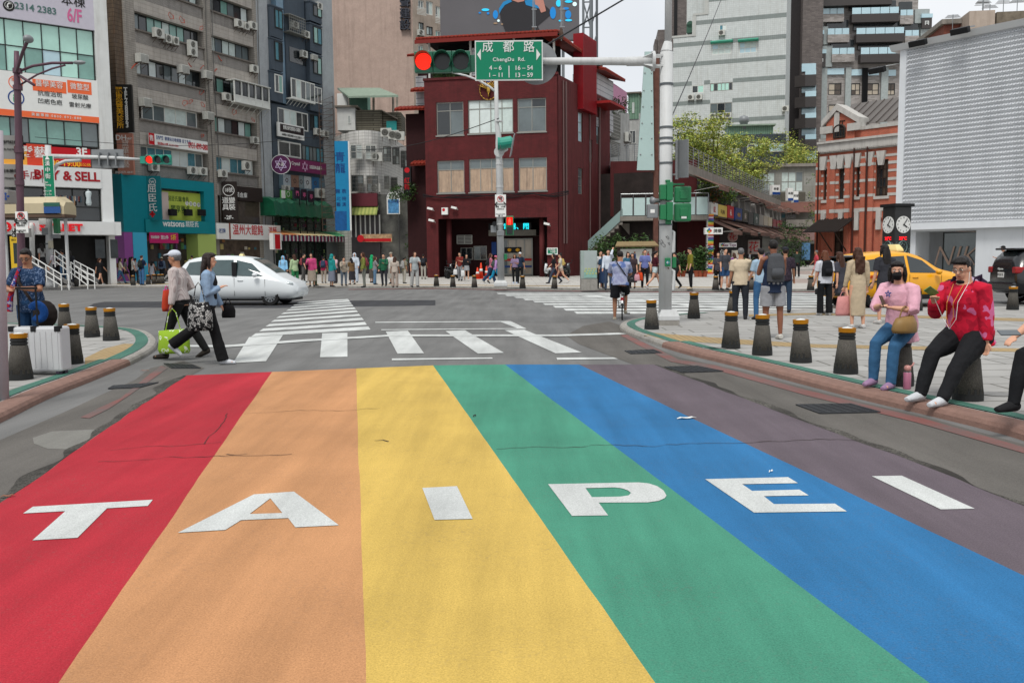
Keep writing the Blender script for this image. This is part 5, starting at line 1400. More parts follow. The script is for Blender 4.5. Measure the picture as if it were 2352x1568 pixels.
S.t('佳',1660,580,13,WHT);MB().box(0.3,1.0,-0.02,-0.005,-0.3,0.4).build('poster',col('poster_pale','#b7b2a5',var=0.3,vs=6),S.root)
f2_=Fac('x','',1670,78,(1,0.05),1696,root=False)
S=Sign(f2_,'round pinkish flower shop sign hanging under the awning',1671,533,1695,556,col('sign_rose','#a98f88'),th=0.1);bpy.data.objects.remove(S.root.children[0])
S.disc(1683,544,12,col('sign_rose','#a98f88'),y=0.0);S.t('花',1683,544,17,RED,y=-0.02)
f3_=Fac('x','',1716,84,(1,0.1),1747,root=False)
S=Sign(f3_,'large pale flower shop panel with red character standing at the stall',1718,551,1746,584,col('panel_pale','#a89a93'),th=0.1,bev=0.3);S.t('花',1731,568,24,RED,y=-0.02)
# ================================================================ K: concrete block behind the market
fK=Fac('concrete_block','low grey concrete block with wide grid windows behind the market',1705,122,(1,-0.04),1900)
mK=tile_mat('grey_panel','#8d8d88','#86867f','#66665f',1.9,1.3,0.012,0.8,0.0,dirt='#4c4b45',dirt_amt=0.6,var=0.12,ds=0.3)
hK=[fK.r(1709,396,1781,440),fK.r(1794,394,1846,441),fK.r(1793,482,1830,503)]
b=MB();shell(b,0,fK.W,KH,fK.px(1710,379)[1],12,hK);b.build('wall',mK,fK.root)
window(fK.root,hK[0],'grey',['pale','grey','pale'],4,2,y=0.1,t=0.14);window(fK.root,hK[1],'grey',['pale','pale','grey'],3,2,y=0.1,t=0.14);window(fK.root,hK[2],'grey',['dark','brown','blue'],3,1,y=0.1,t=0.14)
q=fK.r(1772,442,1850,462,-0.05);MB().box(q[0],q[1],-0.06,-0.004,q[2],q[3]).build('stained_patch',mat('dark_render','#55524a',0.85,var=0.2),fK.root)
MB().box(0,fK.W,-0.5,0,fK.px(1710,385)[1],fK.px(1710,378)[1]).build('cornice',mCo,fK.root)
q=fK.r(1760,463,1878,474,-1.5);b=MB();b.prism([(q[0],-3,q[2]-0.8),(q[1],-3,q[2]-0.8),(q[1],-0.01,q[3]),(q[0],-0.01,q[3])],(0,0,-0.1));b.build('red_awning',mat('awning_rust','#6b4a42',0.8,var=0.2),fK.root)
q=fK.r(1805,505,1876,521,-2.5);MB().box(q[0],q[1],-2.7,-2.4,q[2],q[3]).build('balcony',mCo,fK.root)
q=fK.r(1800,522,1878,552,-3);b=MB();b.prism([(q[0],-5,q[2]),(q[1],-5,q[2]),(q[1],-2,q[3]),(q[0],-2,q[3])],(0,0,-0.15));b.build('pink_canopy',mat('canopy_dusty','#6b5450',0.85,var=0.15),fK.root)
q=fK.r(1843,560,1885,600,-4);MB().box(q[0],q[1],-4,-3.8,KH,q[3]).build('dark_passage',mat('dark_interior','#1c1b1a'),fK.root)
q=fK.r(1842,556,1861,590,-4.3);t=Sign(fK,'blue poster stand with swimmer figures at the end of the square',1842,558,1861,597,mat('poster_swim','#4d7396',0.5,var=0.6,vs=3),y=-5,th=0.2,name='poster_stand')
# ================================================================ I: pale tiled apartment with grey bands
fI=Fac('pale_tiled_building','tall pale tiled building with grey bands, stepped side and green window awnings',1543,150,(0.945,-0.33),1797)
mI=tile_mat('pale_tile','#bdc2c1','#b6bbba','#9a9f9d',0.3,0.3,0.012,0.55,0.0,dirt='#7a7263',dirt_amt=0.4,var=0.07,ds=0.3)
mIb=tile_mat('pale_tile_grey','#7e8684','#78807e','#676e6c',0.3,0.3,0.012,0.55,0.0,dirt='#5c5c57',dirt_amt=0.3,var=0.06)
zI=fI.px(1700,-150)[1]
def zi(px,py):return fI.px(px,py)[1]
hI=[fI.r(1652,57.5,1669,71),fI.r(1635,102,1680,127),fI.r(1698,98,1738,124),fI.r(1589,197,1617,215),fI.r(1631,192,1683,211),fI.r(1631,238,1682,276)]
xa1,xa2,xa3=0.0,fI.px(1594,100)[0],fI.px(1623,60)[0]
zc1,zc2=zi(1545,88),zi(1600,36)
b=MB();wall_holes(b,xa1,xa2,KH,zc1,hI);wall_holes(b,xa2,xa3,KH,zc2,hI);wall_holes(b,xa3,fI.W,KH,zI,hI)
b.quad((xa1,14,KH),(xa1,0,KH),(xa1,0,zc1),(xa1,14,zc1));b.quad((xa1,0,zc1),(xa2,0,zc1),(xa2,14,zc1),(xa1,14,zc1));b.quad((xa2,14,zc1),(xa2,0,zc1),(xa2,0,zc2),(xa2,14,zc2));b.quad((xa2,0,zc2),(xa3,0,zc2),(xa3,14,zc2),(xa2,14,zc2));b.quad((xa3,14,zc2),(xa3,0,zc2),(xa3,0,zI),(xa3,14,zI))
b.quad((fI.W,0,KH),(fI.W,14,KH),(fI.W,14,zI),(fI.W,0,zI));b.quad((0,14,KH),(fI.W,14,KH),(fI.W,14,zI),(0,14,zI));b.quad((xa3,0,zI),(fI.W,0,zI),(fI.W,14,zI),(xa3,14,zI))
b.build('wall',mI,fI.root)
b=MB()
for k,py in enumerate((284,239.5,195,151,105,58,8)):
 z=zi(1548,py);x0=xa1 if py>95 else(xa2 if py>40 else xa3)
 cuts=sorted([h for h in hI if h[2]<z+0.35 and h[3]>z-0.35]);xx=x0
 for h in cuts+[(fI.W-0.01,0,0,0)]:
  if h[0]>xx:b.box(xx+0.003,h[0],-0.012,0.01,z-0.33,z+0.33)
  xx=max(xx,h[1])
b.build('band',mIb,fI.root)
for i,(gl,nx,nz)in enumerate(((['blue','white'],2,1),(['pale','sky'],3,2),(['pale','sky'],3,2),(['mint','dark'],2,1),(['mint','mint','dark'],6,1),(['dark','grey'],3,1))):
 window(fI.root,hI[i],'white' if i<4 else 'grey',gl,nx,nz,y=0.05,t=0.12)
for i,(pl,pr,pt)in enumerate(((1632,1683,98),(1695,1742,94))):
 q=fI.r(pl,pt,pr,pt+5,-0.6)
 b=MB();b.tube([(q[0],-0.5,q[3]),(q[1],-0.5,q[3])],0.35,8,flat=0.7);b.box(q[0],q[1],-0.6,0,q[3]-0.1,q[3]+0.15);b.build('window_awning',mat('awning_green','#3a8a72',0.6,var=0.1),fI.root)
b=MB();q=fI.r(1594,36,1625,36,0);b.box(xa2-0.2,xa3+0.2,-0.1,14.1,zc2,zc2+0.3);b.box(xa1-0.2,xa2+0.2,-0.1,14.1,zc1,zc1+0.3);b.box(xa2-0.3,xa2+0.3,-0.08,0.3,zc1,zc2);b.box(xa3-0.3,xa3+0.3,-0.08,0.3,zc2,zI)
b.build('trim',mat('trim_pale','#a9aba7',0.6,var=0.1),fI.root)
q=fI.r(1577,57,1593,76,1);b=MB();b.box(q[0],q[1],1,3,q[2],q[3]);b.tube([((q[0]+q[1])/2,1,q[3]),((q[0]+q[1])/2,3,q[3])],(q[1]-q[0])/2,10);b.build('roof_hut',mat('hut_green','#38584a',0.6),fI.root)
for px,py,lb,kw in((1658,76,'AC unit under the small top window of the pale tiled building',{}),(1587,224,'AC unit, left of a pair on the pale tiled building',{}),(1606,223,'AC unit, right of a pair on the pale tiled building',{}),(1638,267,'AC unit, left of three filling a window recess',{}),(1656,266,'AC unit, middle of three filling a window recess',{}),(1673,265,'AC unit, right of three filling a window recess',{}),(1804,250,'AC unit on the dark side of the pale tiled building',{})):
 aircon(fI,px,py,lb,w=1.0 if len(lb)<70 else 0.9,h=0.85,group='air conditioners on the pale tiled building')
 # low green shed and slate house in front of it
fI2=Fac('green_shed','pale green corrugated shed with slate metal house in front of the pale tiled building',1670,132,(1,-0.1),1800)
q=fI2.r(1673,291,1776,315,0);b=MB();b.box(q[0],q[1],0,4,q[2]-1,q[3]);b.build('wall',MATS['corrugated_green'],fI2.root)
MB().box(q[0]-0.3,q[1]+0.3,-0.5,4.3,q[3],q[3]+0.2).build('roof',mat('shed_green','#7f8f80'),fI2.root)
q=fI2.r(1708,309,1806,348,-1);b=MB();b.box(q[0],q[1],-1,3,q[2]-3,q[3]);b.build('slate_house',tile_mat('slate_metal','#3f474c','#3a4247','#272c30',0.35,9,0.03,0.5,0.0),fI2.root)
window(fI2.root,fI2.r(1717,331,1800,350,-1.06),'white',['sky','mint','dark'],5,1,y=-1.06,t=0.1)
x,z=fI2.px(1711,300,-0.6);t=thing('roof_vent','grey metal roof vent drum on the green shed','vent',fI2.world(x,0.5,fI2.px(1711,296)[1]),fI2.rz)
MB().lathe([(0.55,0),(0.55,0.9),(0.7,1.0),(0.7,1.5),(0.5,1.8),(0.05,1.95)],16).build('drum',mat('vent_grey','#7d8183',0.5,metal=0.3,var=0.15),t,smooth=True)
# ================================================================ J: dark apartment towers
mJ=tile_mat('dark_brick','#6d6663','#5b5553','#4a4543',0.7,0.22,0.012,0.7,0.35,dirt='#35312f',dirt_amt=0.3,var=0.1)
mJl=tile_mat('grey_stonebrick','#a09b98','#827d79','#8d8884',0.8,0.22,0.01,0.7,0.35,dirt='#4d4a47',dirt_amt=0.25,var=0.1)
mJs=mat('marble_grey','#949c9b',0.4,var=0.18,vs=2.5)
mJb=mat('balcony_dark','#36312f',0.4,var=0.08)
fJ0=Fac('dark_brick_tower','dark brick tower rising behind the pale tiled building',1503,182,(1,-0.1),1640)
b=MB();z3=fJ0.px(1600,-160)[1]
b.box(fJ0.px(1535,0)[0],fJ0.W+14,0,10,KH,z3);b.box(fJ0.px(1512,0)[0],fJ0.px(1534,0)[0],1,9,KH,fJ0.px(1515,66)[1]);b.box(0,fJ0.px(1511,0)[0],2,8,KH,fJ0.px(1505,85)[1])
b.build('wall',mJ,fJ0.root)
b=MB()
for px in(1552,1610):b.box(fJ0.px(px,0)[0]-0.3,fJ0.px(px,0)[0]+0.3,-0.2,0.1,KH,z3)
b.build('pilaster',BLK,fJ0.root)
fJ=Fac('dark_balcony_tower','grey stone apartment tower with dark balconies and pale glass rails',1836,175,(1,-0.06),2144)
b=MB();hJ=[]
rows=[(192,219),(241,267),(290,316)]
colsJ=[(1903,1933),(1955,1976),(1990,2019),(2038,2056)]
for pt,pb in rows:
 for pl,pr in colsJ:hJ.append(fJ.r(pl,pt,pr,pb))
zJ=fJ.px(1950,-160)[1]
xr_=fJ.px(2109,10)[0]
shell(b,0,xr_,KH,zJ,14,hJ)
b.build('wall',mJl,fJ.root)
for h in hJ:window(fJ.root,h,'dark',['beige','beige','brown'],2,1,[h[2]+(h[3]-h[2])*0.42],y=0.12,t=0.14)
b=MB();b.box(xr_+0.003,fJ.px(2132,40)[0],0.3,13,KH,fJ.px(2120,22)[1]);b.box(fJ.px(2132,40)[0]+0.003,fJ.px(2144,40)[0],0.5,12,KH,fJ.px(2140,68)[1]);b.build('step_wing',mJs,fJ.root)
b=MB()
for pl,pr in((1881,1898),(1940,1953),(2022,2038)):b.box(fJ.px(pl,200)[0],fJ.px(pr,200)[0],-0.5,-0.01,KH,fJ.px(pl,157)[1])
for pl,pr,pt,pb in((1853,1890,17,62),(1865,1900,64,105),(1877,1910,108,156),(2099,2132,24,56),(2112,2144,68,100)):
 q=fJ.r(pl,pt,pr,pb);b.box(q[0],q[1],-0.7,-0.01,q[2],q[3])
b.build('pilaster',mJs,fJ.root)
mRail=GL['sky']
def balcony(pl,pt,pm,pb,pr,dep,par,dark=True,nn=5):
 """glass rail from pt to pm above a solid parapet from pm to pb"""
 q=fJ.r(pl,pm,pr,pb,-dep);z2=fJ.px(pl,pt,-dep)[1]
 bb=MB();bb.box(q[0],q[1],-dep,-0.72,q[2],q[3]);o=bb.build('balcony',mJb if dark else mJl,par)
 g=MB()
 for i in range(nn):
  w_=(q[1]-q[0])/nn;g.box(q[0]+i*w_+0.05,q[0]+(i+1)*w_-0.05,-dep+0.05,-dep+0.1,q[3],z2)
 g.build('glass_rail',mRail,o)
 g=MB();g.box(q[0],q[1],-0.5,-0.02,z2,z2+1.6*(1 if dark else 1));g.build('recess',GL['dark'],o)
balcony(1891,-8,-30,14,2050,2.2,fJ.root);balcony(1957,18.5,33,52,2065,2.2,fJ.root);balcony(1967,65,79,98,2077,2.2,fJ.root);balcony(1977,110,125,144,2080,2.2,fJ.root)
balcony(1890,19.7,33,51,1939,1.2,fJ.root,False,3);balcony(1901,66,80,98,1951,1.2,fJ.root,False,3);balcony(1911,111,125,143,1963,1.2,fJ.root,False,3);balcony(2068,23,36,56,2098,1.2,fJ.root,False,2);balcony(2079,70,83,100,2111,1.2,fJ.root,False,2)
b=MB()
for pl,pr,pt in((1899,1939,158),(1956,1980,160),(1993,2019,160),(2039,2058,161)):
 q=fJ.r(pl,pt,pr,pt+14,-0.3);b.box(q[0],q[1],-0.35,-0.3,q[2],q[3])
b.build('glass_rail',mRail,fJ.root)
b=MB()
for i in range(7):b.box(fJ.px(1978+i*1.9,200)[0],fJ.px(1978.8+i*1.9,200)[0],-0.8,-0.4,fJ.px(1980,258)[1]-12,fJ.px(1980,158)[1])
b.build('screen_fins',BLK,fJ.root)
for pl,pr,pt,pb,lb in((1859,1881,36,64,''),(1868,1891,80,108,''),(1877,1896,124,155,''),(2117,2140,42,66,'')):
 q=fJ.r(pl,pt,pr,pb,-1.0);o=MB().box(q[0],q[1],-1.2,-0.71,q[2],q[3]).build('lantern_box',mJb,fJ.root)
 c=((q[0]+q[1])/2,(q[2]+q[3])/2);w_=(q[1]-q[0])*0.2
 e_=MB();e_.box(c[0]-w_,c[0]-w_*0.6,-1.23,-1.2,c[1]-w_,c[1]+w_);e_.box(c[0]+w_*0.6,c[0]+w_,-1.23,-1.2,c[1]-w_,c[1]+w_);e_.box(c[0]-w_*0.6,c[0]+w_*0.6,-1.23,-1.2,c[1]+w_*0.6,c[1]+w_);e_.box(c[0]-w_*0.2,c[0]+w_*0.4,-1.23,-1.2,c[1]-w_*0.5,c[1]+w_*0.2);e_.build('emblem',SILV,o)
 MB().box(q[0]-0.1,q[1]+0.1,-1.25,-0.72,q[3],q[3]+0.7).build('glass_top',mRail,o)
fJ2=Fac('x','',1797,170,(0.95,-0.15),1880,root=False)
b=MB();b.box(-3,fJ2.W*0.45,3,12,KH,fJ2.px(1810,-160)[1]);o=b.build('shaded_wing',mat('shaded_dark_brick','#2d2a2b',0.8,var=0.2),fJ.root);onto(o,fJ2,fJ)  # dark brick side of the tower, with its shadow put into the colour too
bw=MB();bw.box(fJ2.W*0.45,fJ2.W,0.5,12,KH,fJ2.px(1850,-160)[1]);o=bw.build('side_wing',mJ,fJ.root);onto(o,fJ2,fJ)
for pt,pm,pb in((161,173,199),(210,223,247),(260,272,295),(309,321,346),(355,368,392)):
 q=fJ2.r(1831,pm,1877,pb,-1.2);o=MB().prism([(q[0]+0.4,0.49,q[2]),(q[0]-0.3,-0.3,q[2]),(q[0]+1.4,-1.3,q[2]),(q[1]-0.2,-1.3,q[2]),(q[1],0.49,q[2])],(0,0,q[3]-q[2])).build('balcony',mJb,fJ.root);onto(o,fJ2,fJ)
 g=MB();z2=fJ2.px(1850,pt,-1.2)[1];g.box(q[0]+1.4,q[1]-0.2,-1.28,-1.22,q[3],z2);g.box(q[0]+1.0,q[1],0.3,0.48,z2,z2+1.4);g2=g.build('glass_rail',mRail,o)
 # ================================================================ brick block and sheds behind the silver building
fQ=Fac('brick_flats','red brick flats with roof slab seen above the silver building',2151,112,(1,-0.15),2300)
b=MB();b.box(0,fQ.W,0,12,KH,fQ.px(2160,49)[1]);b.build('wall',tile_mat('flat_brick','#8a5245','#7d493d','#5e3a31',0.25,0.08,0.012,0.8,0.5),fQ.root)
b=MB();b.box(-0.4,fQ.px(2228,50)[0],-0.5,12,fQ.px(2160,58)[1],fQ.px(2160,47)[1]);b.build('cornice',mCo,fQ.root)
q=fQ.r(2227,26,2286,65,-3);MB().box(q[0],q[1],-3,4,KH,q[3]).build('beige_tower',mat('beige_wall','#a3968a'),fQ.root)
q=fQ.r(2290,28,2420,60,-2);MB().box(q[0],q[1],-2,4,KH,q[3]).build('roof_shed',mat('old_timber2','#6b6357',0.85,var=0.4,vs=1.5),fQ.root)
for px,py0,py1 in((2188,34,58),(2256,2,38),(2258,0,26),(2273,12,36),(2304,0,30),(2336,0,22)):
 x,z0_=fQ.px(px,py1,-1);z1_=fQ.px(px,py0,-1)[1]
 t=thing('tv_aerial','thin rooftop television aerial above the silver building','aerial',fQ.world(x,-1,z0_),fQ.rz,'aerials on the far rooftops')
 b=MB();b.cyl((0,0,-1),(0,0,z1_-z0_),0.05,n=5)
 for i in range(4):b.cyl((-0.9+0.1*i,0,(z1_-z0_)*(0.7+0.08*i)),(0.9-0.1*i,0,(z1_-z0_)*(0.72+0.08*i)),0.03,n=4)
 b.build('mast',STEEL,t)
 # ================================================================ L: red brick octagon hall
fL=Fac('brick_octagon_hall','historic red brick hall with white stone bands, gable and grey metal roof',1878,84,(0.62,-0.785),2085)
mLb=tile_mat('hall_brick','#b04b34','#9b3f2b','#a2836f',0.24,0.075,0.012,0.75,0.5,dirt='#4d2219',dirt_amt=0.4,var=0.14,ds=0.5)
mLs=mat('hall_stone','#b0aea9',0.7,var=0.12,vs=2,dirt='#5f5b55',dirt_amt=0.4)
def zl_(px,py):return fL.px(px,py)[1]
zc0=zl_(1882,330)
hL=[fL.r(1892,386,1899.5,460),fL.r(1927.5,380,1939.5,458),fL.r(1967.5,376,1975.5,452),fL.r(2012,368,2041,451),fL.r(1904,524,1940,650)]
hL[4]=(hL[4][0],hL[4][1],KH,hL[4][3])
b=MB();shell(b,0,fL.W,KH,zc0,10,hL,rd=0.3);b.build('wall',mLb,fL.root)
bl=MB();
def stone(py,th,px=1880,proud=0.05,segs=None):
 z=zl_(px,py);t_=th*fL.m(px)/2
 cuts=sorted([h for h in hL if h[2]<z+t_ and h[3]>z-t_]);xx=0.003
 for h in cuts+[(fL.W-0.003,0,0,0)]:
  if h[0]>xx:bl.box(xx,h[0],-proud,0.01,z-t_,z+t_)
  xx=max(xx,h[1])
stone(487,8,proud=0.06)
for py,th in((456,6),(440,5),(423,6),(405,5),(388,6),(372,5)):stone(py,th,proud=0.04)
stone(342,16,proud=0.35);stone(331,5,proud=0.5);stone(352,6,proud=0.15)
bl.build('stone_band',mLs,fL.root)
b=MB()
zb0=zl_(1880,352)
for i in range(46):
 x=0.2+i*(fL.W-0.4)/45;b.box(x-0.07,x+0.07,-0.34,-0.151,zb0-0.02,zb0+0.28)
b.build('dentil',mLs,fL.root)
for i,h in enumerate(hL[:4]):
 window(fL.root,h,'wood',['dark','brown'],2 if i!=3 else 4,4,y=0.2,t=0.09)
 MB().box(h[0]-0.15,h[1]+0.15,-0.12,0.29,h[2]-0.25,h[2]-0.004).build('sill',mLs,fL.root)
window(fL.root,hL[4],'wood',['dark','brown'],3,3,y=0.25,t=0.15,name='door')
# brick piers and stone keystones
b=MB();s_=MB()
for px in(1882,1906,1915,1949,1958,1985,1994,2003):
 x=fL.px(px,420)[0]
 b.box(x-0.22,x+0.22,-0.25 if px not in(1906,1958,1994)else-0.12,-0.002,KH,zl_(1880,372)-0.1)
for px in(1893,1918,1933,1952,1970,2000,2026):
 x=fL.px(px,360)[0];z=zl_(1880,372);MB().prism([(x-0.2,-0.28,z-0.8),(x+0.2,-0.28,z-0.8),(x+0.4,-0.28,z+0.4),(x-0.4,-0.28,z+0.4)],(0,0.27,0)).build('keystone',mLs,fL.root)
for px in(1893,1933,1970,2020):
 x=fL.px(px,500)[0];z=zl_(1880,491);MB().box(x-0.2,x+0.2,-0.27,-0.003,z-1.6,z).build('keystone',mLs,fL.root)
b.build('brick_pier',mLb,fL.root)
# bands carried round the piers
for px in(1882,1915,1949,1985,2003):
 x=fL.px(px,420)[0]
 for py,th in((456,6),(423,6),(388,6),(487,8)):
  z=zl_(1880,py);t_=th*fL.m(1880)/2;MB().box(x-0.23,x+0.23,-0.27,-0.0,z-t_,z+t_).build('pier_band',mLs,fL.root)
  # blind arches
b=MB()
for pl,pr,pt in((1961,1975,511),(2008,2033,507)):
 q=fL.r(pl,pt,pr,640);xm,r_=(q[0]+q[1])/2,(q[1]-q[0])/2
 pts=[(q[0],-0.03,KH)]+[(xm-r_*math.cos(a*math.pi/10),-0.03,q[3]-r_*0.4+r_*0.5*math.sin(a*math.pi/10))for a in range(11)]+[(q[1],-0.03,KH)]
 o_=[(q[0]-0.2,-0.03,KH)]+[(xm-(r_+0.2)*math.cos(a*math.pi/10),-0.03,q[3]-r_*0.4+(r_*0.5+0.2)*math.sin(a*math.pi/10))for a in range(11)]+[(q[1]+0.2,-0.03,KH)]
 b.prism(o_+list(reversed(pts)),(0,-0.1,0))
b.build('blind_arch',tile_mat('arch_brick','#7d3022','#6f2a1e','#6a4a40',0.1,0.3,0.012,0.75,0.0),fL.root)
# parapet, gable with arched window, roof
zp0,zp1=zc0,zl_(1882,311)
g0,g1,gp=fL.px(1902,300)[0],fL.px(1967,300)[0],fL.px(1928,246)
b=MB();b.box(0,g0,-0.1,0.4,zc0+0.05,zp1-0.6);b.box(g1-0.3,fL.W,-0.1,0.4,zc0+0.05,zp1);zt_g=zl_(1902,285)
b.prism([(g0,-0.3,zc0+0.05),(g1,-0.3,zc0+0.05),(g1,-0.3,zt_g),(gp[0]+0.1,-0.3,gp[1]-0.4),(g0,-0.3,zt_g)],(0,0.6,0));b.build('gable',mLb,fL.root)
s_=MB();s_.box(0,g0,-0.2,0.5,zp1-0.6,zp1-0.35);s_.box(g1+0.01,fL.W,-0.2,0.5,zp1,zp1+0.3)
for x0,z0_,x1,z1_ in((g0-0.4,zt_g,gp[0],gp[1]),(gp[0],gp[1],g1+0.5,zt_g)):
 s_.prism([(x0,-0.5,z0_-0.3),(x1,-0.5,z1_-0.35),(x1,-0.5,z1_+0.2),(x0,-0.5,z0_+0.25)],(0,1.6,0))
s_.box(g0-0.5,g0+0.7,-0.52,0.6,zt_g-0.9,zt_g-0.28);s_.box(g1-0.6,g1+0.6,-0.52,0.6,zt_g-0.9,zt_g-0.28);s_.box(gp[0]-0.25,gp[0]+0.25,-0.4,-0.301,gp[1]-2.2,gp[1]-0.5);s_.build('coping',mLs,fL.root)
q=fL.r(1921,295,1946,326);xm,r_=(q[0]+q[1])/2,(q[1]-q[0])/2
pts=[(q[0],-0.33,zc0+0.3)]+[(xm-r_*math.cos(a*math.pi/12),-0.33,q[3]-0.2+r_*0.75*math.sin(a*math.pi/12))for a in range(13)]+[(q[1],-0.33,zc0+0.3)]
o=MB().prism(pts,(0,0.02,0)).build('arched_window',GL['dark'],fL.root)
b=MB();b.tube([V(p)+V((0,-0.02,0))for p in pts]+[V(pts[0])+V((0,-0.02,0))],0.1,5)
for i in(1,2,3):b.box(q[0]+i*r_/2-0.04,q[0]+i*r_/2+0.04,-0.37,-0.335,zc0+0.3,q[3]+0.5)
for i in(1,2,3):b.box(q[0],q[1],-0.365,-0.336,zc0+0.3+i*0.7-0.04,zc0+0.3+i*0.7+0.04)
b.build('glazing_bars',FR['wood'],o)
zr1=zl_(1960,256)
b=MB();b.prism([(g1-2.5,0.45,zt_g-0.4),(fL.W,0.45,zt_g-0.4),(fL.W,6,zr1+1.6),(g1-4.2,6,zr1+1.6)],(0,0.1,0.1))
for i in range(13):
 x=g1-2.4+i*0.8;b.tube([(x,0.42,zt_g-0.3),(x-0.9,6,zr1+1.7)],0.07,5)
b.build('roof',mat('metal_roof','#5d5854',0.5,metal=0.2,var=0.12),fL.root)
b=MB()
for px in(1884,1965,1995):
 x=fL.px(px,420)[0];b.cyl((x,-0.33,KH),(x,-0.33,zl_(1880,350)),0.07,n=6)
b.build('downpipe',mat('pipe_brown','#3b211b',0.6),fL.root)
q=fL.r(1866,509,1941,524,-1.5)
b=MB();b.prism([(q[0]-0.2,-2.6,q[2]-0.3),(q[1],-2.6,q[2]-0.3),(q[1],0,q[3]+0.3),(q[0]-0.2,0,q[3]+0.3)],(0,0,-0.12))
for i in range(16):
 x=q[0]+(q[1]-q[0])*i/15;b.tube([(x,-2.6,q[2]-0.26),(x,0,q[3]+0.33)],0.035,4)
o=b.build('door_canopy',mat('canopy_black','#2a2523',0.6,var=0.2),fL.root)
b=MB()
for x in(q[0]+1.2,q[1]-0.6):b.cyl((x,-2.2,q[2]-0.4),(x,-0.1,q[2]-2.2),0.06,n=5);b.cyl((x,-0.12,KH),(x,-0.12,q[2]-0.4),0.08,n=6)
b.build('brace',FR['wood'],o)
# ================================================================ N: silver sports shop
fN=Fac('silver_shop','silver grey shop block clad in rows of embossed panels with letters on its window',2057,50,(0.591,-0.806),2720)
mN=mat('silver_cladding','#c3c6ca',0.45,metal=0.0,var=0.06,vs=1.0,dirt='#6f7479',dirt_amt=0.25,ds=0.3)
mNw=tile_mat('shop_panel_grey','#bfc3c7','#bbbfc3','#9a9ea2',3.4,3.2,0.006,0.45,0.0,dirt='#83878a',dirt_amt=0.2,var=0.04)
zN0,zN1=fN.px(2095,528)[1],fN.px(2063,118)[1]
zNf=fN.px(2095,512)[1]
hN=[fN.r(2110,541,2233,645,0.0)]
hN=[(fN.px(2095,540)[0],fN.px(2234,540)[0],KH,zN0-0.1)]
b=MB();wall_holes(b,0,fN.W,KH,zN0,hN,0.35,1.4);b.box(0,fN.W,0.36,14,zN0+0.01,zN1+0.3);b.quad((0,14,KH),(0,0.35,KH),(0,0.35,zN0),(0,14,zN0))
b.build('wall',mNw,fN.root)
b=MB();b.box(-0.05,fN.W,-0.05,0.355,zN0,zNf);b.box(-0.05,0.32,-0.04,0.354,zNf,zN1+0.1);b.build('fascia',mat('fascia_silver','#c6cace',0.4,var=0.04),fN.root)
q=hN[0]
window(fN.root,(q[0]+0.9,q[1]-0.02,KH,q[3]-0.05),'dark','grey',1,1,y=1.5,t=0.05,name='shop_window')
x,z=fN.px(2140,590,1.4);text('NIKE',mat('letters_tan','#9c8577',0.6),fN.root,x,z,1.5,1.44,bold=-0.012,sx=0.95,align='LEFT').data.shear=0.28
rowsN=40;b=MB()
zh=(zN1-zNf)/rowsN
b.box(0.32,fN.W,0.0,0.356,zNf+0.003,zN1)
for r_ in range(rowsN):
 z=zNf+r_*zh;b.box(0.33,fN.W-0.01,-0.045,-0.001,z+zh*0.86,z+zh*0.98)
b.build('cladding',mN,fN.root)
b=MB();nc=46;cw=(fN.px(2430,300)[0]-0.34)/nc
for r_ in range(rowsN):
 z=zNf+r_*zh
 for c in range(nc):
  x=0.36+c*cw
  b.mat(0)
  b._add([(x+0.02*cw,-0.002,z+zh*0.2),(x+0.9*cw,-0.002,z+zh*0.25),(x+0.9*cw,-0.002,z+zh*0.8),(x+0.05*cw,-0.002,z+zh*0.8),(x+0.25*cw,-0.075,z+zh*0.12),(x+0.8*cw,-0.09,z+zh*0.14),(x+0.9*cw,-0.05,z+zh*0.3)],[(0,4,3),(4,5,2,3),(5,6,2),(0,1,5,4),(1,6,5),(1,2,6)])
  b.mat(1);b.box(x+0.5*cw,x+0.56*cw,-0.09,-0.03,z+zh*0.52,z+zh*0.62)
b.build('embossing',[mN,mat('rivet_dark','#4a4e54',0.5)],fN.root)
b=MB();b.prism([(-0.5,-0.15,zN1),(fN.W,-0.15,zN1),(fN.W,-0.4,zN1+0.28),(-0.5,-0.4,zN1+0.28)],(0,1.4,0));b.build('roof_lip',mat('lip_grey','#c3c6c8',0.5),fN.root)
for px,py,lb in((2070,150,'black floodlight on a short arm at the silver building corner'),(2108,98,'black floodlight left on the silver roof edge'),(2205,70,'black floodlight right on the silver roof edge')):
 x,z=fN.px(px,py,-0.8);t=thing('floodlight',lb,'floodlight',fN.world(x if py!=150 else-0.9,-0.8,z),fN.rz)
 MB().box(-0.45,0.45,-0.15,0.15,-0.18,0.12,Matrix.Rotation(R(20),4,'X')).build('lamp_housing',BLK,t,bevel=0.03);MB().cyl((0,0,0.1),(0.8 if py==150 else 0.2,1.0,0.3),0.04,n=6).build('arm',STEEL,t)
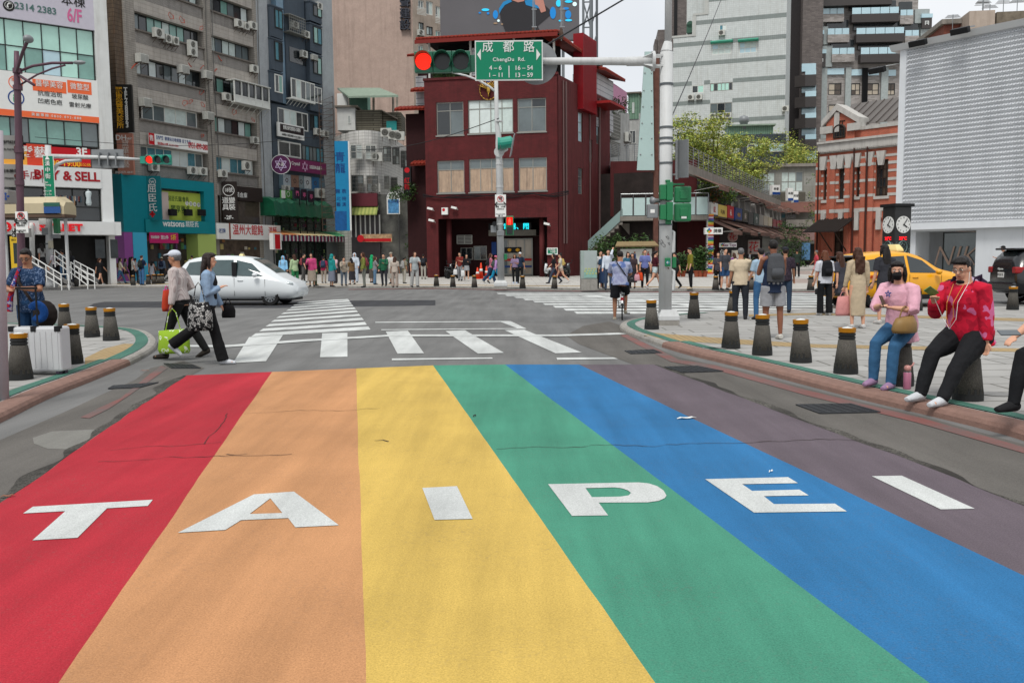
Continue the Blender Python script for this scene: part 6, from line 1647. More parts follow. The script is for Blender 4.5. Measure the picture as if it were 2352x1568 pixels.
 # ================================================================ clock tower
pc=G(2058,667,KH);ct=thing('clock_tower','black square street clock with two white dials and red digits on ornate panels','clock',pc+V((0.2,0.6,0)),R(-1))
ct.rotation_euler.z=R(16)
zt_=AT(2060,474,pc.y).z-KH;w2=0.385
MB().box(-w2,w2,-w2,w2,0,zt_).build('body',mat('clock_black','#191a1b',0.4,var=0.1),ct,bevel=0.02)
MB().box(-w2-0.08,w2+0.08,-w2-0.08,w2+0.08,zt_,zt_+0.12).build('cap',BLK,ct)
for k,ang in enumerate((0,-90)):
 Mk=Matrix.Rotation(R(ang),4,'Z')
 zd=zt_-0.72;r_=0.34
 def rot(p):return Mk@V(p)
 b=MB();b.prism([rot((r_*math.cos(a*math.pi/16),-w2-0.03,zd+r_*math.sin(a*math.pi/16)))for a in range(32)],rot((0,0.025,0))-rot((0,0,0)));d_=b.build('dial',mat('dial_white','#cfd0cc',0.35),ct)
 b=MB()
 for L_,a,w_ in((0.2,122,0.022),(0.29,36,0.014)):
  e=V((math.sin(R(a))*L_,0,math.cos(R(a))*L_));n_=V((math.cos(R(a))*w_,0,-math.sin(R(a))*w_));c_=V((0,-w2-0.045,zd))
  b.prism([rot(c_-n_-e*0.15),rot(c_+n_-e*0.15),rot(c_+n_+e),rot(c_-n_+e)],rot((0,-0.006,0))-rot((0,0,0)))
 b.build('hands',BLK,d_)
 for h_ in range(1,13):
  a=h_*math.pi/6;p=rot((math.sin(a)*0.275,-w2-0.034,zd+math.cos(a)*0.275));text(str(h_),BLK,d_,p.x,p.z,0.085,p.y,rot=(90,0,ang),name='numeral',bold=0.02,ext=0.002)
 p=rot((0,-w2-0.012,zd-0.56));text('20°C',mat('led_red','#e0141c',emit=2.0),ct,p.x,p.z,0.18,p.y,rot=(90,0,ang),name='temperature',bold=0.01)
 b=MB()
 for i in range(6):
  for j in range(10):
   cx,cz=-0.28+0.112*i,0.35+0.17*j
   pts=[rot((cx+0.05*math.cos(t_*0.8+i),-w2-0.015,cz+0.07*math.sin(t_*0.9+j)))for t_ in range(7)]
   b.tube(pts,0.012,4)
 pts=[rot((0.2*math.cos(t_*math.pi/8),-w2-0.02,1.75+0.24*math.sin(t_*math.pi/8)))for t_ in range(17)];b.tube(pts,0.025,5)
 b.build('ornament',mat('ornament_grey','#5f6f6c',0.5,metal=0.4),ct)
 # ================================================================ street furniture
POLE=mat('pole_white','#b9bbbb',0.5,var=0.1,vs=2,dirt='#77736c',dirt_amt=0.35,ds=1.5)
SIGG=mat('signal_green','#0d5a43',0.4,var=0.08);SIGG2=mat('signal_green_bright','#0f6b3f',0.4,var=0.08)
LRED=mat('lamp_red','#c40a0a',emit=.75);LREDD=mat('lamp_red_dot','#ff3a26',emit=2.2);LOFF=mat('lamp_off','#16191a',0.25);GREYB=mat('sign_back_grey','#7e8183',0.5,metal=0.3,var=0.1)
def at_local(root):return lambda px,py,Y:AT(px,py,Y)-V(root.location)
def signal_head(parent,c,r,gap,lit=0,n=3,m=SIGG,vert=False,backm=True):
 """n lamps in a row seen from the front, at c (parent space); each with hood"""
 b=MB()
 for i in range(n):
  o=V((gap*i,0,0))if not vert else V((0,0,-gap*i))
  p=V(c)+o;h=gap*0.49
  b.box(p.x-h,p.x+h,p.y,p.y+0.16,p.z-gap*0.55,p.z+gap*0.55)
  b.box(p.x-h*0.15,p.x+h*0.15,p.y+0.02,p.y+0.1,p.z+gap*0.55,p.z+gap*0.6)
 hd=b.build('housing',m,parent,bevel=0.02)
 for i in range(n):
  o=V((gap*i,0,0))if not vert else V((0,0,-gap*i));p=V(c)+o
  k=20;ring=MB()
  outer=[];inner=[]
  for yy,rr in((0.0,r),(-0.22,r*1.02)):
   pass
  a0,a1=R(-35),R(215)
  rings=[]
  for j in range(17):
   a=a0+(a1-a0)*j/16;ca,sa=math.cos(a),math.sin(a)
   rings.append([p+V((r*1.02*ca,0.002,r*1.02*sa)),p+V((r*1.02*ca,-0.2-0.06*sa,r*1.02*sa)),p+V((r*1.07*ca,-0.2-0.06*sa,r*1.07*sa)),p+V((r*1.07*ca,0.002,r*1.07*sa))])
  ring.loft(rings);ring.build('hood',m,hd,smooth=False)
  l_=MB();l_.prism([p+V((r*math.cos(a*math.pi/12),-0.012,r*math.sin(a*math.pi/12)))for a in range(24)],(0,0.01,0))
  lo=l_.build('lamp',LRED if i==lit else LOFF,parent)
  if i==lit:
   d_=MB()
   for rr,kk in((0.0,1),(0.18,6),(0.36,12),(0.54,18),(0.72,24),(0.9,30)):
    for j in range(kk):
     a=2*math.pi*j/kk;d_.ell(p+V((r*rr*math.cos(a),-0.016,r*rr*math.sin(a))),(r*0.055,0.006,r*0.055),6)
   d_.build('led_dots',LREDD,lo)
 return hd
 # ---- main mast on the right corner
mb_=G(1536,746,KH);mast=thing('signal_mast','tall thick pale signal mast on a concrete base at the right corner, with long arm','signal mast',mb_)
L=at_local(mast);Ym=mb_.y
k_=Ym/FPX
xm=L(1528,640,Ym).x
b=MB();b.loft([[V((xm+sx*0.215+0.06,sy*0.215,z))for sx,sy in((-1,-1),(1,-1),(1,1),(-1,1))]for z in(0,0.11)]);b.build('plinth',CON,mast)
b=MB();b.loft([[V((xm+0.06+sx*a,sy*a,z))for sx,sy in((-1,-1),(1,-1),(1,1),(-1,1))]for a,z in((0.222,0.112),(0.222,0.2),(0.16,0.34))]);b.build('base_cover',POLE,mast,bevel=0.01)
z_t=L(1530,119,Ym).z;z_f=L(1530,97,Ym).z
b=MB();b.tube([(xm,0,0.1),(xm,0,z_t)],[0.142,0.135],20);b.tube([(xm,0,z_t),(xm,0,z_t+0.02),(xm+0.03,0,z_f)],[0.14,0.12,0.085],16);b.tube([(xm+0.03,0,z_f),(xm+0.035,0,z_f+3.0)],[0.076,0.07],14);b.build('pole',POLE,mast,smooth=True)
b=MB()
for py in(194,293,318,330,375,516):
 z=L(1528,py,Ym).z;b.cyl((xm,0,z-0.02),(xm,0,z+0.02),0.15,n=20)
b.build('strap',mat('strap_grey','#5d6265',0.5,metal=0.4),mast)
za=L(1500,141,Ym).z;xf=L(1500,141,Ym).x
b=MB();b.tube([(xf,0,za),(L(1440,141,Ym).x,0,za),(L(1439,141,Ym).x,0,za),(L(1300,140,Ym).x,0,za+0.02),(L(1060,140,Ym).x,0,za+0.04)],[0.098,0.098,0.085,0.075,0.05],14);b.build('arm',POLE,mast,smooth=True)
b=MB();b.cyl((xf-0.03,0,za),(xf+0.03,0,za),0.21,n=24)
for a in range(4):
 s_=V((0,math.cos(a*math.pi/2+0.78),math.sin(a*math.pi/2+0.78)))
 b.prism([V((xf-0.03,0,za))+s_*0.2,V((xf-0.03,0,za))+s_*0.09,V((xf-0.25,0,za))+s_*0.09],V((0,0.012,0.012)))
 b.box(xf+0.03,xm,s_.y*0.13-0.012,s_.y*0.13+0.012,za+s_.z*0.15-0.02,za+s_.z*0.15+0.02)
b.build('flange',POLE,mast)
sq=MB()
for px,py,s_ in((1519,555,0.09),(1533,546,0.08),(1523,563,0.11),(1537,560,0.06)):
 p=L(px,py,Ym-0.15);a=[p+V((s_*0.5*math.sin(t_*1.3),-0.0,s_*0.5*math.cos(t_*1.7)))for t_ in range(9)]
 sq.tube([V((q.x,-math.sqrt(max(0.0,0.1425**2-(q.x-xm)**2))-0.001,q.z))for q in a],0.003,4)
sq.build('graffiti',BLK,mast)
b=MB();p0,p1=L(1547,533,Ym),L(1547,578,Ym);b.tube([(p0.x-0.06,0,p0.z+0.02),(p0.x,0,p0.z),p1,(p1.x-0.06,0,p1.z-0.02)],0.04,8);p0,p1=L(1547,622,Ym),L(1547,665,Ym);b.tube([(p0.x-0.06,0,p0.z+0.02),(p0.x,0,p0.z),p1,(p1.x-0.06,0,p1.z-0.02)],0.04,8);b.build('conduit',POLE,mast,smooth=True)
def pbox(px0,py0,px1,py1,Y,d,root,name,m,bev=0.01):
 l=at_local(root);a,c=l(px0,py0,Y),l(px1,py1,Y)
 return MB().box(a.x,c.x,a.y,a.y+d,c.z,a.z).build(name,m,root,bevel=bev)
def small(name,label,cat,px0,py0,px1,py1,Y,d,m,bev=0.012):
 c=AT((px0+px1)/2,(py0+py1)/2,Y);t=thing(name,label,cat,c)
 pbox(px0,py0,px1,py1,Y,d,t,'casing',m,bev);return t
 # overhead signal, street sign and sign back on the arm
t=thing('traffic_signal','large horizontal traffic signal showing red at the end of the long arm','traffic light',AT(1016,141,Ym-0.25))
signal_head(t,(-(1016-974.5)*k_,0,-0.005),18.3*k_,41.5*k_)
b=MB();b.box(62*k_,90*k_,0.05,0.14,-22*k_,14*k_);b.cyl((50*k_,0.25,0.0),(100*k_,0.25,0),0.06,n=10);b.build('bracket',SIGG,t)
f_=Fac('x','',1090,Ym-0.3,(1,0),1247,root=False)
S=Sign(f_,'big green street name sign for ChengDu Rd. with white arrows and house numbers',1090.5,94,1246.5,186,SILV,th=0.03,name='street_sign',bev=0.0)
S.patch(1093,97,1244,183,GRNS)
for t_,x_ in(('成',1120),('都',1168),('路',1215)):S.t(t_,x_,110,24,SILV,y=-0.016,bold=0.006,ext=0.002)
S.t('ChengDu  Rd.',1169,137.5,8.5,SILV,y=-0.016,bold=0.012,ext=0.002,space=1.1)
for t_,x_,y_ in(('4 – 6',1138,157),('1 – 11',1139,173.5),('16 – 54',1203,157),('13 – 59',1203,173.5)):S.t(t_,x_,y_,10,SILV,y=-0.016,bold=0.012,ext=0.002)
S.patch(1168,152,1170,179,SILV,'divider',y=-0.018)
for pts in([(1096,126),(1104.5,113),(1104.5,139.5)],[(1241,126),(1232,113),(1232,139.5)]):
 MB().prism([(S.p(a,c)[0],-0.016,S.p(a,c)[1])for a,c in pts],(0,0.005,0)).build('arrow',SILV,S.root)
t=thing('round_sign','back of a round grey road sign behind the green street sign','road sign',AT(1232,145,Ym+0.12))
MB().cyl((0,0,0),(0,0.02,0),48*k_,n=36).build('disc',GREYB,t);b=MB();b.box(15*k_,19*k_,-0.04,0,-20*k_,24*k_);b.box(-19*k_,-15*k_,-0.04,0,-20*k_,24*k_);b.build('clamp',GREYB,t)
# boxes on the mast
t=thing('side_signal','dark green two-lamp pedestrian signal seen from the side on the mast','pedestrian signal',AT(1530,465,Ym-0.28))
pbox(1532,418,1546,460,Ym-0.3,0.24,t,'housing',SIGG2);pbox(1532,464,1546,506,Ym-0.3,0.24,t,'housing',SIGG2);pbox(1517,424,1531,458,Ym-0.28,0.2,t,'hood',SIGG2);pbox(1517,470,1531,504,Ym-0.28,0.2,t,'hood',SIGG2);pbox(1529,413,1540,418,Ym-0.2,0.1,t,'bracket',SIGG2);pbox(1529,506,1542,515,Ym-0.2,0.1,t,'bracket',SIGG2)
t=thing('back_signal','dark green two-lamp signal seen from behind beside the mast','pedestrian signal',AT(1570,466,Ym+0.1))
pbox(1550,428,1588,465,Ym+0.1,0.2,t,'housing',SIGG2,0.03);pbox(1550,467,1588,508,Ym+0.1,0.2,t,'housing',SIGG2,0.03)
for y0 in(438,478):pbox(1562,y0,1580,y0+19,Ym+0.08,0.02,t,'back_lid',SIGG2,0.01)
pbox(1565,497,1577,502,Ym+0.085,0.012,t,'label_plate',SILV,0);pbox(1545,421,1572,426,Ym+0.15,0.06,t,'bracket',SIGG2)
t=small('control_box','grey steel control box with label on the left of the mast','control box',1488,469,1512,500,Ym-0.2,0.18,GREYB);pbox(1494,481,1504,489,Ym-0.208,0.006,t,'label_plate',WHT,0)
t=thing('loudspeaker','small grey horn loudspeaker above the control box on the mast','loudspeaker',AT(1506,461,Ym-0.1));MB().tube([(-0.09,-0.05,0),(0.0,0,0),(0.09,0,0)],[0.085,0.045,0.045],14).build('horn',GREYB,t,smooth=True)
t=thing('push_button','green push-button box with white arrow on the front of the mast','push button',AT(1534,605,Ym-0.17));pbox(1527.5,592,1540.5,612,Ym-0.2,0.06,t,'casing',SIGG2,0.015)
l=at_local(t);c=l(1534,603,Ym-0.205);MB().cyl(c,c+V((0,0.006,0)),0.043,n=18).build('disc',TEAL,t);text('←',WHT,t,c.x,c.z,0.08,c.y-0.004,bold=0.02);c=l(1535,616,Ym-0.16);MB().cyl(c,c-V((0,0.04,0)),0.018,n=10).build('button',RUST,t)
small('push_button_box','green push-button box on the far side of the mast','push button',1544.5,590,1553.5,615,Ym-0.05,0.12,SIGG2)
t=thing('edge_sign','grey road sign seen edge-on clamped to the right of the mast','road sign',AT(1566,366,Ym+0.1));l=at_local(t);a,c=l(1560,321,Ym),l(1573,411,Ym);MB().prism([V((a.x,0.0,a.z)),V((c.x,-0.45,a.z-0.03)),V((c.x,-0.45,c.z)),V((a.x,0.0,c.z+0.03))],(0.012,0.003,0)).build('plate',GREYB,t);MB().cyl((a.x-0.03,0,c.z),(a.x-0.03,0,a.z),0.035,n=8).build('post',GREYB,t)
b=MB();b.cyl((a.x-0.2,0,a.z-0.05),(a.x,0,a.z-0.05),0.02,n=6);b.cyl((a.x-0.2,0,c.z+0.1),(a.x,0,c.z+0.1),0.02,n=6);b.build('clamp',GREYB,t)
# ---- centre pole
cb_=G(1150,663,KH);cp=thing('lamp_pole','white pole with curved top arm and base block in front of the red building','pole',cb_);L=at_local(cp);Yc=cb_.y;k2_=Yc/FPX
b=MB();b.loft([[V((sx*a,sy*a,z))for sx,sy in((-1,-1),(1,-1),(1,1),(-1,1))]for a,z in((0.31,0),(0.31,0.13))]);b.build('plinth',CON,cp)
b=MB();b.loft([[V((sx*a,sy*a,z))for sx,sy in((-1,-1),(1,-1),(1,1),(-1,1))]for a,z in((0.32,0.132),(0.31,0.28),(0.24,0.4))]);b.build('base_cover',POLE,cp,bevel=0.015)
zq=L(1148,328,Yc).z;zq2=L(1146,312,Yc).z;ztp=L(1143,130,Yc).z
b=MB();b.tube([(0.02,0,0.3),(-0.02,0,zq),(-0.025,0,zq2),(-0.1,0,L(1143,282,Yc).z),(-0.12,0,ztp)],[0.165,0.15,0.13,0.1,0.085],16);b.build('pole',POLE,cp,smooth=True)
b=MB();pts=[(1142,214),(1125,200),(1100,185),(1070,174),(1030,165)];b.tube([L(x,y,Yc)for x,y in pts],[0.06,0.055,0.05,0.045,0.04],8);b.build('arm',POLE,cp,smooth=True)
b=MB()
for py in(377,429,279,515):z=L(1148,py,Yc).z;b.cyl((0,0,z-0.03),(0,0,z+0.03),0.18,n=14)
z=L(1149,350,Yc).z;b.cyl((0,-0.2,z),(0,-0.12,z),0.24,n=16);b.build('flange',POLE,cp)
t=thing('side_signal','green traffic signal seen from the side on the white centre pole','traffic light',AT(1162,328,Yc-0.5));l=at_local(t)
b=MB();a=l(1149,330,Yc-0.5);c=l(1174,326,Yc-0.5);b.tube([a,c,c+V((0.1,0,0))],[0.26,0.27,0.15],14);b.build('housing',mat('signal_teal','#1f8a76',0.4,var=0.08),t);MB().tube([l(1143,330,Yc-0.5),a],[0.29,0.27],14).build('hood',MATS['signal_teal'],t);MB().cyl(l(1165,342,Yc-0.3),l(1150,352,Yc-0.15),0.08,n=8).build('arm',POLE,t)
t=thing('edge_sign','street name plate seen edge-on beside the side-facing signal','street sign',AT(1176,333,Yc-1));l=at_local(t);MB().prism([l(1182,306,Yc-1),l(1179,312,Yc-1.8),l(1170,361,Yc-1.8),l(1174,355,Yc-1)],(0.03,0,0)).build('plate',GREYB,t)
def no_park(label,px0,py0,px1,py1,Y):
 f_=Fac('x','',px0,Y,(1,0),px1,root=False)
 S=Sign(f_,label,px0,py0,px1,py1,WHT,th=0.03,name='no_parking_sign',cat='road sign');cx=(px0+px1)/2;h=py1-py0;w_=px1-px0
 S.disc(cx,py0+h*0.2,w_*0.3,RED,ring=0.16);S.t('停',cx,py0+h*0.2,w_*0.36,BLKI,y=-0.012)
 x,z=S.p(cx,py0+h*0.2);r_=w_*0.28*S.f.m(cx);MB().box(-r_,r_,-0.004,0.004,-r_*0.1,r_*0.1,Matrix.Translation((x,-0.016,z))@Matrix.Rotation(R(45),4,'Y')).build('slash',RED,S.root)
 S.t('⟷',cx,py0+h*0.44,w_*0.5,BLKI,bold=0.02);S.t('騎樓、人行道',cx,py0+h*0.55,w_*0.14,BLKI);S.t('SIDEWALK',cx,py0+h*0.65,w_*0.1,BLKI);S.t('TOW-AWAY ZONE',cx,py0+h*0.88,w_*0.07,BLKI);S.t('☎ 110',cx,py0+h*0.95,w_*0.1,BLKI)
 return S
no_park('white no-parking sign with red ring on the centre pole',1137,447,1162,498,Yc-0.25)
t=thing('pedestrian_signal','pedestrian signal showing a red standing figure on the centre pole','pedestrian signal',AT(1170,517,Yc-0.25));l=at_local(t)
pbox(1161,496,1180,540,Yc-0.2,0.25,t,'housing',SIGG2,0.02);pbox(1163.5,499,1177.5,516,Yc-0.24,0.02,t,'lamp',mat('lamp_red_dim','#c01008',emit=0.8),0);pbox(1163.5,521,1177.5,537,Yc-0.24,0.02,t,'lamp',LOFF,0)
c=l(1170.5,508,Yc-0.27);b=MB();b.ell(c+V((0,0,0.12)),(0.035,0.01,0.035),8);b.box(c.x-0.06,c.x+0.06,c.y,c.y+0.01,c.z-0.04,c.z+0.08);b.box(c.x-0.05,c.x-0.015,c.y,c.y+0.01,c.z-0.16,c.z-0.04);b.box(c.x+0.015,c.x+0.05,c.y,c.y+0.01,c.z-0.16,c.z-0.04);b.build('red_figure',LREDD,t)
small('meter_box','pale grey box on the left of the centre pole','control box',1127,518,1140,534,Yc-0.2,0.2,GREYB);small('meter_box','grey box wrapped on the front of the centre pole','control box',1141,530,1158,541,Yc-0.3,0.2,GREYB);small('button_box','green push-button box low on the centre pole','push button',1158,583,1165,597,Yc-0.1,0.15,SIGG2)
t=thing('loudspeaker','black round loudspeaker on the left of the centre pole','loudspeaker',AT(1136,514,Yc-0.2));MB().tube([(0,-0.15,0),(0,0.05,0)],[0.11,0.07],14).build('horn',BLK,t)
# ---- left pole with vertical street sign and far signal
lb_=G(119,660,KH);lp=thing('signal_pole','white signal pole with long arm and green vertical street sign on the left','signal mast',lb_);L=at_local(lp);Yl=lb_.y;k3=Yl/FPX
b=MB();b.tube([(0,0,0),(0,0,0.25),L(117,640,Yl),L(114,610,Yl),L(112,480,Yl),L(110,334,Yl)],[0.34,0.32,0.26,0.2,0.18,0.16],14);b.build('pole',POLE,lp,smooth=True)
b=MB();b.tube([L(116,359,Yl),L(200,361,Yl),L(265,363,Yl),L(330,366.5,Yl)],[0.13,0.12,0.1,0.06],10);b.tube([L(121,405,Yl),L(123,392,Yl),L(132,378,Yl),L(150,370,Yl),L(186,368,Yl)],0.1,8);b.build('arm',POLE,lp,smooth=True)
b=MB()
for py in(470,500,560):z=L(112,py,Yl).z;x=L(112,py,Yl).x;b.cyl((x,0,z-0.04),(x,0,z+0.04),0.21,n=12)
b.build('strap',MATS['strap_grey'],lp)
f_=Fac('x','',97,Yl-0.4,(1,0),123,root=False)
S=Sign(f_,'green vertical street sign for Han Zhong St. with white characters on the left pole',97.8,357.5,122,452.5,WHT,th=0.05,name='street_sign');S.patch(98.8,358.5,121,451.5,GRNS)
S.t('▲',109,363,9,WHT,y=-0.03,ext=0.002);S.t('漢\n中\n街',110,391,11.5,WHT,y=-0.03,line=1.15,bold=0.005);S.t('Han\nZhong\nSt.',101,425,4.6,WHT,y=-0.03,align='LEFT',line=0.95);S.t('169 | 148\n |     |\n131 | 122',109.5,443,3.6,WHT,y=-0.03,line=0.8)
t=thing('traffic_signal','far horizontal traffic signal showing red over the teal drugstore','traffic light',AT(344,367,Yl-0.3));signal_head(t,(0,0,0),8.3*k3,19.3*k3,m=mat('signal_teal','#1f8a76'));MB().box(-22*k3,-10*k3,0,0.15,-8*k3,8*k3).build('bracket',MATS['signal_teal'],t)
t=thing('road_sign','grey back of a road sign with three clamps on the left signal arm','road sign',AT(247,364,Yl+0.12));pbox(209.5,343.5,285,385.5,Yl+0.12,0.04,t,'plate',GREYB,0)
for px in(227,247,265):pbox(px-2,350,px+2,380,Yl-0.15,0.27,t,'clamp',GREYB,0)
small('white_box','white box on the left of the signal pole','control box',88,494,106,516,Yl-0.2,0.3,WHT);small('grey_box','grey box low on the signal pole under the white box','control box',95,523,110,539,Yl-0.2,0.3,GREYB);small('green_signal_box','dark green signal box on the right of the signal pole','pedestrian signal',121,502,133,536,Yl-0.3,0.35,SIGG2);small('grey_box','grey box on the right of the signal pole below the green signal','control box',118,538,134,547,Yl-0.3,0.3,GREYB);small('cream_box','small cream box low on the signal pole','control box',110,553,119,570,Yl-0.3,0.2,mat('cream','#b9b3a0',0.6))
t=thing('security_camera','white dome security camera on a bracket of the left signal pole','security camera',AT(135,475,Yl-0.5));MB().ell((0,0,0),(0.22,0.2,0.26),14).build('dome',WHT,t,smooth=True);MB().ell((0,-0.1,-0.14),(0.14,0.13,0.14),12).build('lens',BLK,t,smooth=True);MB().cyl((-0.5,0,-0.3),(0,0.1,-0.2),0.05,n=8).build('arm',POLE,t)
# ---- purple street lamp with wayfinding signs
pb_=G(52,760,KH);pu=thing('street_lamp','purple two-armed street lamp pole with wayfinding plates on the left','street lamp',pb_);L=at_local(pu);Yp=pb_.y;mP_=mat('purple_metal','#57404a',0.5,var=0.1,metal=0.2)
b=MB();b.tube([(0,0,0),L(49,600,Yp),L(45,400,Yp),L(40,200,Yp),L(38,160,Yp),L(38,118,Yp)],[0.085,0.08,0.075,0.07,0.055,0.05],12);b.build('pole',mP_,pu,smooth=True)
b=MB();b.tube([L(42,165,Yp),L(75,152,Yp),L(120,145,Yp),L(167,145,Yp)],0.03,8);b.tube([L(47,195,Yp),L(85,172,Yp),L(120,158,Yp),L(150,150,Yp)],0.02,6);b.tube([L(38,165,Yp-0.3),L(44,145,Yp-0.6),L(52,120,Yp-0.9),L(62,98,Yp-1.2)],0.035,8);b.tube([L(38,170,Yp),L(79,196,Yp-0.2)],0.03,6);b.build('arm',mP_,pu,smooth=True)
for c,e in((L(182,144,Yp),(0.14,0.07,0.045)),(L(65,90,Yp-1.2),(0.09,0.13,0.08))):MB().ell(c,e,14).build('lamp_head',GREYB,pu,smooth=True)
b=MB()
for py in(163,202,346,420):c=L(40+(py-160)*0.02,py,Yp);b.cyl(c-V((0,0,0.05)),c+V((0,0,0.05)),0.095,n=12)
b.build('collar',mP_,pu)
f_=Fac('x','',-40,Yp-0.25,(0.93,0.36),60,root=False)
for lb,y0,y1,a_,c_ in(('upper grey wayfinding plate to The Red House with white arrow',312,366,'西門紅樓','The Red House'),('lower grey wayfinding plate to the temple with white arrow',378,430,'西本願寺','Nishi Honganji Temple')):
 S=Sign(f_,lb,-60,y0,52,y1,mat('plate_grey','#83827f',0.5,var=0.06),th=0.04,name='wayfinding_plate');S.patch(42.5,y0-1,53,y1+1,BLKI);S.t('→',47.5,(y0+y1)/2,12,WHT,y=-0.03,bold=0.02);S.t(a_,22,y0+15,7.5,BLKI,bold=0.0);S.t(c_,24,y0+31,3.6,BLKI);S.disc(37,(y0+y1)/2,4.2,mat('badge_brown','#5a2a26',0.5))
no_park('white no-parking sign with red ring on the purple lamp pole',34.5,486,62,535,Yp-0.2)
f_=Fac('x','',0,Yp+0.3,(1,0),60,root=False)
S=Sign(f_,'small grey wayfinding plates with arrows behind the no-parking sign',28,525,70,545,mat('plate_grey','#83827f'),th=0.03,name='wayfinding_plate');S.patch(28,525,36,534,BLKI);S.patch(28,536,36,545,BLKI);S.t('↑',32,529,7,WHT,y=-0.03);S.t('→',32,541,7,WHT,y=-0.03)
# ---- leftmost pale pole close to us
t=thing('pale_pole','thick pale lilac pole at the very left edge, close to the camera','pole',G(1,917,KH));l=at_local(t);Y_=t.location.y
MB().tube([(0,0,0),l(-4,560,Y_),l(-7,300,Y_)],[0.088,0.068,0.06],16).build('pole',mat('pole_lilac','#a79fa6',0.55,var=0.1,vs=6),t,smooth=True)
t2=small('pole_sign','pale box sign with transit symbol on the leftmost pole','sign',-20,436,20,467,Y_+1.5,0.2,mat('plate_grey','#83827f'));c=at_local(t2)(14,452,Y_+1.48);text('✢',NAVY,t2,c.x,c.z,0.12,c.y-0.01)
# ---- station entrance on the left
eb=AT(60,648,50.0);eb.z=KH;mrt=thing('station_entrance','station entrance with rounded cream canopy, stairs and white handrails','station entrance',eb);L=at_local(mrt);Ye=eb.y+1
mCr=mat('canopy_cream','#b5a98c',0.5,var=0.08,vs=1.2)
def rq(px):return L(px,500,Ye).x
z0_,z1_=L(60,503,Ye).z,L(60,455,Ye).z
prof=[(0,z0_+0.25),(0.0,z1_-0.35),(0.25,z1_),(1.1,z1_+0.05),(1.4,z1_-0.3),(1.4,z0_+.2)]
b=MB();b.loft([[V((x,y,z))for y,z in prof]for x in(rq(-150),rq(125))]);b.loft([[V((x,y,z))for y,z in prof]for x in(rq(125.2),rq(150),rq(166))][0:1]+[[V((rq(150),y,z))for y,z in prof],[V((rq(167),y+0.05,z0_+(z-z0_)*0.75))for y,z in prof]]);b.build('canopy',mCr,mrt)
b=MB();b.box(rq(124),rq(160),-0.06,-0.02,z0_+0.62,z1_-0.32);b.build('sign_band',mat('band_green','#2d5a4d',0.5),mrt);b=MB();b.box(rq(124),rq(161),-0.065,-0.02,z0_+0.25,z0_+0.6);b.build('sign_band',mat('band_blue','#2b4f86',0.5),mrt);b=MB();b.box(rq(-150),rq(168),0.02,1.35,z0_+.05,z0_+0.2);b.build('soffit',mat('soffit_brown','#5b4a3e',0.7),mrt)
for x in(rq(10),rq(150)):MB().cyl((x,1.0,0),(x,1.0,z0_),.09,n=10).build('column',POLE,mrt)
st=MB()
for i in range(12):st.box(rq(45)+i*0.28,rq(170),-0.6,2.6,0+0.15*i-1.9,0.15*(i+1)-1.9)if False else None
st.prism([L(53,612,Ye-1.2),L(165,660-3,Ye-1.2),L(165,652,Ye-1.2),L(60,596,Ye-1.2)],(0,0.3,0));st.prism([L(168,612,Ye+0.5),L(222,648,Ye+0.5),L(222,643,Ye+0.5),L(170,604,Ye+0.5)],(0,0.3,0));st.build('stair_wall',mat('stair_grey','#6d6c6a',0.8,var=0.2),mrt)
def railing(x0,y0,x1,y1,Y,n,end=0):
 b=MB();P0,P1=L(x0,y0,Y),L(x1,y1,Y)
 for dz in(0,-0.32,-0.62):b.tube([P0+V((0,0,dz)),P1+V((0,0,dz))],0.03,6)
 for i in range(n):p=P0.lerp(P1,i/(n-1));b.cyl(p,p-V((0,0,0.95)),0.03,n=6)
 if end:b.tube([P1,P1+V((.35,0,0)),P1+V((.4,0,-.1)),P1+V((.4,0,-.85))],.03,6)
 b.build('handrail',WHT,mrt)
railing(53,576,140,630,Ye-1.3,6,1);railing(125,574,200,630,Ye+0.4,5,1);railing(170,598,216,622,Ye+0.4,4)
f_=Fac('x','',10,Ye-3,(1,0),60,root=False)
S=Sign(f_,'yellow station information pillar with dark map panel',22,543,40,632,mat('pillar_yellow','#c9a62a',0.5),th=0.3,name='info_pillar');S.patch(30,558,40,605,col('map_dark','#2f3734',var=0.4,vs=8));S.t('出口',31,551,5,BLKI)
t=thing('white_post','slim white notice post beside the station stairs','post',G(76,660,KH));l=at_local(t);MB().tube([(0,0,0),l(73,520,t.location.y),l(72,512,t.location.y)],[0.2,0.2,0.12],10,flat=0.6).build('post',WHT,t,smooth=True)
# ---- bollards
bol=thing('bollard','x','bollard',(0,0,0),0,'concrete bollards with orange bands')
mBc=mat('bollard_granite','#504d48',0.85,var=0.18,vs=3,bump=0.4,bs=90)
def granite(m):
 N=m.node_tree.nodes;Lk=m.node_tree.links;bs=N['Principled BSDF'];t=N.new('ShaderNodeTexCoord');n=N.new('ShaderNodeTexNoise');n.inputs['Scale'].default_value=130;n.inputs['Detail'].default_value=2;Lk.new(t.outputs['Object'],n.inputs['Vector'])
 r=N.new('ShaderNodeMapRange');r.inputs[1].default_value=0.35;r.inputs[2].default_value=0.65;r.inputs[3].default_value=0.55;r.inputs[4].default_value=1.5;Lk.new(n.outputs['Fac'],r.inputs[0])
 h=N.new('ShaderNodeHueSaturation');src=bs.inputs['Base Color'].links[0].from_socket;Lk.new(src,h.inputs['Color']);Lk.new(r.outputs[0],h.inputs['Value']);oi=N.new('ShaderNodeObjectInfo');r3=N.new('ShaderNodeMapRange');r3.inputs[3].default_value=.75;r3.inputs[4].default_value=1.25;Lk.new(oi.outputs['Random'],r3.inputs[0]);h2=N.new('ShaderNodeHueSaturation');Lk.new(h.outputs[0],h2.inputs['Color']);Lk.new(r3.outputs[0],h2.inputs['Value']);Lk.new(h2.outputs[0],bs.inputs['Base Color'])
granite(mBc)
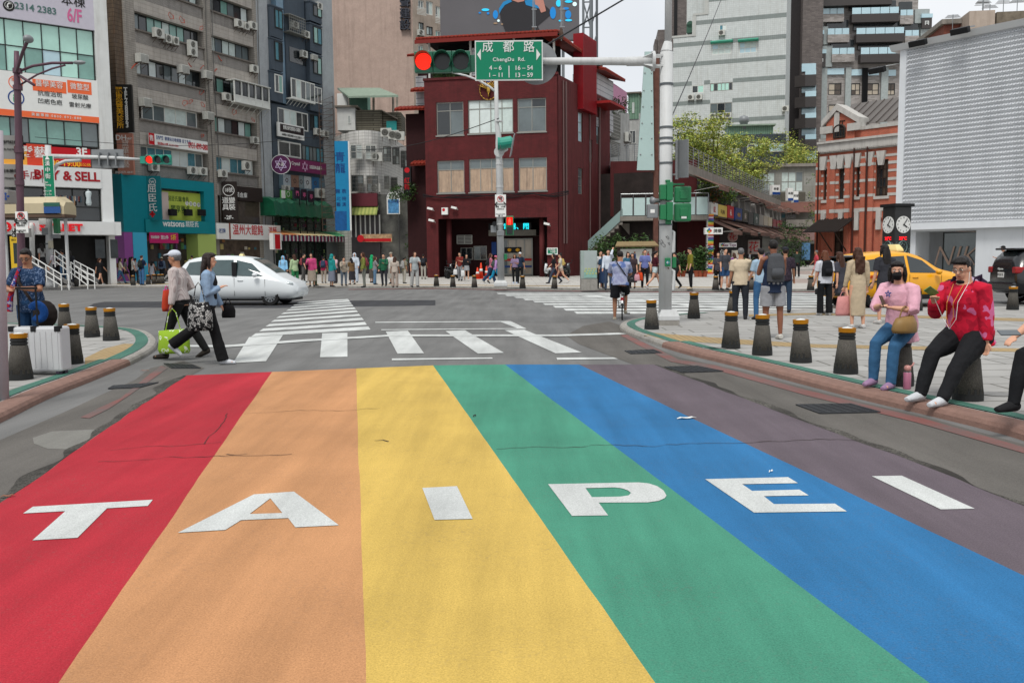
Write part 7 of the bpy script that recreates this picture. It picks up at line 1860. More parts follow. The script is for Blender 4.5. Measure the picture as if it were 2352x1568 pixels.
mBk=mat('bollard_black','#232424',0.6,var=0.15,vs=8);mBo=mat('bollard_orange','#9b6609',0.45,var=0.12,vs=10)
MB().lathe([(0.148,0.075),(0.105,0.44),(0.1,0.445)],28).build('shaft',mBc,bol,smooth=True)
b=MB();b.lathe([(0.152,0),(0.15,0.076),(0.13,0.076)],28)
for i in range(15):
 if i%5==4:continue
 a=i*2*math.pi/15;Mr=Matrix.Rotation(a,4,'Z')@Matrix.Translation((0.1435,0,0.1))@Matrix.Rotation(R(-6.6),4,'Y');b.box(-0.012,0.003,-0.013,0.013,-0.03,0.03,Mr)
b.build('foot_band',mBk,bol)
MB().lathe([(0.092,0.44),(0.092,0.452),(0.104,0.455),(0.104,0.485),(0.093,0.488),(0.093,0.496),(0.104,0.499),(0.104,0.527),(0.094,0.53),(0.094,0.54)],28).build('rubber_rings',mBk,bol)
b=MB();b.lathe([(0.094,0.538),(0.106,0.54),(0.108,0.596),(0.1,0.598),(0.096,0.59)],28);b.build('reflective_band',mBo,bol);MB().lathe([(0.096,0.588),(0.07,0.592),(0.05,0.604),(0.001,0.612)],24).build('cap',SILV,bol,smooth=True)
spots=[(1499,757,'bollard left of the mast base at the right corner'),(1596,732,'bollard right behind the mast at the rear edge of the corner'),(1683,801.5,'bollard in front of the man in the cream shirt, first of the kerbside row'),(1756,817,'bollard in front of the man with the grey backpack'),(1846,834,'bollard third in the kerbside row, standing free'),(1951,860,'bollard just left of the seated woman in pink'),(2078,888,'bollard the woman in the pink shirt sits on'),(2237,922,'bollard the woman in the red jacket sits on'),(2492,985,'bollard the person at the right edge sits on'),(1685,723,'bollard half hidden behind the man in the cream shirt'),(2110,714,'bollard in front of the yellow taxi'),(2332,712,'bollard behind the black car at the right edge'),(1645,666,'bollard beside the couple in grey shirts on the far kerb'),(1727,666,'bollard half hidden by the man in the cream shirt on the far kerb'),(1864,667,'bollard on the far kerb left of the woman with the black backpack'),(157,837,'bollard nearest to the pavement edge on the left corner, right of the suitcase'),(205,775,'bollard in the middle of the left corner, rear row'),(249,783,'rightmost bollard on the left corner'),(143,766,'bollard behind the blue helmet on the left corner'),(106,853,'bollard hidden half behind the white suitcase'),(35,874,'bollard in front of the white suitcase, nearest the pale pole'),(1002,657.5,'far bollard by the left pillar of the red arcade'),(1040,659.5,'far bollard left of the couple with white bags'),(1089.5,660.3,'far bollard left of the centre pole'),(1200.5,662.8,'far bollard right of the couple eating ice cream'),(1273.5,663.5,'far bollard in front of the pair walking past the red corner'),(172,658,'far bollard at the foot of the station stairs'),(304,655.5,'far bollard before the cyan column of the drugstore'),(322,652.5,'far bollard, first of the close row before the drugstore'),(339,653.5,'far bollard, second of the close row before the drugstore'),(352.5,652.5,'far bollard, third of the close row before the drugstore'),(363.5,651.8,'far bollard, fourth of the close row before the drugstore'),(371.5,651.2,'far bollard, last of the close row before the drugstore')]
for i,(px,py,lb)in enumerate(spots):
 o=bol if i==0 else copy_tree(bol)
 p=G(px,py,KH);o.location=p+V((0,0.13,0));o['label']=lb;o.rotation_euler=(R(rnd.gauss(0,.9)),R(rnd.gauss(0,.9)),rnd.random()*6);o.scale=(1,1,rnd.uniform(.97,1.03))
 # ---- utility cabinet, notice board, cones, pots
cbp=G(1354,666,KH);uc=thing('utility_cabinet','pale green painted utility cabinet on a stained concrete block','utility cabinet',cbp+V((0,0.4,0)));k4=cbp.y/FPX
MB().box(-18.5*k4,18.5*k4,-0.35,0.35,0,25*k4).build('concrete_block',CON,uc);zc_=25*k4
MB().box(-19*k4,18*k4,-0.32,0.32,zc_+0.004,90*k4).build('cabinet',mat('cabinet_green','#8d9a95',0.5,var=0.15,vs=2),uc,bevel=0.02)
MB().box(-12*k4,17*k4,-0.33,-0.321,zc_+0.05,88*k4).build('door',mat('cabinet_door','#97a09f',0.5,var=0.1,vs=2),uc)
b=MB();b.box(-12*k4,17*k4,-0.335,-0.331,zc_+0.06,zc_+0.4);b.build('painted_scene',mat('mural','#7fa59b',0.6,var=0.3,vs=5),uc);b=MB()
for i in range(12):b.ell((-10*k4+i*2.3*k4,-0.337,zc_+0.35+0.12*math.sin(i*2.1)),(0.05,0.004,0.04),6)
b.build('painted_scene',mat('mural_b','#a3ab74',0.6),uc)
nb=G(1460,626,KH);nb.y=61;bd=thing('notice_board','roofed notice board with a poster of walking cartoon figures before the bushes','notice board',V((AT(1460,600,nb.y).x,nb.y,KH)));l=at_local(bd);Yb=nb.y
b=MB();a,c=l(1425,572,Yb),l(1497,606,Yb);zt_=a.z
for x in(a.x-0.1,c.x+0.1):b.box(x-0.1,x+0.1,0,0.2,0,zt_+0.3)
b.box(a.x-0.1,c.x+0.1,0.02,0.18,0.25,c.z-0.1);b.build('frame',mat('board_dark','#3a302a',0.7),bd);MB().box(a.x,c.x,-0.02,0.1,c.z,zt_).build('poster',mat('poster_white','#b8b9b4',0.5,var=0.05),bd)
MB().prism([V((a.x-0.4,-0.5,zt_+0.2)),V((c.x+0.4,-0.5,zt_+0.2)),V((c.x+0.2,0.1,zt_+0.5)),V((a.x-0.2,0.1,zt_+0.5))],(0,0.2,-0.08)).build('roof',mat('board_roof','#7b6a4c',0.7,var=0.15),bd)
for i,(x,c1,c2)in enumerate(((0.22,'#b98a3f','#6f9aa0'),(0.45,'#3d4c73','#3d4c73'),(0.72,'#8a8f5c','#4a4f58'),(0.88,'#a03c34','#8d8276'))):
 xx=a.x+(c.x-a.x)*x;b=MB();h=zt_-c.z;b.mat(0).box(xx-0.09,xx+0.09,-0.035,-0.021,c.z+h*0.42,c.z+h*0.68);b.mat(1).box(xx-0.12,xx-0.02,-0.034,-0.022,c.z+h*0.1,c.z+h*0.42);b.box(xx+0.03,xx+0.12,-0.034,-0.022,c.z+h*0.1,c.z+h*0.42);b.mat(2).ell((xx,-0.03,c.z+h*0.76),(0.06,0.012,0.07),8);b.build('drawn_figure',[col('fig_a%d'%i,c1),col('fig_b%d'%i,c2),col('fig_c','#8a5a44')],bd)
mCn=mat('cone_orange','#c8391d',0.5,var=0.1)
for px,py,h,lb in((1097,635,0.78,'short orange traffic cone, left of three in the arcade'),(1105,630,1.1,'tall orange traffic cone with pale band, middle of three'),(1117.5,627,0.85,'orange traffic cone, right of three in the arcade')):
 p=G(px,py,KH);p.y=min(p.y,66);p=AT(px,py,62.5+(635-py)*0.1);p.z=KH;t=thing('traffic_cone',lb,'traffic cone',p,0,'traffic cones in the arcade')
 MB().lathe([(0.17,0.04),(0.04,h),(0.03,h)],16).build('cone',mCn,t,smooth=True);MB().lathe([(0.125,h*0.45),(0.102,h*0.62)],16).build('pale_band',SILV,t,smooth=True);MB().box(-0.22,0.22,-0.22,0.22,0,0.04).build('foot',mCn,t)
 # ================================================================ plants
def leaf_mat(n,c):
 m=mat(n,c,0.55,var=0.45,vs=2.2,spec=0.3);return m
LF1,LF2,LF3=leaf_mat('leaf_bright','#66782c'),leaf_mat('leaf_mid','#3f5a2a'),leaf_mat('leaf_deep','#2b4522')
BARK=mat('bark','#4a3d31',0.9,var=0.3,vs=8,bump=0.6)
def leaves(b,c,rad,n,size,rr,flat=1.0):
 for _ in range(n):
  d=V((rr.gauss(0,1),rr.gauss(0,1),rr.gauss(0,1)*flat));d=d.normalized()*rad*rr.random()**0.5
  p=V(c)+V((d.x,d.y,d.z*flat));a=V((rr.uniform(-1,1),rr.uniform(-1,1),rr.uniform(-.6,.6))).normalized();e=a.cross(V((rr.uniform(-1,1),rr.uniform(-1,1),1))).normalized()
  s_=size*rr.uniform(.6,1.3);b.mat(rr.randrange(3));b.quad(p-a*s_,p+e*s_*.4,p+a*s_,p-e*s_*.4)
def tree(label,base,H,R_,seed,spread=1.0,dens=64):
 rr=random.Random(seed);t=thing('feathery_tree',label,'tree',base);tb,lb=MB(),MB()
 tb.tube([(0,0,0),(.1,0,H*.3),(-.1,.1,H*.55)],[.22,.17,.12],8)
 for i in range(40):
  a=rr.random()*6.3;z0=H*rr.uniform(.25,.6);L_=R_*rr.uniform(.55,1.1);up=rr.uniform(.2,1.0)*(H-z0)
  p=[V((0,0,z0)),V((math.cos(a)*L_*.45,math.sin(a)*L_*.45,z0+up*.6)),V((math.cos(a)*L_,math.sin(a)*L_,z0+up))]
  tb.tube(p,[.08,.05,.015],5)
  for j in range(9):
   f=.3+.75*j/8;q=p[1].lerp(p[2],f)if f>.5 else p[0].lerp(p[1],f*2);q=q+V((rr.gauss(0,.35),rr.gauss(0,.35),rr.gauss(0,.15)))
   leaves(lb,q,R_*.26*spread,dens,.18,rr,.5)
 tb.build('trunk',BARK,t);lb.build('crown',[mat('leaf_lime','#a3ad52',.55,var=.4,vs=2),mat('leaf_fresh','#758c44',.55,var=.4,vs=2),mat('leaf_olive','#aaa850',.55,var=.4)],t)
p=AT(1635,588,108);tree('feathery light green tree left of the concrete block, behind the market roof',V((p.x,p.y,KH)),17.6,4.6,3)
p=AT(1700,588,118);tree('thin feathery tree behind the market, between the larger two',V((p.x,p.y,KH)),16.0,4.6,5,dens=50)
p=AT(1800,588,132);tree('feathery green tree over the roof of the concrete block',V((p.x,p.y+4,KH)),18.6,8.0,8)
def bush(name,label,px,py,Y,w_,h_,n,m,pot=None,group=None,seed=1,size=.12):
 rr=random.Random(seed);t=thing(name,label,'plant',(AT(px,py,Y).x,Y,KH),0,group);b=MB();z0=0
 if pot:MB().lathe([(.14,0),(.2,.36),(.23,.36),(.23,.42),(.19,.42)],14).build('pot',mat('pot_terracotta','#8f4a33',.8,var=.15),t);z0=.4
 for i in range(n):leaves(b,(rr.uniform(-w_,w_),rr.uniform(-.4,.4)*w_,z0+rr.uniform(.1,1)*h_),.38,16,size,rr)
 b.build('foliage',[m,LF2,LF3],t);return t
bush('shrub','wide bush of fine leaves behind the notice board',1428,620,68,2.0,2.9,130,LF2,seed=2)
bush('shrub','bush under the outside stair beside the red building',1387,620,69,1.0,2.2,60,LF3,seed=3)
bush('shrub','dark bush right of the notice board behind the mast',1495,620,66,1.0,2.4,60,LF3,seed=4)
for i,(x,lb)in enumerate(((1558,'terracotta pot plant just right of the mast'),(1569,'second terracotta pot plant right of the mast'),(1600,'bushy terracotta pot plant right of the man in olive'),(1609,'terracotta pot plant in the middle of the right group'),(1619,'terracotta pot plant nearest the striped post'))):bush('potted_plant',lb,x,620,63-(i>1),.32,1.0+.5*(i>1),22,LF2,True,'terracotta pot plants',10+i)
bush('shrub','tall drooping shrub at the far end of the market row',1822,600,84,1.1,4.2,130,LF2,seed=20);bush('shrub','small yellowish shrub by the concrete balcony',1868,600,100,.9,8.2,40,LF1,seed=21).location.z=2
for x,y,lb,m,s_ in((1622,438,'trailing pot plant with yellow leaves on the market balcony',LF1,22),(1645,448,'reddish flowering plant on the market ledge',mat('leaf_red','#7d4a2a',.6,var=.5),23),(1672,452,'bright green plant on the market ledge',LF1,24)):
 p=AT(x,y,72);bush('ledge_plant',lb,x,y,72,.5,1.0,30,m,seed=s_).location.z=p.z-.5
bush('wall_plant','fern growing high on the red side wall',1415,250,78,.9,1.1,40,LF2,seed=25).location.z=AT(1415,245,78).z-.5
bush('ledge_plant','creeper hanging beside the flame sign on the maroon wing',925,455,72,.9,1.2,40,LF2,seed=26).location.z=AT(925,462,72).z;bush('shrub','greenery in the dark gap left of the red arcade',962,600,74,.9,3.6,70,LF3,seed=27);bush('flower_display','flowers and greenery at the flower stall',1740,600,74,1.6,1.0,50,mat('flower_pink','#9a5a6b',.6,var=.5),seed=28)
# overhead wires
def wire(label,a,c,r=.012,sag=.2):
 a,c=V(a),V(c);t=thing('overhead_wire',label,'wire',a);MB().tube([(c-a)*(i/12)-V((0,0,sag*math.sin(math.pi*i/12)))for i in range(13)],r,5).build('cable',BLK,t)
wire('black stay cable rising from the green street sign to the upper right',AT(1225,122,19.9),AT(1445,-8,22),.02,0);wire('dark wire slanting down across the pale tiled building',AT(1660,-10,60),AT(1540,275,30),.02,.1);wire('thin wire from the centre pole towards the left buildings',AT(1146,272,43),AT(820,345,60),.02,.4);wire('thin wire running along the far street in front of the grey building',AT(80,315,50),AT(800,305,55),.015,.6)
# ================================================================ vehicles
def cr_(a,t):
 n=len(a)-1;i=min(int(t),n-1);f=t-i;p=[a[max(i-1,0)],a[i],a[i+1],a[min(i+2,n)]]
 return tuple(.5*(2*q1+(q2-q0)*f+(2*q0-5*q1+4*q2-q3)*f*f+(3*q1-q0-3*q2+q3)*f**3)for q0,q1,q2,q3 in zip(*p))
TYRE=mat('tyre','#1b1b1c',.8,var=.15,vs=9);ALLOY=mat('alloy','#8d9194',.3,metal=.8);CGL=mat('car_glass','#1c2426',.06,spec=.9);CGL2=mat('car_glass_pale','#32484a',.05,spec=1.0,var=.2)
def car(name,label,loc,rz,st,paint,wheels,sides,glass=CGL,shields=(),wr=.33,cladding=None,group=None,doors=(),handles=()):
 """st: stations (x, underside, shoulder, top, half width at shoulder, half width at top)"""
 t=thing(name,label,'car',loc,rz,group);N_=64;S_=[cr_(st,(len(st)-1)*i/N_)for i in range(N_+1)]
 def sec(q):
  x,zb,zs,zt,ws,wt=q;zt=max(zt,zs+.02);k=zt-zs
  h=[(0,zb),(ws*.8,zb),(ws-.03,zb+.1),(ws,zb+(zs-zb)*.45),(ws-.015,zs-.06),(ws-.05,zs),(wt+(ws-.05-wt)*.12,zs+k*.86),(wt*.82,zs+k*.98),(wt*.45,zt),(0,zt+.004)]
  return[V((x,y,z))for y,z in h]+[V((x,-y,z))for y,z in reversed(h[1:-1])]
 b=MB();b.loft([sec(q)for q in S_]);body=b.build('body',paint,t,smooth=True)
 bm=bmesh.new();bm.from_mesh(body.data);bmesh.ops.recalc_face_normals(bm,faces=bm.faces);bm.to_mesh(body.data);bm.free();cut=MB()
 for wx in wheels:
  for sy in(-1,1):cut.cyl((wx,sy*.55,wr),(wx,sy*1.3,wr),wr+.07,n=28)
 co=cut.build('cutter');bm=bmesh.new();bm.from_mesh(co.data);bmesh.ops.recalc_face_normals(bm,faces=bm.faces);bm.to_mesh(co.data);bm.free();md=body.modifiers.new('arch','BOOLEAN');md.object=co;md.operation='DIFFERENCE';md.solver='EXACT'
 bpy.context.view_layer.update();me=bpy.data.meshes.new_from_object(body.evaluated_get(bpy.context.evaluated_depsgraph_get()));body.modifiers.clear();body.data=me;bpy.data.objects.remove(co)
 xs=[q[0]for q in S_]
 def at(x):
  for q0,q1 in zip(S_,S_[1:]):
   if(q0[0]-x)*(q1[0]-x)<=0:f=(x-q0[0])/(q1[0]-q0[0]+1e-9);return[a+(c-a)*f for a,c in zip(q0,q1)]
  return S_[0]if abs(x-xs[0])<abs(x-xs[-1])else S_[-1]
 def sy(x,z):
  _,zb,zs,zt,ws,wt=at(x);k=max(zt-zs,.02);f=max(0,min(1,(z-zs)/(k*.86)));return(ws-.05)+(wt+(ws-.05-wt)*.12-ws+.05)*f if z>zs else ws-.012
 for poly in sides:
  for s_ in(-1,1):
   b=MB();n=len(poly);pts=[]
   for(x0,z0),(x1,z1)in zip(poly,poly[1:]+poly[:1]):pts+=[(x0+(x1-x0)*j/4,z0+(z1-z0)*j/4)for j in range(4)]
   cx,cz=sum(p_[0]for p_ in pts)/len(pts),sum(p_[1]for p_ in pts)/len(pts);ring=[V((x,s_*(sy(x,z)+.008),z))for x,z in pts];b._add(ring+[V((cx,s_*(sy(cx,cz)+.008),cz))],[(i,(i+1)%len(ring),len(ring))for i in range(len(ring))]);b.build('side_window',glass,t,smooth=False)
 for x0,x1 in shields:
  b=MB();n=8;g=[[V((q[0],q[5]*k*.8,q[3]+.012))for k in(-1,-.5,0,.5,1)]for q in(at(x0+(x1-x0)*i/n)for i in range(n+1))]
  for r0,r1 in zip(g,g[1:]):
   for i in range(4):b.quad(r0[i],r0[i+1],r1[i+1],r1[i])
  b.build('windscreen',glass,t,smooth=True)
 for wx in wheels:
  for s_ in(-1,1):
   y=s_*(at(wx)[4]-.13);w=thing('wheel',None,None);w.parent=t;w.location=(wx,y,wr);w.rotation_euler=(R(90),0,0)
   MB().lathe([(wr*.62,-.1),(wr*.95,-.1),(wr,-.06),(wr,.06),(wr*.95,.1),(wr*.62,.1),(wr*.62,-.1)],32,caps=False).build('tyre',TYRE,w,smooth=False)
   b=MB();b.lathe([(wr*.64,-.09),(wr*.64,.09),(wr*.58,.09),(wr*.55,.0),(wr*.55,-.09),(wr*.64,-.09)],28,caps=False)
   for i in range(10):Mr=Matrix.Rotation(i*math.pi/5,4,'Z');b.box(.03,wr*.6,-.022,.022,.055*-s_-.015,.055*-s_+.02,Mr)
   b.cyl((0,0,-.08),(0,0,.08),.06,n=12);b.build('rim',ALLOY,w);MB().cyl((0,0,-.03),(0,0,.03),wr*.6,n=20).build('hub_back',BLK,w)
 b=MB()
 for dx in doors:
  for s_ in(-1,1):b.tube([(dx,s_*(sy(dx,z)+.004),z)for z in[at(dx)[1]+.12+(at(dx)[2]-at(dx)[1]-.12)*j/5 for j in range(6)]],.006,4)
 if doors:b.build('door_gap',BLK,t)
 for hx,hz in handles:
  for s_ in(-1,1):y=s_*(sy(hx,hz)+.02);MB().tube([(hx-.1,y-s_*.02,hz),(hx-.07,y,hz+.01),(hx+.07,y,hz+.01),(hx+.1,y-s_*.02,hz)],.014,6).build('handle',paint,t,smooth=True)
 t['_']=0;del t['_'];t_at[t.name]=(at,sy);return t
t_at={}
def cbox(t,name,x0,x1,y0,y1,z0,z1,m,bev=.02):return MB().box(x0,x1,y0,y1,z0,z1).build(name,m,t,bevel=bev)
CWH=mat('car_white','#c9ced0',.22,spec=.6);CYE=mat('car_yellow','#dc9a05',.25,spec=.6);CBK=mat('car_black','#15171a',.2,spec=.7);TAIL=mat('tail_red','#8e1218',.2);HEADL=mat('head_glass','#aab3b5',.1,spec=.9)
g=G(628,701)
st=[(-1.88,.45,.95,1.0,.72,.6),(-1.8,.3,1.0,1.4,.82,.62),(-1.5,.24,1.02,1.62,.86,.64),(-.9,.22,1.0,1.72,.87,.66),(0,.22,.97,1.72,.87,.66),(.7,.22,.95,1.62,.87,.63),(1.3,.22,.93,1.28,.86,.62),(1.75,.22,.86,.98,.84,.66),(2.15,.25,.7,.8,.76,.6),(2.32,.35,.55,.6,.6,.45)]
van=car('white_minivan','white minivan driving across the junction behind the two walkers',(g.x-1.38,g.y+.8,0),R(-6),st,CWH,(-1.2,1.4),([(-1.72,1.08),(-1.0,1.06),(-.95,1.56),(-1.5,1.5)],[(-.85,1.06),(.1,1.03),(.1,1.58),(-.85,1.58)],[(.22,1.03),(1.25,.99),(.75,1.45),(.22,1.57)]),CGL2,((.72,1.55),),.32,doors=(-.9,.16,1.25),handles=((-.7,.88),(.38,.86)))
for s_ in(-1,1):MB().ell((1.95,s_*.68,.75),(.26,.09,.08),12).build('headlight',HEADL,van,smooth=True);cbox(van,'tail_light',-1.88,-1.72,s_*.66-.06,s_*.66+.06,1.0,1.3,TAIL)
b=MB();b.box(-.97,-.88,-.86,.86,1.05,1.5);b.box(.08,.24,-.84,.84,1.02,1.5);b.build('door_pillar',BLK,van);cbox(van,'front_grille',2.1,2.3,-.5,.5,.42,.56,BLK);cbox(van,'bumper',-1.92,-1.7,-.7,.7,.4,.58,CWH,.05);cbox(van,'underside',-1.7,2.1,-.6,.6,.16,.3,BLK);MB().ell((.95,-.98,1.06),(.1,.09,.08),10).build('mirror',CWH,van,smooth=True)
g1=G(2000,709);g2=G(2143,703);mid=(g1+g2)/2;d=(g2-g1).normalized()
st=[(-2.15,.5,.9,.96,.72,.58),(-2.05,.34,1.0,1.3,.84,.62),(-1.6,.26,1.02,1.54,.89,.62),(-.8,.24,1.0,1.64,.9,.63),(-.1,.24,.98,1.64,.9,.63),(.5,.24,.96,1.5,.9,.62),(1.05,.24,.95,1.17,.9,.66),(1.6,.26,.9,1.02,.88,.7),(2.05,.3,.78,.9,.8,.66),(2.25,.42,.62,.7,.66,.5)]
def taxi(label,loc,rz):
 t=car('yellow_taxi',label,loc,rz,st,CYE,(-1.3,1.38),([(-1.95,1.1),(-1.2,1.06),(-1.2,1.44),(-1.6,1.4)],[(-1.1,1.05),(-.2,1.03),(-.2,1.52),(-1.1,1.48)],[(-.1,1.03),(.95,1.0),(.45,1.38),(-.1,1.53)]),CGL,((.5,1.2),(-2.0,-1.62)),.35,group='yellow taxis',doors=(-1.15,-.15,1.0),handles=((-.95,.9),(.05,.88)))
 for s_ in(-1,1):
  cbox(t,'tail_light',-2.16,-1.85,s_*.7-.14,s_*.7+.14,.92,1.06,TAIL,.03);MB().ell((1.95,s_*.72,.8),(.22,.1,.07),12).build('headlight',HEADL,t,smooth=True);MB().ell((.78,s_*1.02,1.04),(.1,.1,.08),10).build('mirror',CYE,t,smooth=True)
  b=MB()
  for wx in(-1.3,1.38):b.tube([(wx+.45*math.cos(a),s_*.9,.35+.45*math.sin(a))for a in[math.pi*i/12 for i in range(13)]],.05,6,flat=.5)
  b.box(-.85,.92,s_*.89-.02,s_*.89+.02,.24,.38);b.build('cladding',BLK,t)
  a_,c_=(-.6,.4);text('中華衛星大車隊',RED,t,-1.5,.92,.1,s_*-.91 if s_>0 else-.915,rot=(90,0,0 if s_<0 else 180))
 MB().loft([[V((x*k,y*k,z))for x,y in((-.13,-.3),(.13,-.3),(.13,.3),(-.13,.3))]for k,z in((1,1.65),(.95,1.72),(.6,1.85),(.5,1.86))]).build('roof_sign',mat('taxi_sign','#d8c98a',.4),t,bevel=.02)
 cbox(t,'spoiler',-2.12,-1.75,-.6,.6,1.47,1.52,BLK,.02);cbox(t,'bumper',-2.22,-2.0,-.78,.78,.36,.56,BLK,.05);cbox(t,'plate',-2.24,-2.222,-.18,.18,.66,.78,WHT,0);return t
taxi('yellow taxi standing behind the people at the right crossing',(mid.x,mid.y+.75,0),math.atan2(d.y,d.x)-R(6))
p=AT(556,588,46.5);taxi('yellow taxi on the far side whose roof shows above the white minivan',(p.x,p.y,0),R(4))
st=[(-2.3,.6,1.02,1.08,.78,.6),(-2.22,.38,1.1,1.4,.9,.64),(-1.9,.3,1.12,1.66,.94,.66),(-1.0,.28,1.1,1.72,.96,.68),(0,.28,1.08,1.72,.96,.68),(.6,.28,1.06,1.6,.96,.66),(1.2,.28,1.04,1.2,.95,.7),(2.0,.32,.95,1.05,.9,.7),(2.4,.45,.7,.8,.7,.5)]
p=AT(2347,588,27.4);suv=car('black_suv','black sport utility car at the right edge showing its rear with number plate',(p.x+2.3,p.y+.95,0),R(-3),st,CBK,(-1.4,1.45),([(-2.05,1.2),(-1.2,1.16),(-1.2,1.55),(-1.7,1.52)],[(-1.1,1.15),(-.1,1.12),(-.1,1.58),(-1.1,1.58)],[(0,1.12),(1.1,1.1),(.55,1.48),(0,1.58)]),CGL,((.6,1.25),(-2.18,-1.85)),.38)
for s_ in(-1,1):cbox(suv,'tail_light',-2.33,-2.05,s_*.78-.13,s_*.78+.13,.95,1.15,TAIL,.04)
pl=cbox(suv,'number_plate',-2.345,-2.325,-.19,.19,.82,.98,WHT,0);text('9928·YK',BLKI,suv,-2.348,.9,.11,0,rot=(90,0,-90),ext=.001);text('Cayenne',SILV,suv,-2.3,1.08,.09,.1,rot=(90,0,-90),ext=.02);cbox(suv,'bumper',-2.36,-2.1,-.85,.85,.42,.68,CBK,.06);cbox(suv,'spoiler',-2.25,-1.8,-.62,.62,1.66,1.72,CBK,.02)
def two_wheeler(name,label,loc,rz,paint):
 t=thing(name,label,'scooter',loc,rz,'parked scooters')
 for x in(-.6,.6):
  w=MB();w.tube([(x+.21*math.cos(a),0,.24+.21*math.sin(a))for a in[math.pi*i/10 for i in range(21)]],.05,8,ref=(0,1,0.01));w.cyl((x,-.03,.24),(x,.03,.24),.16,n=16);w.build('wheel',TYRE,t)
 b=MB();b.tube([(.62,0,.3),(.5,0,.55),(.42,0,.95)],[(.12,.08),(.17,.1),(.12,.09)],10);b.tube([(.45,0,.35),(.1,0,.28),(-.2,0,.35)],[(.15,.06),(.16,.05),(.15,.1)],10);b.tube([(-.15,0,.45),(-.45,0,.55),(-.8,0,.62)],[(.15,.14),(.18,.15),(.08,.06)],10);b.build('body',paint,t,smooth=True)
 MB().tube([(-.1,0,.7),(-.4,0,.74),(-.75,0,.78)],[(.13,.06),(.16,.07),(.1,.05)],10).build('seat',BLK,t,smooth=True);b=MB();b.cyl((.42,-.32,1.0),(.42,.32,1.0),.02,n=6);b.cyl((.42,.25,1.0),(.45,.3,1.18),.012,n=5);b.cyl((.42,-.25,1.0),(.45,-.3,1.18),.012,n=5);b.ell((.45,.31,1.2),(.02,.06,.04),8);b.ell((.45,-.31,1.2),(.02,.06,.04),8);b.build('handlebar',BLK,t);MB().ell((.53,0,.92),(.06,.1,.08),10).build('headlight',HEADL,t,smooth=True);return t
for px,Y,a,lb,m in((1040,64,60,'dark scooter parked under the arcade by the left column',CBK),(1258,66,100,'white and red scooter beside the right arcade column',CWH),(1300,63.5,70,'dark scooter parked at the red building side wall',CBK),(1030,66,75,'second dark scooter deep in the arcade shade',CBK)):p=AT(px,588,Y);two_wheeler('scooter',lb,(p.x,p.y,KH),R(a),m)
def bicycle(label,loc,rz,paint):
 t=thing('bicycle',label,'bicycle',loc,rz)
 for x in(-.52,.52):
  w=thing('wheel',None,None);w.parent=t;w.location=(x,0,.33);MB().tube([(.31*math.cos(a),0,.31*math.sin(a))for a in[math.pi*i/14 for i in range(29)]],.02,6,ref=(0,1,.01)).build('tyre',TYRE,w);b=MB()
  for i in range(14):a=i*math.pi/7;b.cyl((0,0,0),(.3*math.cos(a),0,.3*math.sin(a)),.003,n=3)
  b.cyl((0,-.04,0),(0,.04,0),.03,n=8);b.build('spokes',STEEL,w)
  MB().tube([(x+.35*math.cos(a),0,.33+.35*math.sin(a))for a in[math.pi*(.1+.8*i/10)for i in range(11)]],.025,6,flat=.5).build('mudguard',paint,t)
 b=MB()
 for p,q in(((-.52,0,.33),(0,0,.3)),((0,0,.3),(-.15,0,.8)),((0,0,.3),(.38,0,.7)),((.35,0,.85),(.52,0,.33)),((-.15,0,.7),(.38,0,.62)),((-.52,0,.33),(-.15,0,.65)),((.35,0,.8),(.33,0,1.0))):b.cyl(p,q,.018,n=6)
 b.build('frame',paint,t);MB().tube([(-.3,0,.86),(-.15,0,.88),(.0,0,.87)],[(.11,.04),(.08,.035),(.02,.02)],8).build('saddle',BLK,t,smooth=True);MB().tube([(.25,-.27,1.02),(.33,-.1,1.0),(.33,.1,1.0),(.25,.27,1.02)],.014,6).build('handlebar',STEEL,t)
 b=MB();b.box(-.75,-.3,-.06,.06,.66,.68);b.cyl((-.7,-.05,.66),(-.52,-.05,.33),.01,n=5);b.build('rack',STEEL,t);b=MB();b.cyl((0,-.1,.3),(0,.1,.3),.03,n=8);b.box(-.02,.02,-.1,-.08,.14,.3);b.box(-.06,.06,-.2,-.1,.13,.15);b.box(-.02,.02,.08,.1,.3,.46);b.box(-.06,.06,.1,.2,.45,.47);b.build('crank',STEEL,t);MB().box(-.83,-.8,-.04,.04,.5,.58).build('reflector',TAIL,t);return t
p=AT(213,640,60);bicycle('dark bicycle parked beside the station stairs',(p.x,p.y,KH),R(30),BLK)
p=AT(222,640,61);bicycle('second dark bicycle among the railings by the station stairs',(p.x,p.y,KH),R(60),BLK)
# ================================================================ people
def cloth(c,kind=''):
 c=c.lstrip('#');return mat('cloth_'+c+kind,'#'+c,.85,var=.12,vs=9,bump=.5,bs=14,spec=.2)
SK={'f':mat('skin_fair','#c4957c',.5,var=.05),'m':mat('skin_mid','#a0735a',.5,var=.05),'d':mat('skin_dark','#7d5240',.5,var=.05)}
HAIR={k:mat('hair_'+k,c,.45,var=.35,vs=30,bump=.6,bs=60)for k,c in(('black','#191514'),('brown','#3d2418'),('red','#5a3320'),('grey','#5d5d5e'),('dark','#241a17'))}
POSE={'stand':((2,4,-2,3),(4,8,12,10),(2,8,14,10)),'stand2':((6,10,-3,2),(10,10,30,30),(0,9,10,0)),'phone':((2,4,-2,3),(25,8,100,30),(20,8,95,30)),'one':((3,5,-3,3),(2,8,10,5),(28,10,100,25)),'walk':((26,8,-20,24),(-18,7,12,5),(22,7,22,5)),'walk2':((-20,26,24,6),(20,7,25,5),(-16,7,15,5)),'hold':((4,4,-6,8),(30,10,75,35),(4,8,12,5)),'fold':((3,4,-2,3),(22,14,85,60),(22,14,85,60)),'up':((3,4,-2,3),(120,20,95,50),(8,8,20,0))}
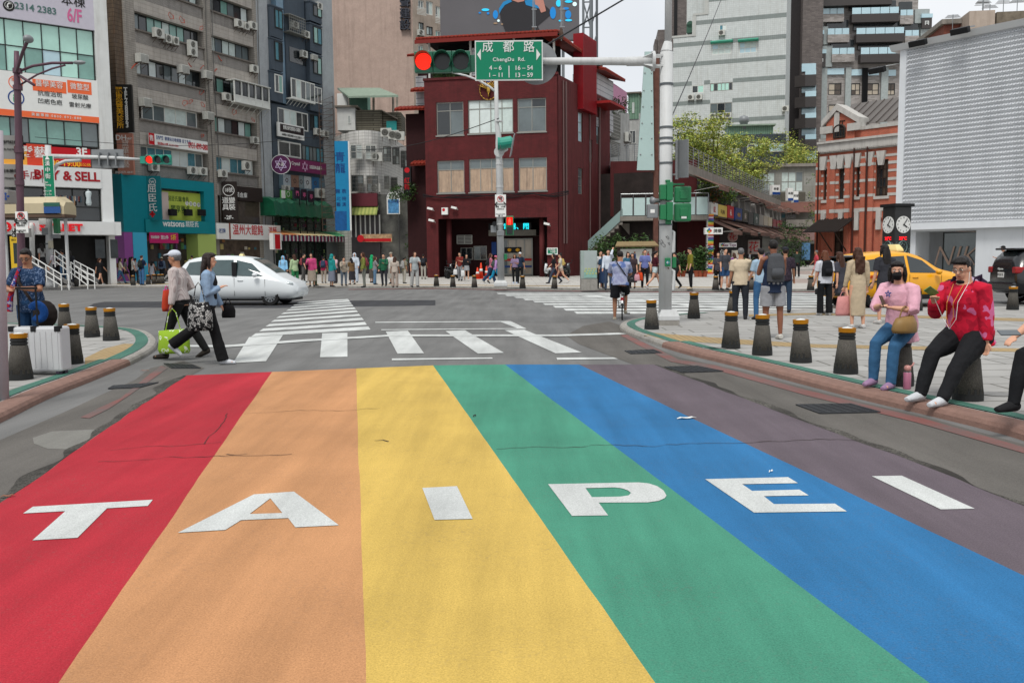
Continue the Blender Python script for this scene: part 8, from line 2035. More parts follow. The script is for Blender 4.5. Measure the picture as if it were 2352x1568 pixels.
folds=bpy.data.textures.new('folds','CLOUDS');folds.noise_scale=.16;folds.noise_depth=2
def wrinkle(o,k=.022):
 d=o.modifiers.new('folds','DISPLACE');d.texture=folds;d.strength=k;d.mid_level=.45;d.texture_coords='GLOBAL'
def person(label,loc,h,face,top,bot,pose='stand',hair=('short','black'),skin='m',w=1.0,lean=2,det=0,shoes='#2a2a2c',group=None,seat=None,nod=0,turn=0,roll=0):
 """one continuous body with hair and clothing; returns the figure and the places of hands, back and shoulders in its own axes"""
 s=h/1.70;t=thing('person',label,'person',loc,R(face),group);(hl,kl,hr,kr),aL,aR=pose if isinstance(pose,tuple)else POSE[pose]
 vx=(.017,.010,.007)[det];pel=V((0,0,.92*s));lg={}
 for sx,a,k in((-1,hl,kl),(1,hr,kr)):
  hp=pel+V((sx*.088*s*w,0,-.02*s));d1=V((sx*.05,math.sin(R(a)),-math.cos(R(a)))).normalized();kn=hp+d1*.43*s;d2=V((0,math.sin(R(a-k)),-math.cos(R(a-k))));an=kn+d2*.42*s;fp=min(0,(a-k))*.75 if seat is None else 0
  to=an+V((sx*.03,math.cos(R(fp))*.15*s,math.sin(R(fp))*.15*s-.045*s));lg[sx]=(hp,kn,an,to,fp)
 dz=(.085*s-min(l[2].z for l in lg.values()))if seat is None else seat-pel.z+.09*s
 mv=V((0,0,dz));pel=pel+mv;lg={k:tuple(p+mv for p in l[:4])+(l[4],)for k,l in lg.items()}
 u=V((math.sin(R(roll)),math.sin(R(lean)),math.cos(R(lean)))).normalized();f_=V((0,math.cos(R(lean)),-math.sin(R(lean))));sc_=pel+u*.47*s
 arms={}
 for sx,(fl,ab,el,inw)in((-1,aL),(1,aR)):
  sh=sc_+V((sx*.172*s*(.5+.5*w),0,-.022*s));M1=Matrix.Rotation(R(-ab)*sx,3,'Y')@Matrix.Rotation(R(fl),3,'X');d1=M1@V((0,0,-1));el_=sh+d1*.28*s
  ax=M1@V((1,0,0));d2=Matrix.Rotation(R(el),3,ax)@d1;d2=Matrix.Rotation(R(inw)*sx*min(1,el/60),3,d1)@d2 if False else Matrix.Rotation(R(inw)*sx*min(1,el/60),3,'Z')@d2;wr=el_+d2*.24*s;arms[sx]=(sh,el_,wr,d2)
 hd=pel+u*.655*s+f_*.02*s;Mh=Matrix.Rotation(R(turn),3,'Z')@Matrix.Rotation(R(-nod-lean*.3),3,'X')
 def H(x,y,z):return hd+Mh@V((x*s,y*s,z*s))
 RG=[(-.09,.135,.10),(.0,.155,.105),(.07,.15,.1),(.2,.125,.085),(.34,.15,.1),(.43,.13,.085),(.48,.085,.062),(.52,.055,.055),(.57,.05,.052),(.62,.05,.055)]
 def spine(rings,e=0.0,fat=1.0):return[pel+u*z*s for z,_,_ in rings],[((x*w*fat+e)*s,(y*w*fat+e)*s)for _,x,y in rings]
 b=MB();p,r=spine(RG);b.tube(p,r,14,ref=(0,1,0.001))
 for sx,(hp,kn,an,to,fp)in lg.items():b.tube([hp,hp.lerp(kn,.45),kn,kn.lerp(an,.35),an],[.088*s*w,.078*s*w,.052*s*(.5+.5*w),.05*s*(.5+.5*w),.034*s],10);b.tube([an+V((0,-.05*s,-.04*s)),an+V((0,.03,-.035*s)),to],[.025*s,.026*s,.02*s],8)
 hands={}
 for sx,(sh,el_,wr,d2)in arms.items():
  b.tube([sc_+V((sx*.1*s,0,.01)),sh,sh.lerp(el_,.5),el_,el_.lerp(wr,.35),wr],[.042*s,.045*s*w,.043*s*w,.037*s*w,.036*s*w,.025*s],10)
  q=wr+d2*.08*s;side=d2.cross(V((0,1,.01))if abs(d2.z)>.6 else V((0,0,1))).normalized();nrm=side.cross(d2);b.tube([wr,wr+d2*.04*s,q],[(.026*s,.02*s),(.036*s,.018*s),(.036*s,.016*s)],8,ref=nrm)
  for i,L_ in enumerate((.062,.072,.068,.052)):
   o=q+side*(i-1.5)*.019*s;m_=o+d2*L_*.55*s-nrm*.008*sx*s;b.tube([o-d2*.01,m_,o+d2*L_*.85*s-nrm*.03*sx*s],[.0095*s,.009*s,.007*s],6)
  th=wr+d2*.025*s-side*.03*s;b.tube([th,th+d2*.035*s-side*.018*s,th+d2*.065*s-side*.02*s],[.012*s,.011*s,.008*s],6);hands[sx]=q+d2*.02
 b.ell(H(0,0,.03),(.073*s,.09*s,.098*s),14,Mh);b.ell(H(0,.03,-.04),(.052*s,.055*s,.062*s),12,Mh);b.tube([H(0,.08,.012),H(0,.102,-.018),H(0,.08,-.026)],[.009*s,.015*s,.011*s],7)
 for sx in(-1,1):b.ell(H(sx*.074,-.005,0),(.012*s,.022*s,.032*s),8)
 b.build('body',SK[skin],t,remesh=vx)
 if det:
  for sx in(-1,1):o=MB().ell(H(sx*.03,.084,.018),(.014*s,.007*s,.008*s),8).build('eye',WHT,t,smooth=True);MB().ell(H(sx*.03,.089,.018),(.007*s,.005*s,.0075*s),8).build('iris',BLKI,o);MB().tube([H(sx*.014,.091,.036),H(sx*.03,.092,.041),H(sx*.048,.083,.036)],.004*s,5).build('eyebrow',HAIR['dark'],t)
  MB().ell(H(0,.079,-.052),(.022*s,.008*s,.007*s),8).build('lips',mat('lips','#8e4a45',.5),t,smooth=True)
  # hair
 hk,hc=hair[0],hair[1];b=MB();hm=HAIR[hc]if hc in HAIR else cloth(hc)
 if hk=='cap':
  MB().ell(H(0,-.02,.03),(.082*s,.092*s,.09*s),12,Mh).build('hair',HAIR['grey' if len(hair)>2 else 'dark'],t,remesh=.012);b.ell(H(0,-.005,.075),(.088*s,.102*s,.07*s),14,Mh);b.tube([H(0,.06,.075),H(0,.13,.068),H(0,.17,.055)],[(.075*s,.012*s),(.07*s,.01*s),(.04*s,.006*s)],10,ref=Mh@V((0,0,1)))
  b.build('cap',hm,t,remesh=.010)
 elif hk=='hood':b.ell(H(0,-.025,.02),(.11*s,.11*s,.13*s),12,Mh);b.tube([H(0,-.05,-.05),H(0,-.06,-.14)],[.1*s,.13*s],10);b.build('hood',hm,t,remesh=.014)
 elif hk!='bald':
  b.ell(H(0,-.02,.046),(.081*s,.097*s,.092*s),14,Mh);b.ell(H(0,.024,.104),(.066*s,.058*s,.034*s),12,Mh)
  if hk in('long','bob','wavy'):
   L_={'long':.42,'wavy':.46,'bob':.17}[hk];q=[H(0,-.055,.02),H(0,-.08,-.09),H(0,-.1,-.09)-u*L_*.45*s,H(0,-.095,-.09)-u*L_*s];b.tube(q,[(.085*s,.06*s),(.1*s,.055*s),(.105*s,.045*s),(.055*s,.02*s)],12,ref=(0,1,.01))
   for sx in(-1,1):b.tube([H(sx*.07,.0,.06),H(sx*.086,.005,-.03),H(sx*.088,.01,-.12 if hk!='bob' else-.08)],[.03*s,.03*s,.018*s],8)
   if hk=='wavy':
    for i in range(7):x=-.09+.03*i;b.tube([H(x,-.13+.012*math.sin(j*2+i),-.06-.07*j)for j in range(6)],.02*s,6)
  elif hk=='pony':b.tube([H(0,-.1,.05),H(0,-.15,.02),H(0,-.165,-.08),H(0,-.14,-.2)],[.035*s,.05*s,.045*s,.012*s],10)
  elif hk=='bun':b.ell(H(0,-.06,.15),(.045*s,.045*s,.045*s),10)
  if det and hk in('long','pony'):b.tube([H(-.07,.045,.09),H(0,.082,.095),H(.07,.045,.09)],[.025*s,.02*s,.025*s],8)
  b.build('hair',hm,t,remesh=.008 if det else .013)
  # top
 tc,slv=top[0],top[1];hem=top[2]if len(top)>2 else-.06;lo=(.012,.018,.026,.036)[top[3]if len(top)>3 else 1];b=MB();rg=[(hem,.15,.105)]+[q for q in RG if hem+.03<q[0]<.5];p,r=spine(rg,lo,1.0)
 r[0]=(r[0][0]*1.03,r[0][1]*1.05);b.tube(p+[pel+u*.51*s],r+[(.075*s,.07*s)],16,ref=(0,1,.001))
 if slv!='n':
  for sx,(sh,el_,wr,d2)in arms.items():
   q={'s':[sh,sh.lerp(el_,.5),sh.lerp(el_,.8)],'e':[sh,sh.lerp(el_,.5),el_,el_.lerp(wr,.25)],'l':[sh,sh.lerp(el_,.5),el_,el_.lerp(wr,.5),wr-d2*.01]}[slv];rr=[.068,.065,.064]if slv=='s' else[.068,.062,.055,.048,.038];b.tube([sc_+V((sx*.09*s,0,.004))]+q,[.066*s]+[(x*(.75+.25*w)+lo*.4)*s for x in rr[:len(q)]],10)
 m_=top[4]if len(top)>4 else cloth(tc);wrinkle(b.build('top',m_,t,remesh=(.017,.011,.009)[det]),(.012,.018,.024)[det])
 # below
 bc,kind=bot[0],bot[1];b=MB();m_=bot[2]if len(bot)>2 else cloth(bc);kz=(lg[-1][1]+lg[1][1])/2;az=(lg[-1][2]+lg[1][2])/2
 if kind in('skirt','mini','dress','slim'):
  end={'skirt':kz.lerp(az,.5),'mini':pel.lerp(kz,.62),'dress':pel.lerp(kz,.85),'slim':kz.lerp(az,.55)}[kind];m1=pel.lerp(end,.4);fl={'skirt':.23,'mini':.2,'dress':.2,'slim':.15}[kind];ks=abs(lg[-1][1].y-lg[1][1].y)*.4
  b.tube([pel+u*.12*s,pel+u*.02,m1,end],[(.135*w*s,.1*w*s),(.168*w*s,.125*w*s),(.5*(.17+fl)*w*s,(.13+ks*.4)*w*s),(fl*w*s,(fl*.75+ks)*s)],18,ref=(0,1,.001))
 else:
  b.tube([pel+u*.12*s,pel+u*.03*s,pel-V((0,0,.07*s))],[(.135*w*s,.1*w*s),(.168*w*s,.122*w*s),(.15*w*s,.11*w*s)],14,ref=(0,1,.001))
  for sx,(hp,kn,an,to,fp)in lg.items():
   if kind=='shorts':b.tube([hp,hp.lerp(kn,.45),hp.lerp(kn,.82)],[.1*w*s,.098*w*s,.1*w*s],12)
   elif kind=='hot':b.tube([hp,hp.lerp(kn,.4)],[.098*w*s,.1*w*s],12)
   else:
    fl={'pants':.052,'wide':.085,'slimp':.044,'crop':.07}[kind];e=kn.lerp(an,.72)if kind=='crop' else an-V((0,0,.02*s));b.tube([hp,hp.lerp(kn,.45),kn,kn.lerp(e,.5),e],[.098*w*s,.09*w*s,(.07 if kind!='wide' else .082)*(.5+.5*w)*s,max(.9*fl+.012,.063*(.5+.5*w))*s,(fl+.006)*s],12)
 ob_=b.build('skirt' if kind in('skirt','mini')else 'dress' if kind in('dress','slim')else 'shorts' if kind in('shorts','hot')else 'trousers',m_,t,remesh=(.017,.011,.009)[det]);wrinkle(ob_,(.008,.014,.022)[det])
 for sx,(hp,kn,an,to,fp)in lg.items():
  b=MB();d=(to-an);d=V((d.x,math.cos(R(fp)),math.sin(R(fp)))).normalized();hee=an+V((0,0,-.04*s))-d*.055*s;b.tube([hee,an+V((0,0,-.03*s)),an+d*.09*s+V((0,0,-.045*s)),an+d*.19*s+V((0,0,-.058*s))],[(.04*s,.042*s),(.047*s,.055*s),(.05*s,.042*s),(.035*s,.026*s)],10,ref=(0,0,1));b.build('shoe',cloth(shoes),t,remesh=.009 if det else .014)
 Mw=Matrix.Translation(V(loc))@Matrix.Rotation(R(face),4,'Z');return t,{'L':Mw@hands[-1],'R':Mw@hands[1],'back':Mw@(pel+u*.3*s-f_*.12*s),'hip':Mw@pel,'H':lambda*a:Mw@H(*a),'s':s,'Mw':Mw,'sh':sc_,'pel':pel,'u':u}
def at_feet(px,py,z=KH):return G(px,py,z)
def backpack(label,P,face,c,w_=.15,h_=.21,m=None,drop=0.0):
 p=P['back'];t=thing('backpack',label,'backpack',p,R(face));b=MB();b.tube([(0,0,-h_-drop),(0,-.01,0-drop),(0,0,h_*.8-drop),(0,.02,h_-drop)],[(w_,.09),(w_*1.02,.1),(w_*.85,.08),(w_*.5,.04)],14,ref=(0,1,.01));m=m or cloth(c);b.build('bag_body',m,t,remesh=.012);MB().tube([(0,-.09,-h_*.75-drop),(0,-.12,-h_*.4-drop),(0,-.09,-h_*.05-drop)],[(w_*.6,.03),(w_*.75,.05),(w_*.6,.03)],12,ref=(0,1,.01)).build('pocket',m,t,smooth=True)
 b=MB()
 for sx in(-1,1):b.tube([(sx*.075,.0,h_*.7-drop),(sx*.1,.05,h_+.02),(sx*.115,.17,h_*.95+.01),(sx*.125,.235,h_*.45),(sx*.12,.19,-h_*.4)],[(.022,.007)]*5,8,ref=(1,0,0))
 b.build('strap',m,t,smooth=True);return t
def bag(name,label,p,w_,h_,d_,c,hl=.14,face=0,m=None,top=.8):
 t=thing(name,label,'bag',V(p)-V((0,0,hl)),R(face));b=MB();n=16;b.tube([(0,0,-h_),(0,0,-h_*.85),(.01,0,-h_*.4),(0,0,0)],[(w_*.5,d_*.5),(w_*.55,d_*.58),(w_*.52,d_*.5),(w_*.5*top,d_*.3)],12,ref=(0,1,.01));b.build('bag_body',m or cloth(c),t,smooth=True);b=MB();b.tube([(-w_*.25,0,-.01),(-w_*.12,0,hl*.8),(0,0,hl),(w_*.12,0,hl*.8),(w_*.25,0,-.01)],.008,6);b.build('handle',m or cloth(c),t);return t
def pattern(name,base,cols,sc_=9,kind='vor'):
 """printed cloth: patches of several colours"""
 if name in MATS:return MATS[name]
 m=mat(name,base,.8);N=m.node_tree.nodes;Lk=m.node_tree.links;t=N.new('ShaderNodeTexCoord');n=N.new('ShaderNodeTexNoise');n.inputs['Scale'].default_value=sc_;n.inputs['Detail'].default_value=1.5 if kind=='vor' else 5;Lk.new(t.outputs['Object'],n.inputs['Vector']);r=N.new('ShaderNodeValToRGB');r.color_ramp.interpolation='CONSTANT' if kind=='vor' else 'LINEAR';e=r.color_ramp.elements;e[0].position=0;e[0].color=(*hexc(base),1);e[1].position=cols[0][0];e[1].color=(*hexc(cols[0][1]),1)
 for p_,c in cols[1:]:q=e.new(p_);q.color=(*hexc(c),1)
 Lk.new(n.outputs['Fac'],r.inputs[0]);Lk.new(r.outputs[0],N['Principled BSDF'].inputs['Base Color']);return m
 # ---- woman seated in pink, woman seated in red, person at the edge
g=spots_w={lb:G(x,y,KH)+V((0,.13,0))for x,y,lb in spots}
b6,b7,b8=[G(*q,KH)+V((0,.13,0))for q in((2078,888),(2237,922),(2492,985))]
pk,P=person('woman in pale pink shirt, jeans and black face mask seated on a bollard',(b6.x,b6.y,KH),1.60,128,('#cf9fae','e',-.2,3),('#2f5678','pants'),((58,50,62,58),(22,16,75,50),(30,12,70,45)),('long','black'),'f',1.08,10,2,'#8f7391',seat=.62,turn=25)
MB().tube([P['Mw'].inverted()@P['H'](0,.083,.0),P['Mw'].inverted()@P['H'](0,.098,-.03),P['Mw'].inverted()@P['H'](0,.07,-.085)],[(.055,.02),(.062,.03),(.045,.025)],12,ref=(0,1,0)).build('face_mask',cloth('#141416'),pk,remesh=.007)
b=MB();c=P['Mw'].inverted()@P['back']+V((.06,.27,.06))
for k in range(5):a0,a1=k*144,(k+1)*144;b.cyl(c+V((math.sin(R(a0))*.04,0,math.cos(R(a0))*.04)),c+V((math.sin(R(a1))*.04,0,math.cos(R(a1))*.04)),.004,n=4)
b.build('star_badge',NAVY,pk)
bag('handbag','tan leather handbag hanging from the forearm of the woman in pink',(P['L']+P['hip'])/2+V((.05,-.2,.12)),.3,.18,.16,'#8d7247',.12,20,mat('leather_tan','#84693f',.5,var=.15,vs=8));t=thing('phone','dark gold phone held by the woman in pink','phone',(P['L']+P['R'])/2+V((-.02,-.02,.05)),R(40));MB().box(-.035,.035,-.005,.005,-.07,.07,Matrix.Rotation(R(-25),4,'X')).build('slab',mat('phone_gold','#3b3017',.3),t,bevel=.004)
fl_=G(2083,893,KH);t=thing('flask','pink drinking flask standing beside the bollard of the woman in pink','flask',fl_);MB().lathe([(.038,0),(.042,.01),(.042,.185),(.038,.19)],18).build('bottle',mat('flask_pink','#a8667f',.4),t,smooth=True);MB().lathe([(.037,.19),(.037,.205)],18).build('steel_ring',STEEL,t);b=MB();b.lathe([(.037,.205),(.039,.24),(.03,.262),(.01,.27)],18);b.tube([(.02,0,.25),(.055,0,.265),(.07,0,.3)],.01,6);b.build('lid',mat('flask_peach','#b9837c',.4),t,smooth=True)
redp=pattern('red_camouflage','#980d28',[(.4,'#b5122f'),(.6,'#c0628c')],9)
rw,P=person('woman in red and pink patterned jacket and black trousers seated on a bollard with phone',(b7.x,b7.y,KH),1.72,118,('#b10f2c','l',-.13,3,redp),('#17181b','pants'),((52,14,62,38),(-6,4,8,0),(22,12,102,26)),('pony','black'),'f',1.38,13,2,'#b9bcc0',seat=.62,nod=12,turn=14)
Mi=P['Mw'].inverted();b=MB();ln=lambda*q:[Mi@P['H'](*a)for a in q]
b.tube(ln((-.06,.075,.015),(-.03,.1,.03),(0,.102,.02),(.03,.1,.03),(.06,.075,.015)),.003,4)
for sx in(-1,1):q=Mi@P['H'](sx*.03,.098,.012);b.tube([q+V((.024*math.cos(a),0,.022*math.sin(a)))for a in[i*math.pi/8 for i in range(17)]],.0025,4);b.tube(ln((sx*.055,.09,.015),(sx*.078,.0,.015)),.0025,4)
b.build('glasses',mat('wire_gold','#8f8378',.3,metal=.6),rw)
b=MB();b.tube([Mi@P['H'](-.075,.0,-.01),Mi@P['H'](-.08,.05,-.12),P['sh']+V((-.07,.2,-.15)),P['pel']+V((-.05,.3,.14)),P['pel']+V((.02,.3,.04)),P['pel']+V((.09,.31,.14)),Mi@P['R']],.003,5);b.build('earphone_cable',WHT,rw);b=MB();b.tube([P['sh']+V((-.06,.1,.03)),P['sh']+V((-.03,.22,-.16)),P['pel']+V((-.02,.3,.16)),P['pel']+V((.03,.3,.06)),P['pel']+V((.06,.3,.16)),P['sh']+V((.04,.22,-.16)),P['sh']+V((.06,.1,.03))],.004,5);b.build('lanyard',mat('lanyard','#c07a3a',.6),rw);MB().ell(Mi@P['H'](.0,.03,-.122),(.052,.048,.026),12).build('mask_under_chin',cloth('#141416'),rw,smooth=True);MB().ell(Mi@P['H'](0,-.09,-.17),(.13,.07,.07),12).build('hood',cloth('#a89aae'),rw,smooth=True)
t=thing('phone','green phone held up by the woman in the red jacket','phone',P['R']+V((-.03,-.01,.05)),R(30));MB().box(-.08,.08,-.006,.006,-.04,.04,Matrix.Rotation(R(25),4,'Y')@Matrix.Rotation(R(50),4,'X')).build('slab',mat('phone_green','#5d7a3e',.4),t,bevel=.004)
backpack('dark purple backpack worn by the woman in the red jacket',P,118,'#2a1830',.16,.23)
ew,P=person('person in black trousers and sandals with crossed leg, half cut by the right edge',(b8.x-.08,b8.y,KH),1.66,110,('#23252b','s'),('#18191c','slimp'),((60,62,82,70),(50,10,55,20),(25,10,40,20)),('short','black'),'f',1.1,14,1,'#1d1d1f',seat=.62)
q=AT(2318,764,b8.y-.35);t=thing('phone','grey phone held out at the right edge','phone',q,0);MB().box(-.085,.085,-.04,.04,-.006,.006,Matrix.Rotation(R(25),4,'X')).build('slab',mat('phone_grey','#50565a',.2),t,bevel=.005)
# ---- woman with suitcase on the left
lw,P=person('woman in navy patterned blouse and glasses standing with a white suitcase, looking down',(AT(66,588,12.9).x,12.9,KH),1.66,172,('#173250','s',-.12,1,pattern('paisley','#122c4a',[(.55,'#5d6f8c'),(.6,'#122c4a')],26)),('#1b3a5c','wide'),((2,3,-2,3),(26,14,70,40),(24,16,68,45)),('short','black'),'m',1.18,4,2,nod=22,turn=20);Mi=P['Mw'].inverted();b=MB()
for sx in(-1,1):q=Mi@P['H'](sx*.03,.1,.012);b.tube([q+V((.024*math.cos(a),0,.018*math.sin(a)))for a in[i*math.pi/8 for i in range(17)]],.003,4);b.tube([Mi@P['H'](sx*.053,.095,.015),Mi@P['H'](sx*.078,0,.015)],.003,4)
b.build('glasses',BLK,lw);b=MB();b.tube([P['sh']+V((.07,.09,.03)),P['sh']+V((.1,.19,-.2)),P['pel']+V((.14,.24,.1)),P['pel']+V((.17,.24,-.1))],[.02,.032,.038,.045],8);b.build('scarf',pattern('scarf_red','#8d1524',[(.5,'#2b3a7a'),(.58,'#9a8f98')],14),lw);b=MB();b.tube([P['sh']+V((.12,.02,.05)),P['sh']+V((.03,.18,-.15)),P['pel']+V((-.14,.2,.05)),P['pel']+V((-.22,.05,-.1))],.02,6,flat=.5);b.build('bag_strap',cloth('#2a211d'),lw)
q=AT(104,722,12.75);t=thing('shoulder_bag','dark brown shoulder bag hanging at the side of the woman in navy','bag',q);MB().ell((0,0,0),(.17,.12,.2),14).build('bag_body',cloth('#1d1816'),t,remesh=.012)
q=AT(87,716,12.5);t=thing('travel_pillow','blue ring-shaped neck pillow hanging on the bag of the woman in navy','pillow',q);MB().tube([(.085*math.cos(a),-.02*math.sin(a),.1*math.sin(a))for a in[i*math.pi/10-2.4 for i in range(17)]],.055,10,ref=(0,1,0)).build('pillow',mat('pillow_blue','#123f7a',.9,var=.2,vs=20),t,remesh=.01)
q=G(84,862,KH);t=thing('suitcase','large white hard-shell suitcase with black handle between two bollards','suitcase',q+V((0,.12,0)),R(-4));k5=q.y/FPX;w5,h5=63*k5,112*k5;MB().box(-w5,w5,-.12,.14,.05,h5).build('shell',mat('case_white','#b9bbbd',.35,var=.04),t,bevel=.03);b=MB()
for i in range(9):b.box(-w5*.9+i*w5*.22,-w5*.9+i*w5*.22+.015,-.127,-.118,.1,h5-.06)
b.build('rib',mat('case_white','#b9bbbd'),t);b=MB();b.box(-w5*.75,-w5*.72,-.01,.02,h5,h5+.5);b.box(-w5*.05,-w5*.02,-.01,.02,h5,h5+.5);b.box(-w5*.78,-w5*-.0,-.02,.03,h5+.5,h5+.53);b.build('pull_handle',BLK,t);b=MB()
for x in(-w5*.8,w5*.8):b.tube([(x-.02,-.06,.045),(x+.02,-.06,.045)],.045,14);b.tube([(x-.02,.08,.045),(x+.02,.08,.045)],.045,14)
b.build('wheel',mat('wheel_mauve','#4b4152',.5),t);b=MB()
for x in(-.95,-.1,.8):b.box(x*w5,x*w5+.07,-.13,-.05,h5-.06,h5+.012)
b.build('corner',BLK,t)
# ---- the two walkers
om,P=person('old man in white cap, striped pale shirt and black trousers walking left with bags',at_feet(420,822,0),1.76,88,('#b3a8a4','l',-.0,1,tile_mat('pinstripe','#bdb3af','#b3a8a6','#a0918f',.025,9,.004,.85,0,dirt='#9a8f8c',dirt_amt=.2)),('#141516','pants'),((20,8,-16,16),(-4,8,12,0),(-28,12,100,0)),('cap','#b9bfc9',1),'m',1.12,4,1,'#2b2723')
bag('gift_bag','magenta and orange gift bag held in front by the old man',P['R']+V((-.1,0,.12)),.2,.36,.14,'#b01f7d',.06,80,pattern('gift','#b01f7d',[(.52,'#a8361f')],3));q=P['L']
bag('shopping_bag','lime green shopping bag with white flowers carried by the old man',q+V((.05,-.04,.05)),.48,.38,.18,'#7fa32a',.34,0,pattern('lime_bag','#86a72c',[(.6,'#c9d3bd'),(.66,'#86a72c')],10),1.0)
yw,P=person('young woman with long dark hair, pale blue shirt and black flared trousers walking right',at_feet(484,836,0),1.70,-82,('#7d94ad','l',-.02,2),('#111113','wide'),((-34,22,14,0),(6,8,20,0),(2,8,108,40)),('long','dark'),'f',.96,2,1,'#b9bcc0')
MB().tube([P['pel']+P['u']*z*P['s']+V((0,.03,0))for z in(.08,.2,.34,.44)],[(.13,.1),(.125,.095),(.14,.108),(.1,.08)],14,ref=(0,1,.001)).build('undershirt',cloth('#141416'),yw,smooth=True)
bag('tote_bag','black and white printed tote bag on the shoulder of the young woman',P['hip']+V((-.06,-.24,.34)),.36,.43,.14,'#77777a',.3,0,pattern('ink_print','#141416',[(.5,'#a5a5a3'),(.56,'#1d1d1f'),(.62,'#8f8f8d')],17));bag('handbag','small black handbag on the arm of the young woman',P['L']+V((.06,0,.2)),.2,.2,.1,'#131315',.1,0)
# ---- cyclist and bicycle
cp_=G(1431,734,0);bicycle('silver city bicycle ridden by the man in the blue and white shirt',(cp_.x+.02,cp_.y+.35,0),R(83),mat('bike_silver','#9a9d9f',.35,metal=.5));cy,P=person('cyclist in blue and white patterned shirt and black shorts seen from behind, one foot down',(cp_.x-.06,cp_.y+.1,0),1.74,-6,('#7c86a8','s',-.08,2,pattern('ink_shirt','#20365f',[(.42,'#56699a'),(.5,'#9aa0b6'),(.62,'#8387a5')],5,'lin')),('#16171a','shorts'),((8,6,50,62),(28,14,50,15),(28,14,50,15)),('short','black'),'m',1.25,10,1,'#a59d8b',seat=.84)
t=thing('sling_bag','black sling strap and small bag across the back of the cyclist','bag',P['back'],R(-6));MB().tube([(-.14,.06,.3),(-.06,-.045,.14),(.06,-.06,-.02),(.17,.03,-.2)],.018,6,flat=.6).build('strap',BLK,t);MB().ell((.2,.08,-.26),(.05,.1,.12),10).build('bag_body',BLK,t,smooth=True)
# ---- everybody else: (label, px, py, height, facing, top, bottom, pose, hair, skin, extras)
def crowd(label,px,py,h,face,top,bot,pose='stand',hair=('short','black'),skin='m',bp=None,bg=None,z=KH,Y=None,**k):
 t,P=person(label,AT(px,py,Y)if Y else at_feet(px,py,z),h,face,top,bot,pose,hair,skin,**k)
 if bp:backpack(bp[0],P,face,*bp[1:])
 if bg:bag('carrier_bag',bg[0],P[bg[1]],bg[2],bg[3],.12,bg[4],.1,face)
crowd('man in cream T-shirt and charcoal trousers seen from behind behind the first bollard',1700,733,1.63,-10,('#b9aa92','s',-.12,2),('#24272d','pants'),'one',('short','grey'),w=1.12,det=1)
crowd('tanned man in navy tank top and grey shorts seen from behind with grey backpack',1774,779,1.73,4,('#182338','n',-.14,1),('#85878c','shorts'),'phone',('short','black'),'d',('large grey roll-top backpack on the man in the navy tank top','#45474b',.16,.25),w=1.15,det=1,shoes='#b7b5ae')
crowd('person in pale top and blue jeans hidden left of the grey backpack',1747,734,1.62,15,('#8fa6b8','s'),('#33597f','pants'),'stand2',('short','black'),'f')
crowd('man in dark plaid shirt and cap beside the grey backpack',1802,718,1.66,-8,('#2b2430','s',-.12,2,pattern('plaid','#231d28',[(.5,'#4a3b47'),(.55,'#231d28')],30)),('#2c3d52','pants'),'stand',('cap','#23242c'),'m')
crowd('woman in white T-shirt and black trousers with red-brown hair seen from behind',1893,724,1.56,8,('#b7b9c0','s',-.1,2),('#121316','wide'),'stand',('bob','red'),'f',('black backpack with tan handle loops on the woman in white','#15161a',.14,.19),det=1,shoes='#b5b3b0',w=1.08)
crowd('woman in long dark grey T-shirt with brown hair beside the woman in white',1928,722,1.58,30,('#3b3b43','s',-.32,2),('#17181b','hot'),'walk',('long','brown'),'f',det=1,shoes='#7a7a7c')
crowd('woman in tight beige ribbed dress with wavy brown hair seen from behind',1968,754,1.6,4,('#ab9b83','l',-.05,0),('#ab9b83','slim'),'stand',('wavy','brown'),'f',None,('pink paper bag carried by the woman in the beige dress','L',.3,.4,'#b97f7d'),det=1,shoes='#b9b7b5',w=1.04)
crowd('woman with long black hair in dark grey T-shirt dress before the taxi',2030,744,1.66,10,('#2f3036','s',-.1,2),('#2f3036','dress'),'one',('long','black'),'f',det=1,shoes='#b5b3b0')
crowd('man in dark green jacket with back turned, standing alone on the square',1830,638,1.75,0,('#26332b','l'),('#16171a','pants'),'phone',shoes='#b9b7b5')
crowd('grey-haired man in coral T-shirt walking past the red brick hall',1875,642,1.72,75,('#b4404c','s'),('#b08a8a','shorts'),'walk',('short','grey'))
crowd('man in olive shirt and black trousers standing in profile at the far kerb',1586,664,1.78,95,('#6e6a22','e',-.1),('#17181a','slimp'),'stand',('short','black'),'f',nod=15,shoes='#b3a58f')
crowd('woman in grey top and black trousers left in the grey couple',1649,665,1.58,165,('#434046','s'),('#17181a','crop'),'hold',('bob','dark'),'f',shoes='#b5b3b0')
crowd('man in charcoal T-shirt and denim shorts right in the grey couple',1664,666,1.74,200,('#3b3c42','s',-.12),('#284468','shorts'),'stand',('short','black'),'f',w=1.1)
crowd('woman with bob hair in purple print top behind the cream T-shirt',1686,652,1.55,30,('#6d3b75','s'),('#26262a','pants'),'stand',('bob','brown'))
crowd('woman with brown hair in grey lace top beside the purple print',1674,650,1.56,150,('#8a7d78','s'),('#2b2b30','pants'),'stand',('bob','brown'))
crowd('young man in white T-shirt and black backpack at the flower stall',1724,624,1.72,40,('#a9acad','s'),('#1d1e21','shorts'),'stand',('short','black'),'m',('black backpack on the young man at the flower stall','#17181a',.14,.2))
crowd('person in lilac hooded top at the flower stall',1753,622,1.6,180,('#86688f','l'),('#3a3440','pants'),'stand',('hood','#a78aa8'),'m')
crowd('man in dark open jacket and violet T-shirt facing the road with orange bag',1481,661,1.74,180,('#666fa3','s'),('#16171a','pants'),'stand',('short','black'),'f',None,('orange backpack held low in the hand of the man in dark jacket','R',.3,.38,'#c0411c'))
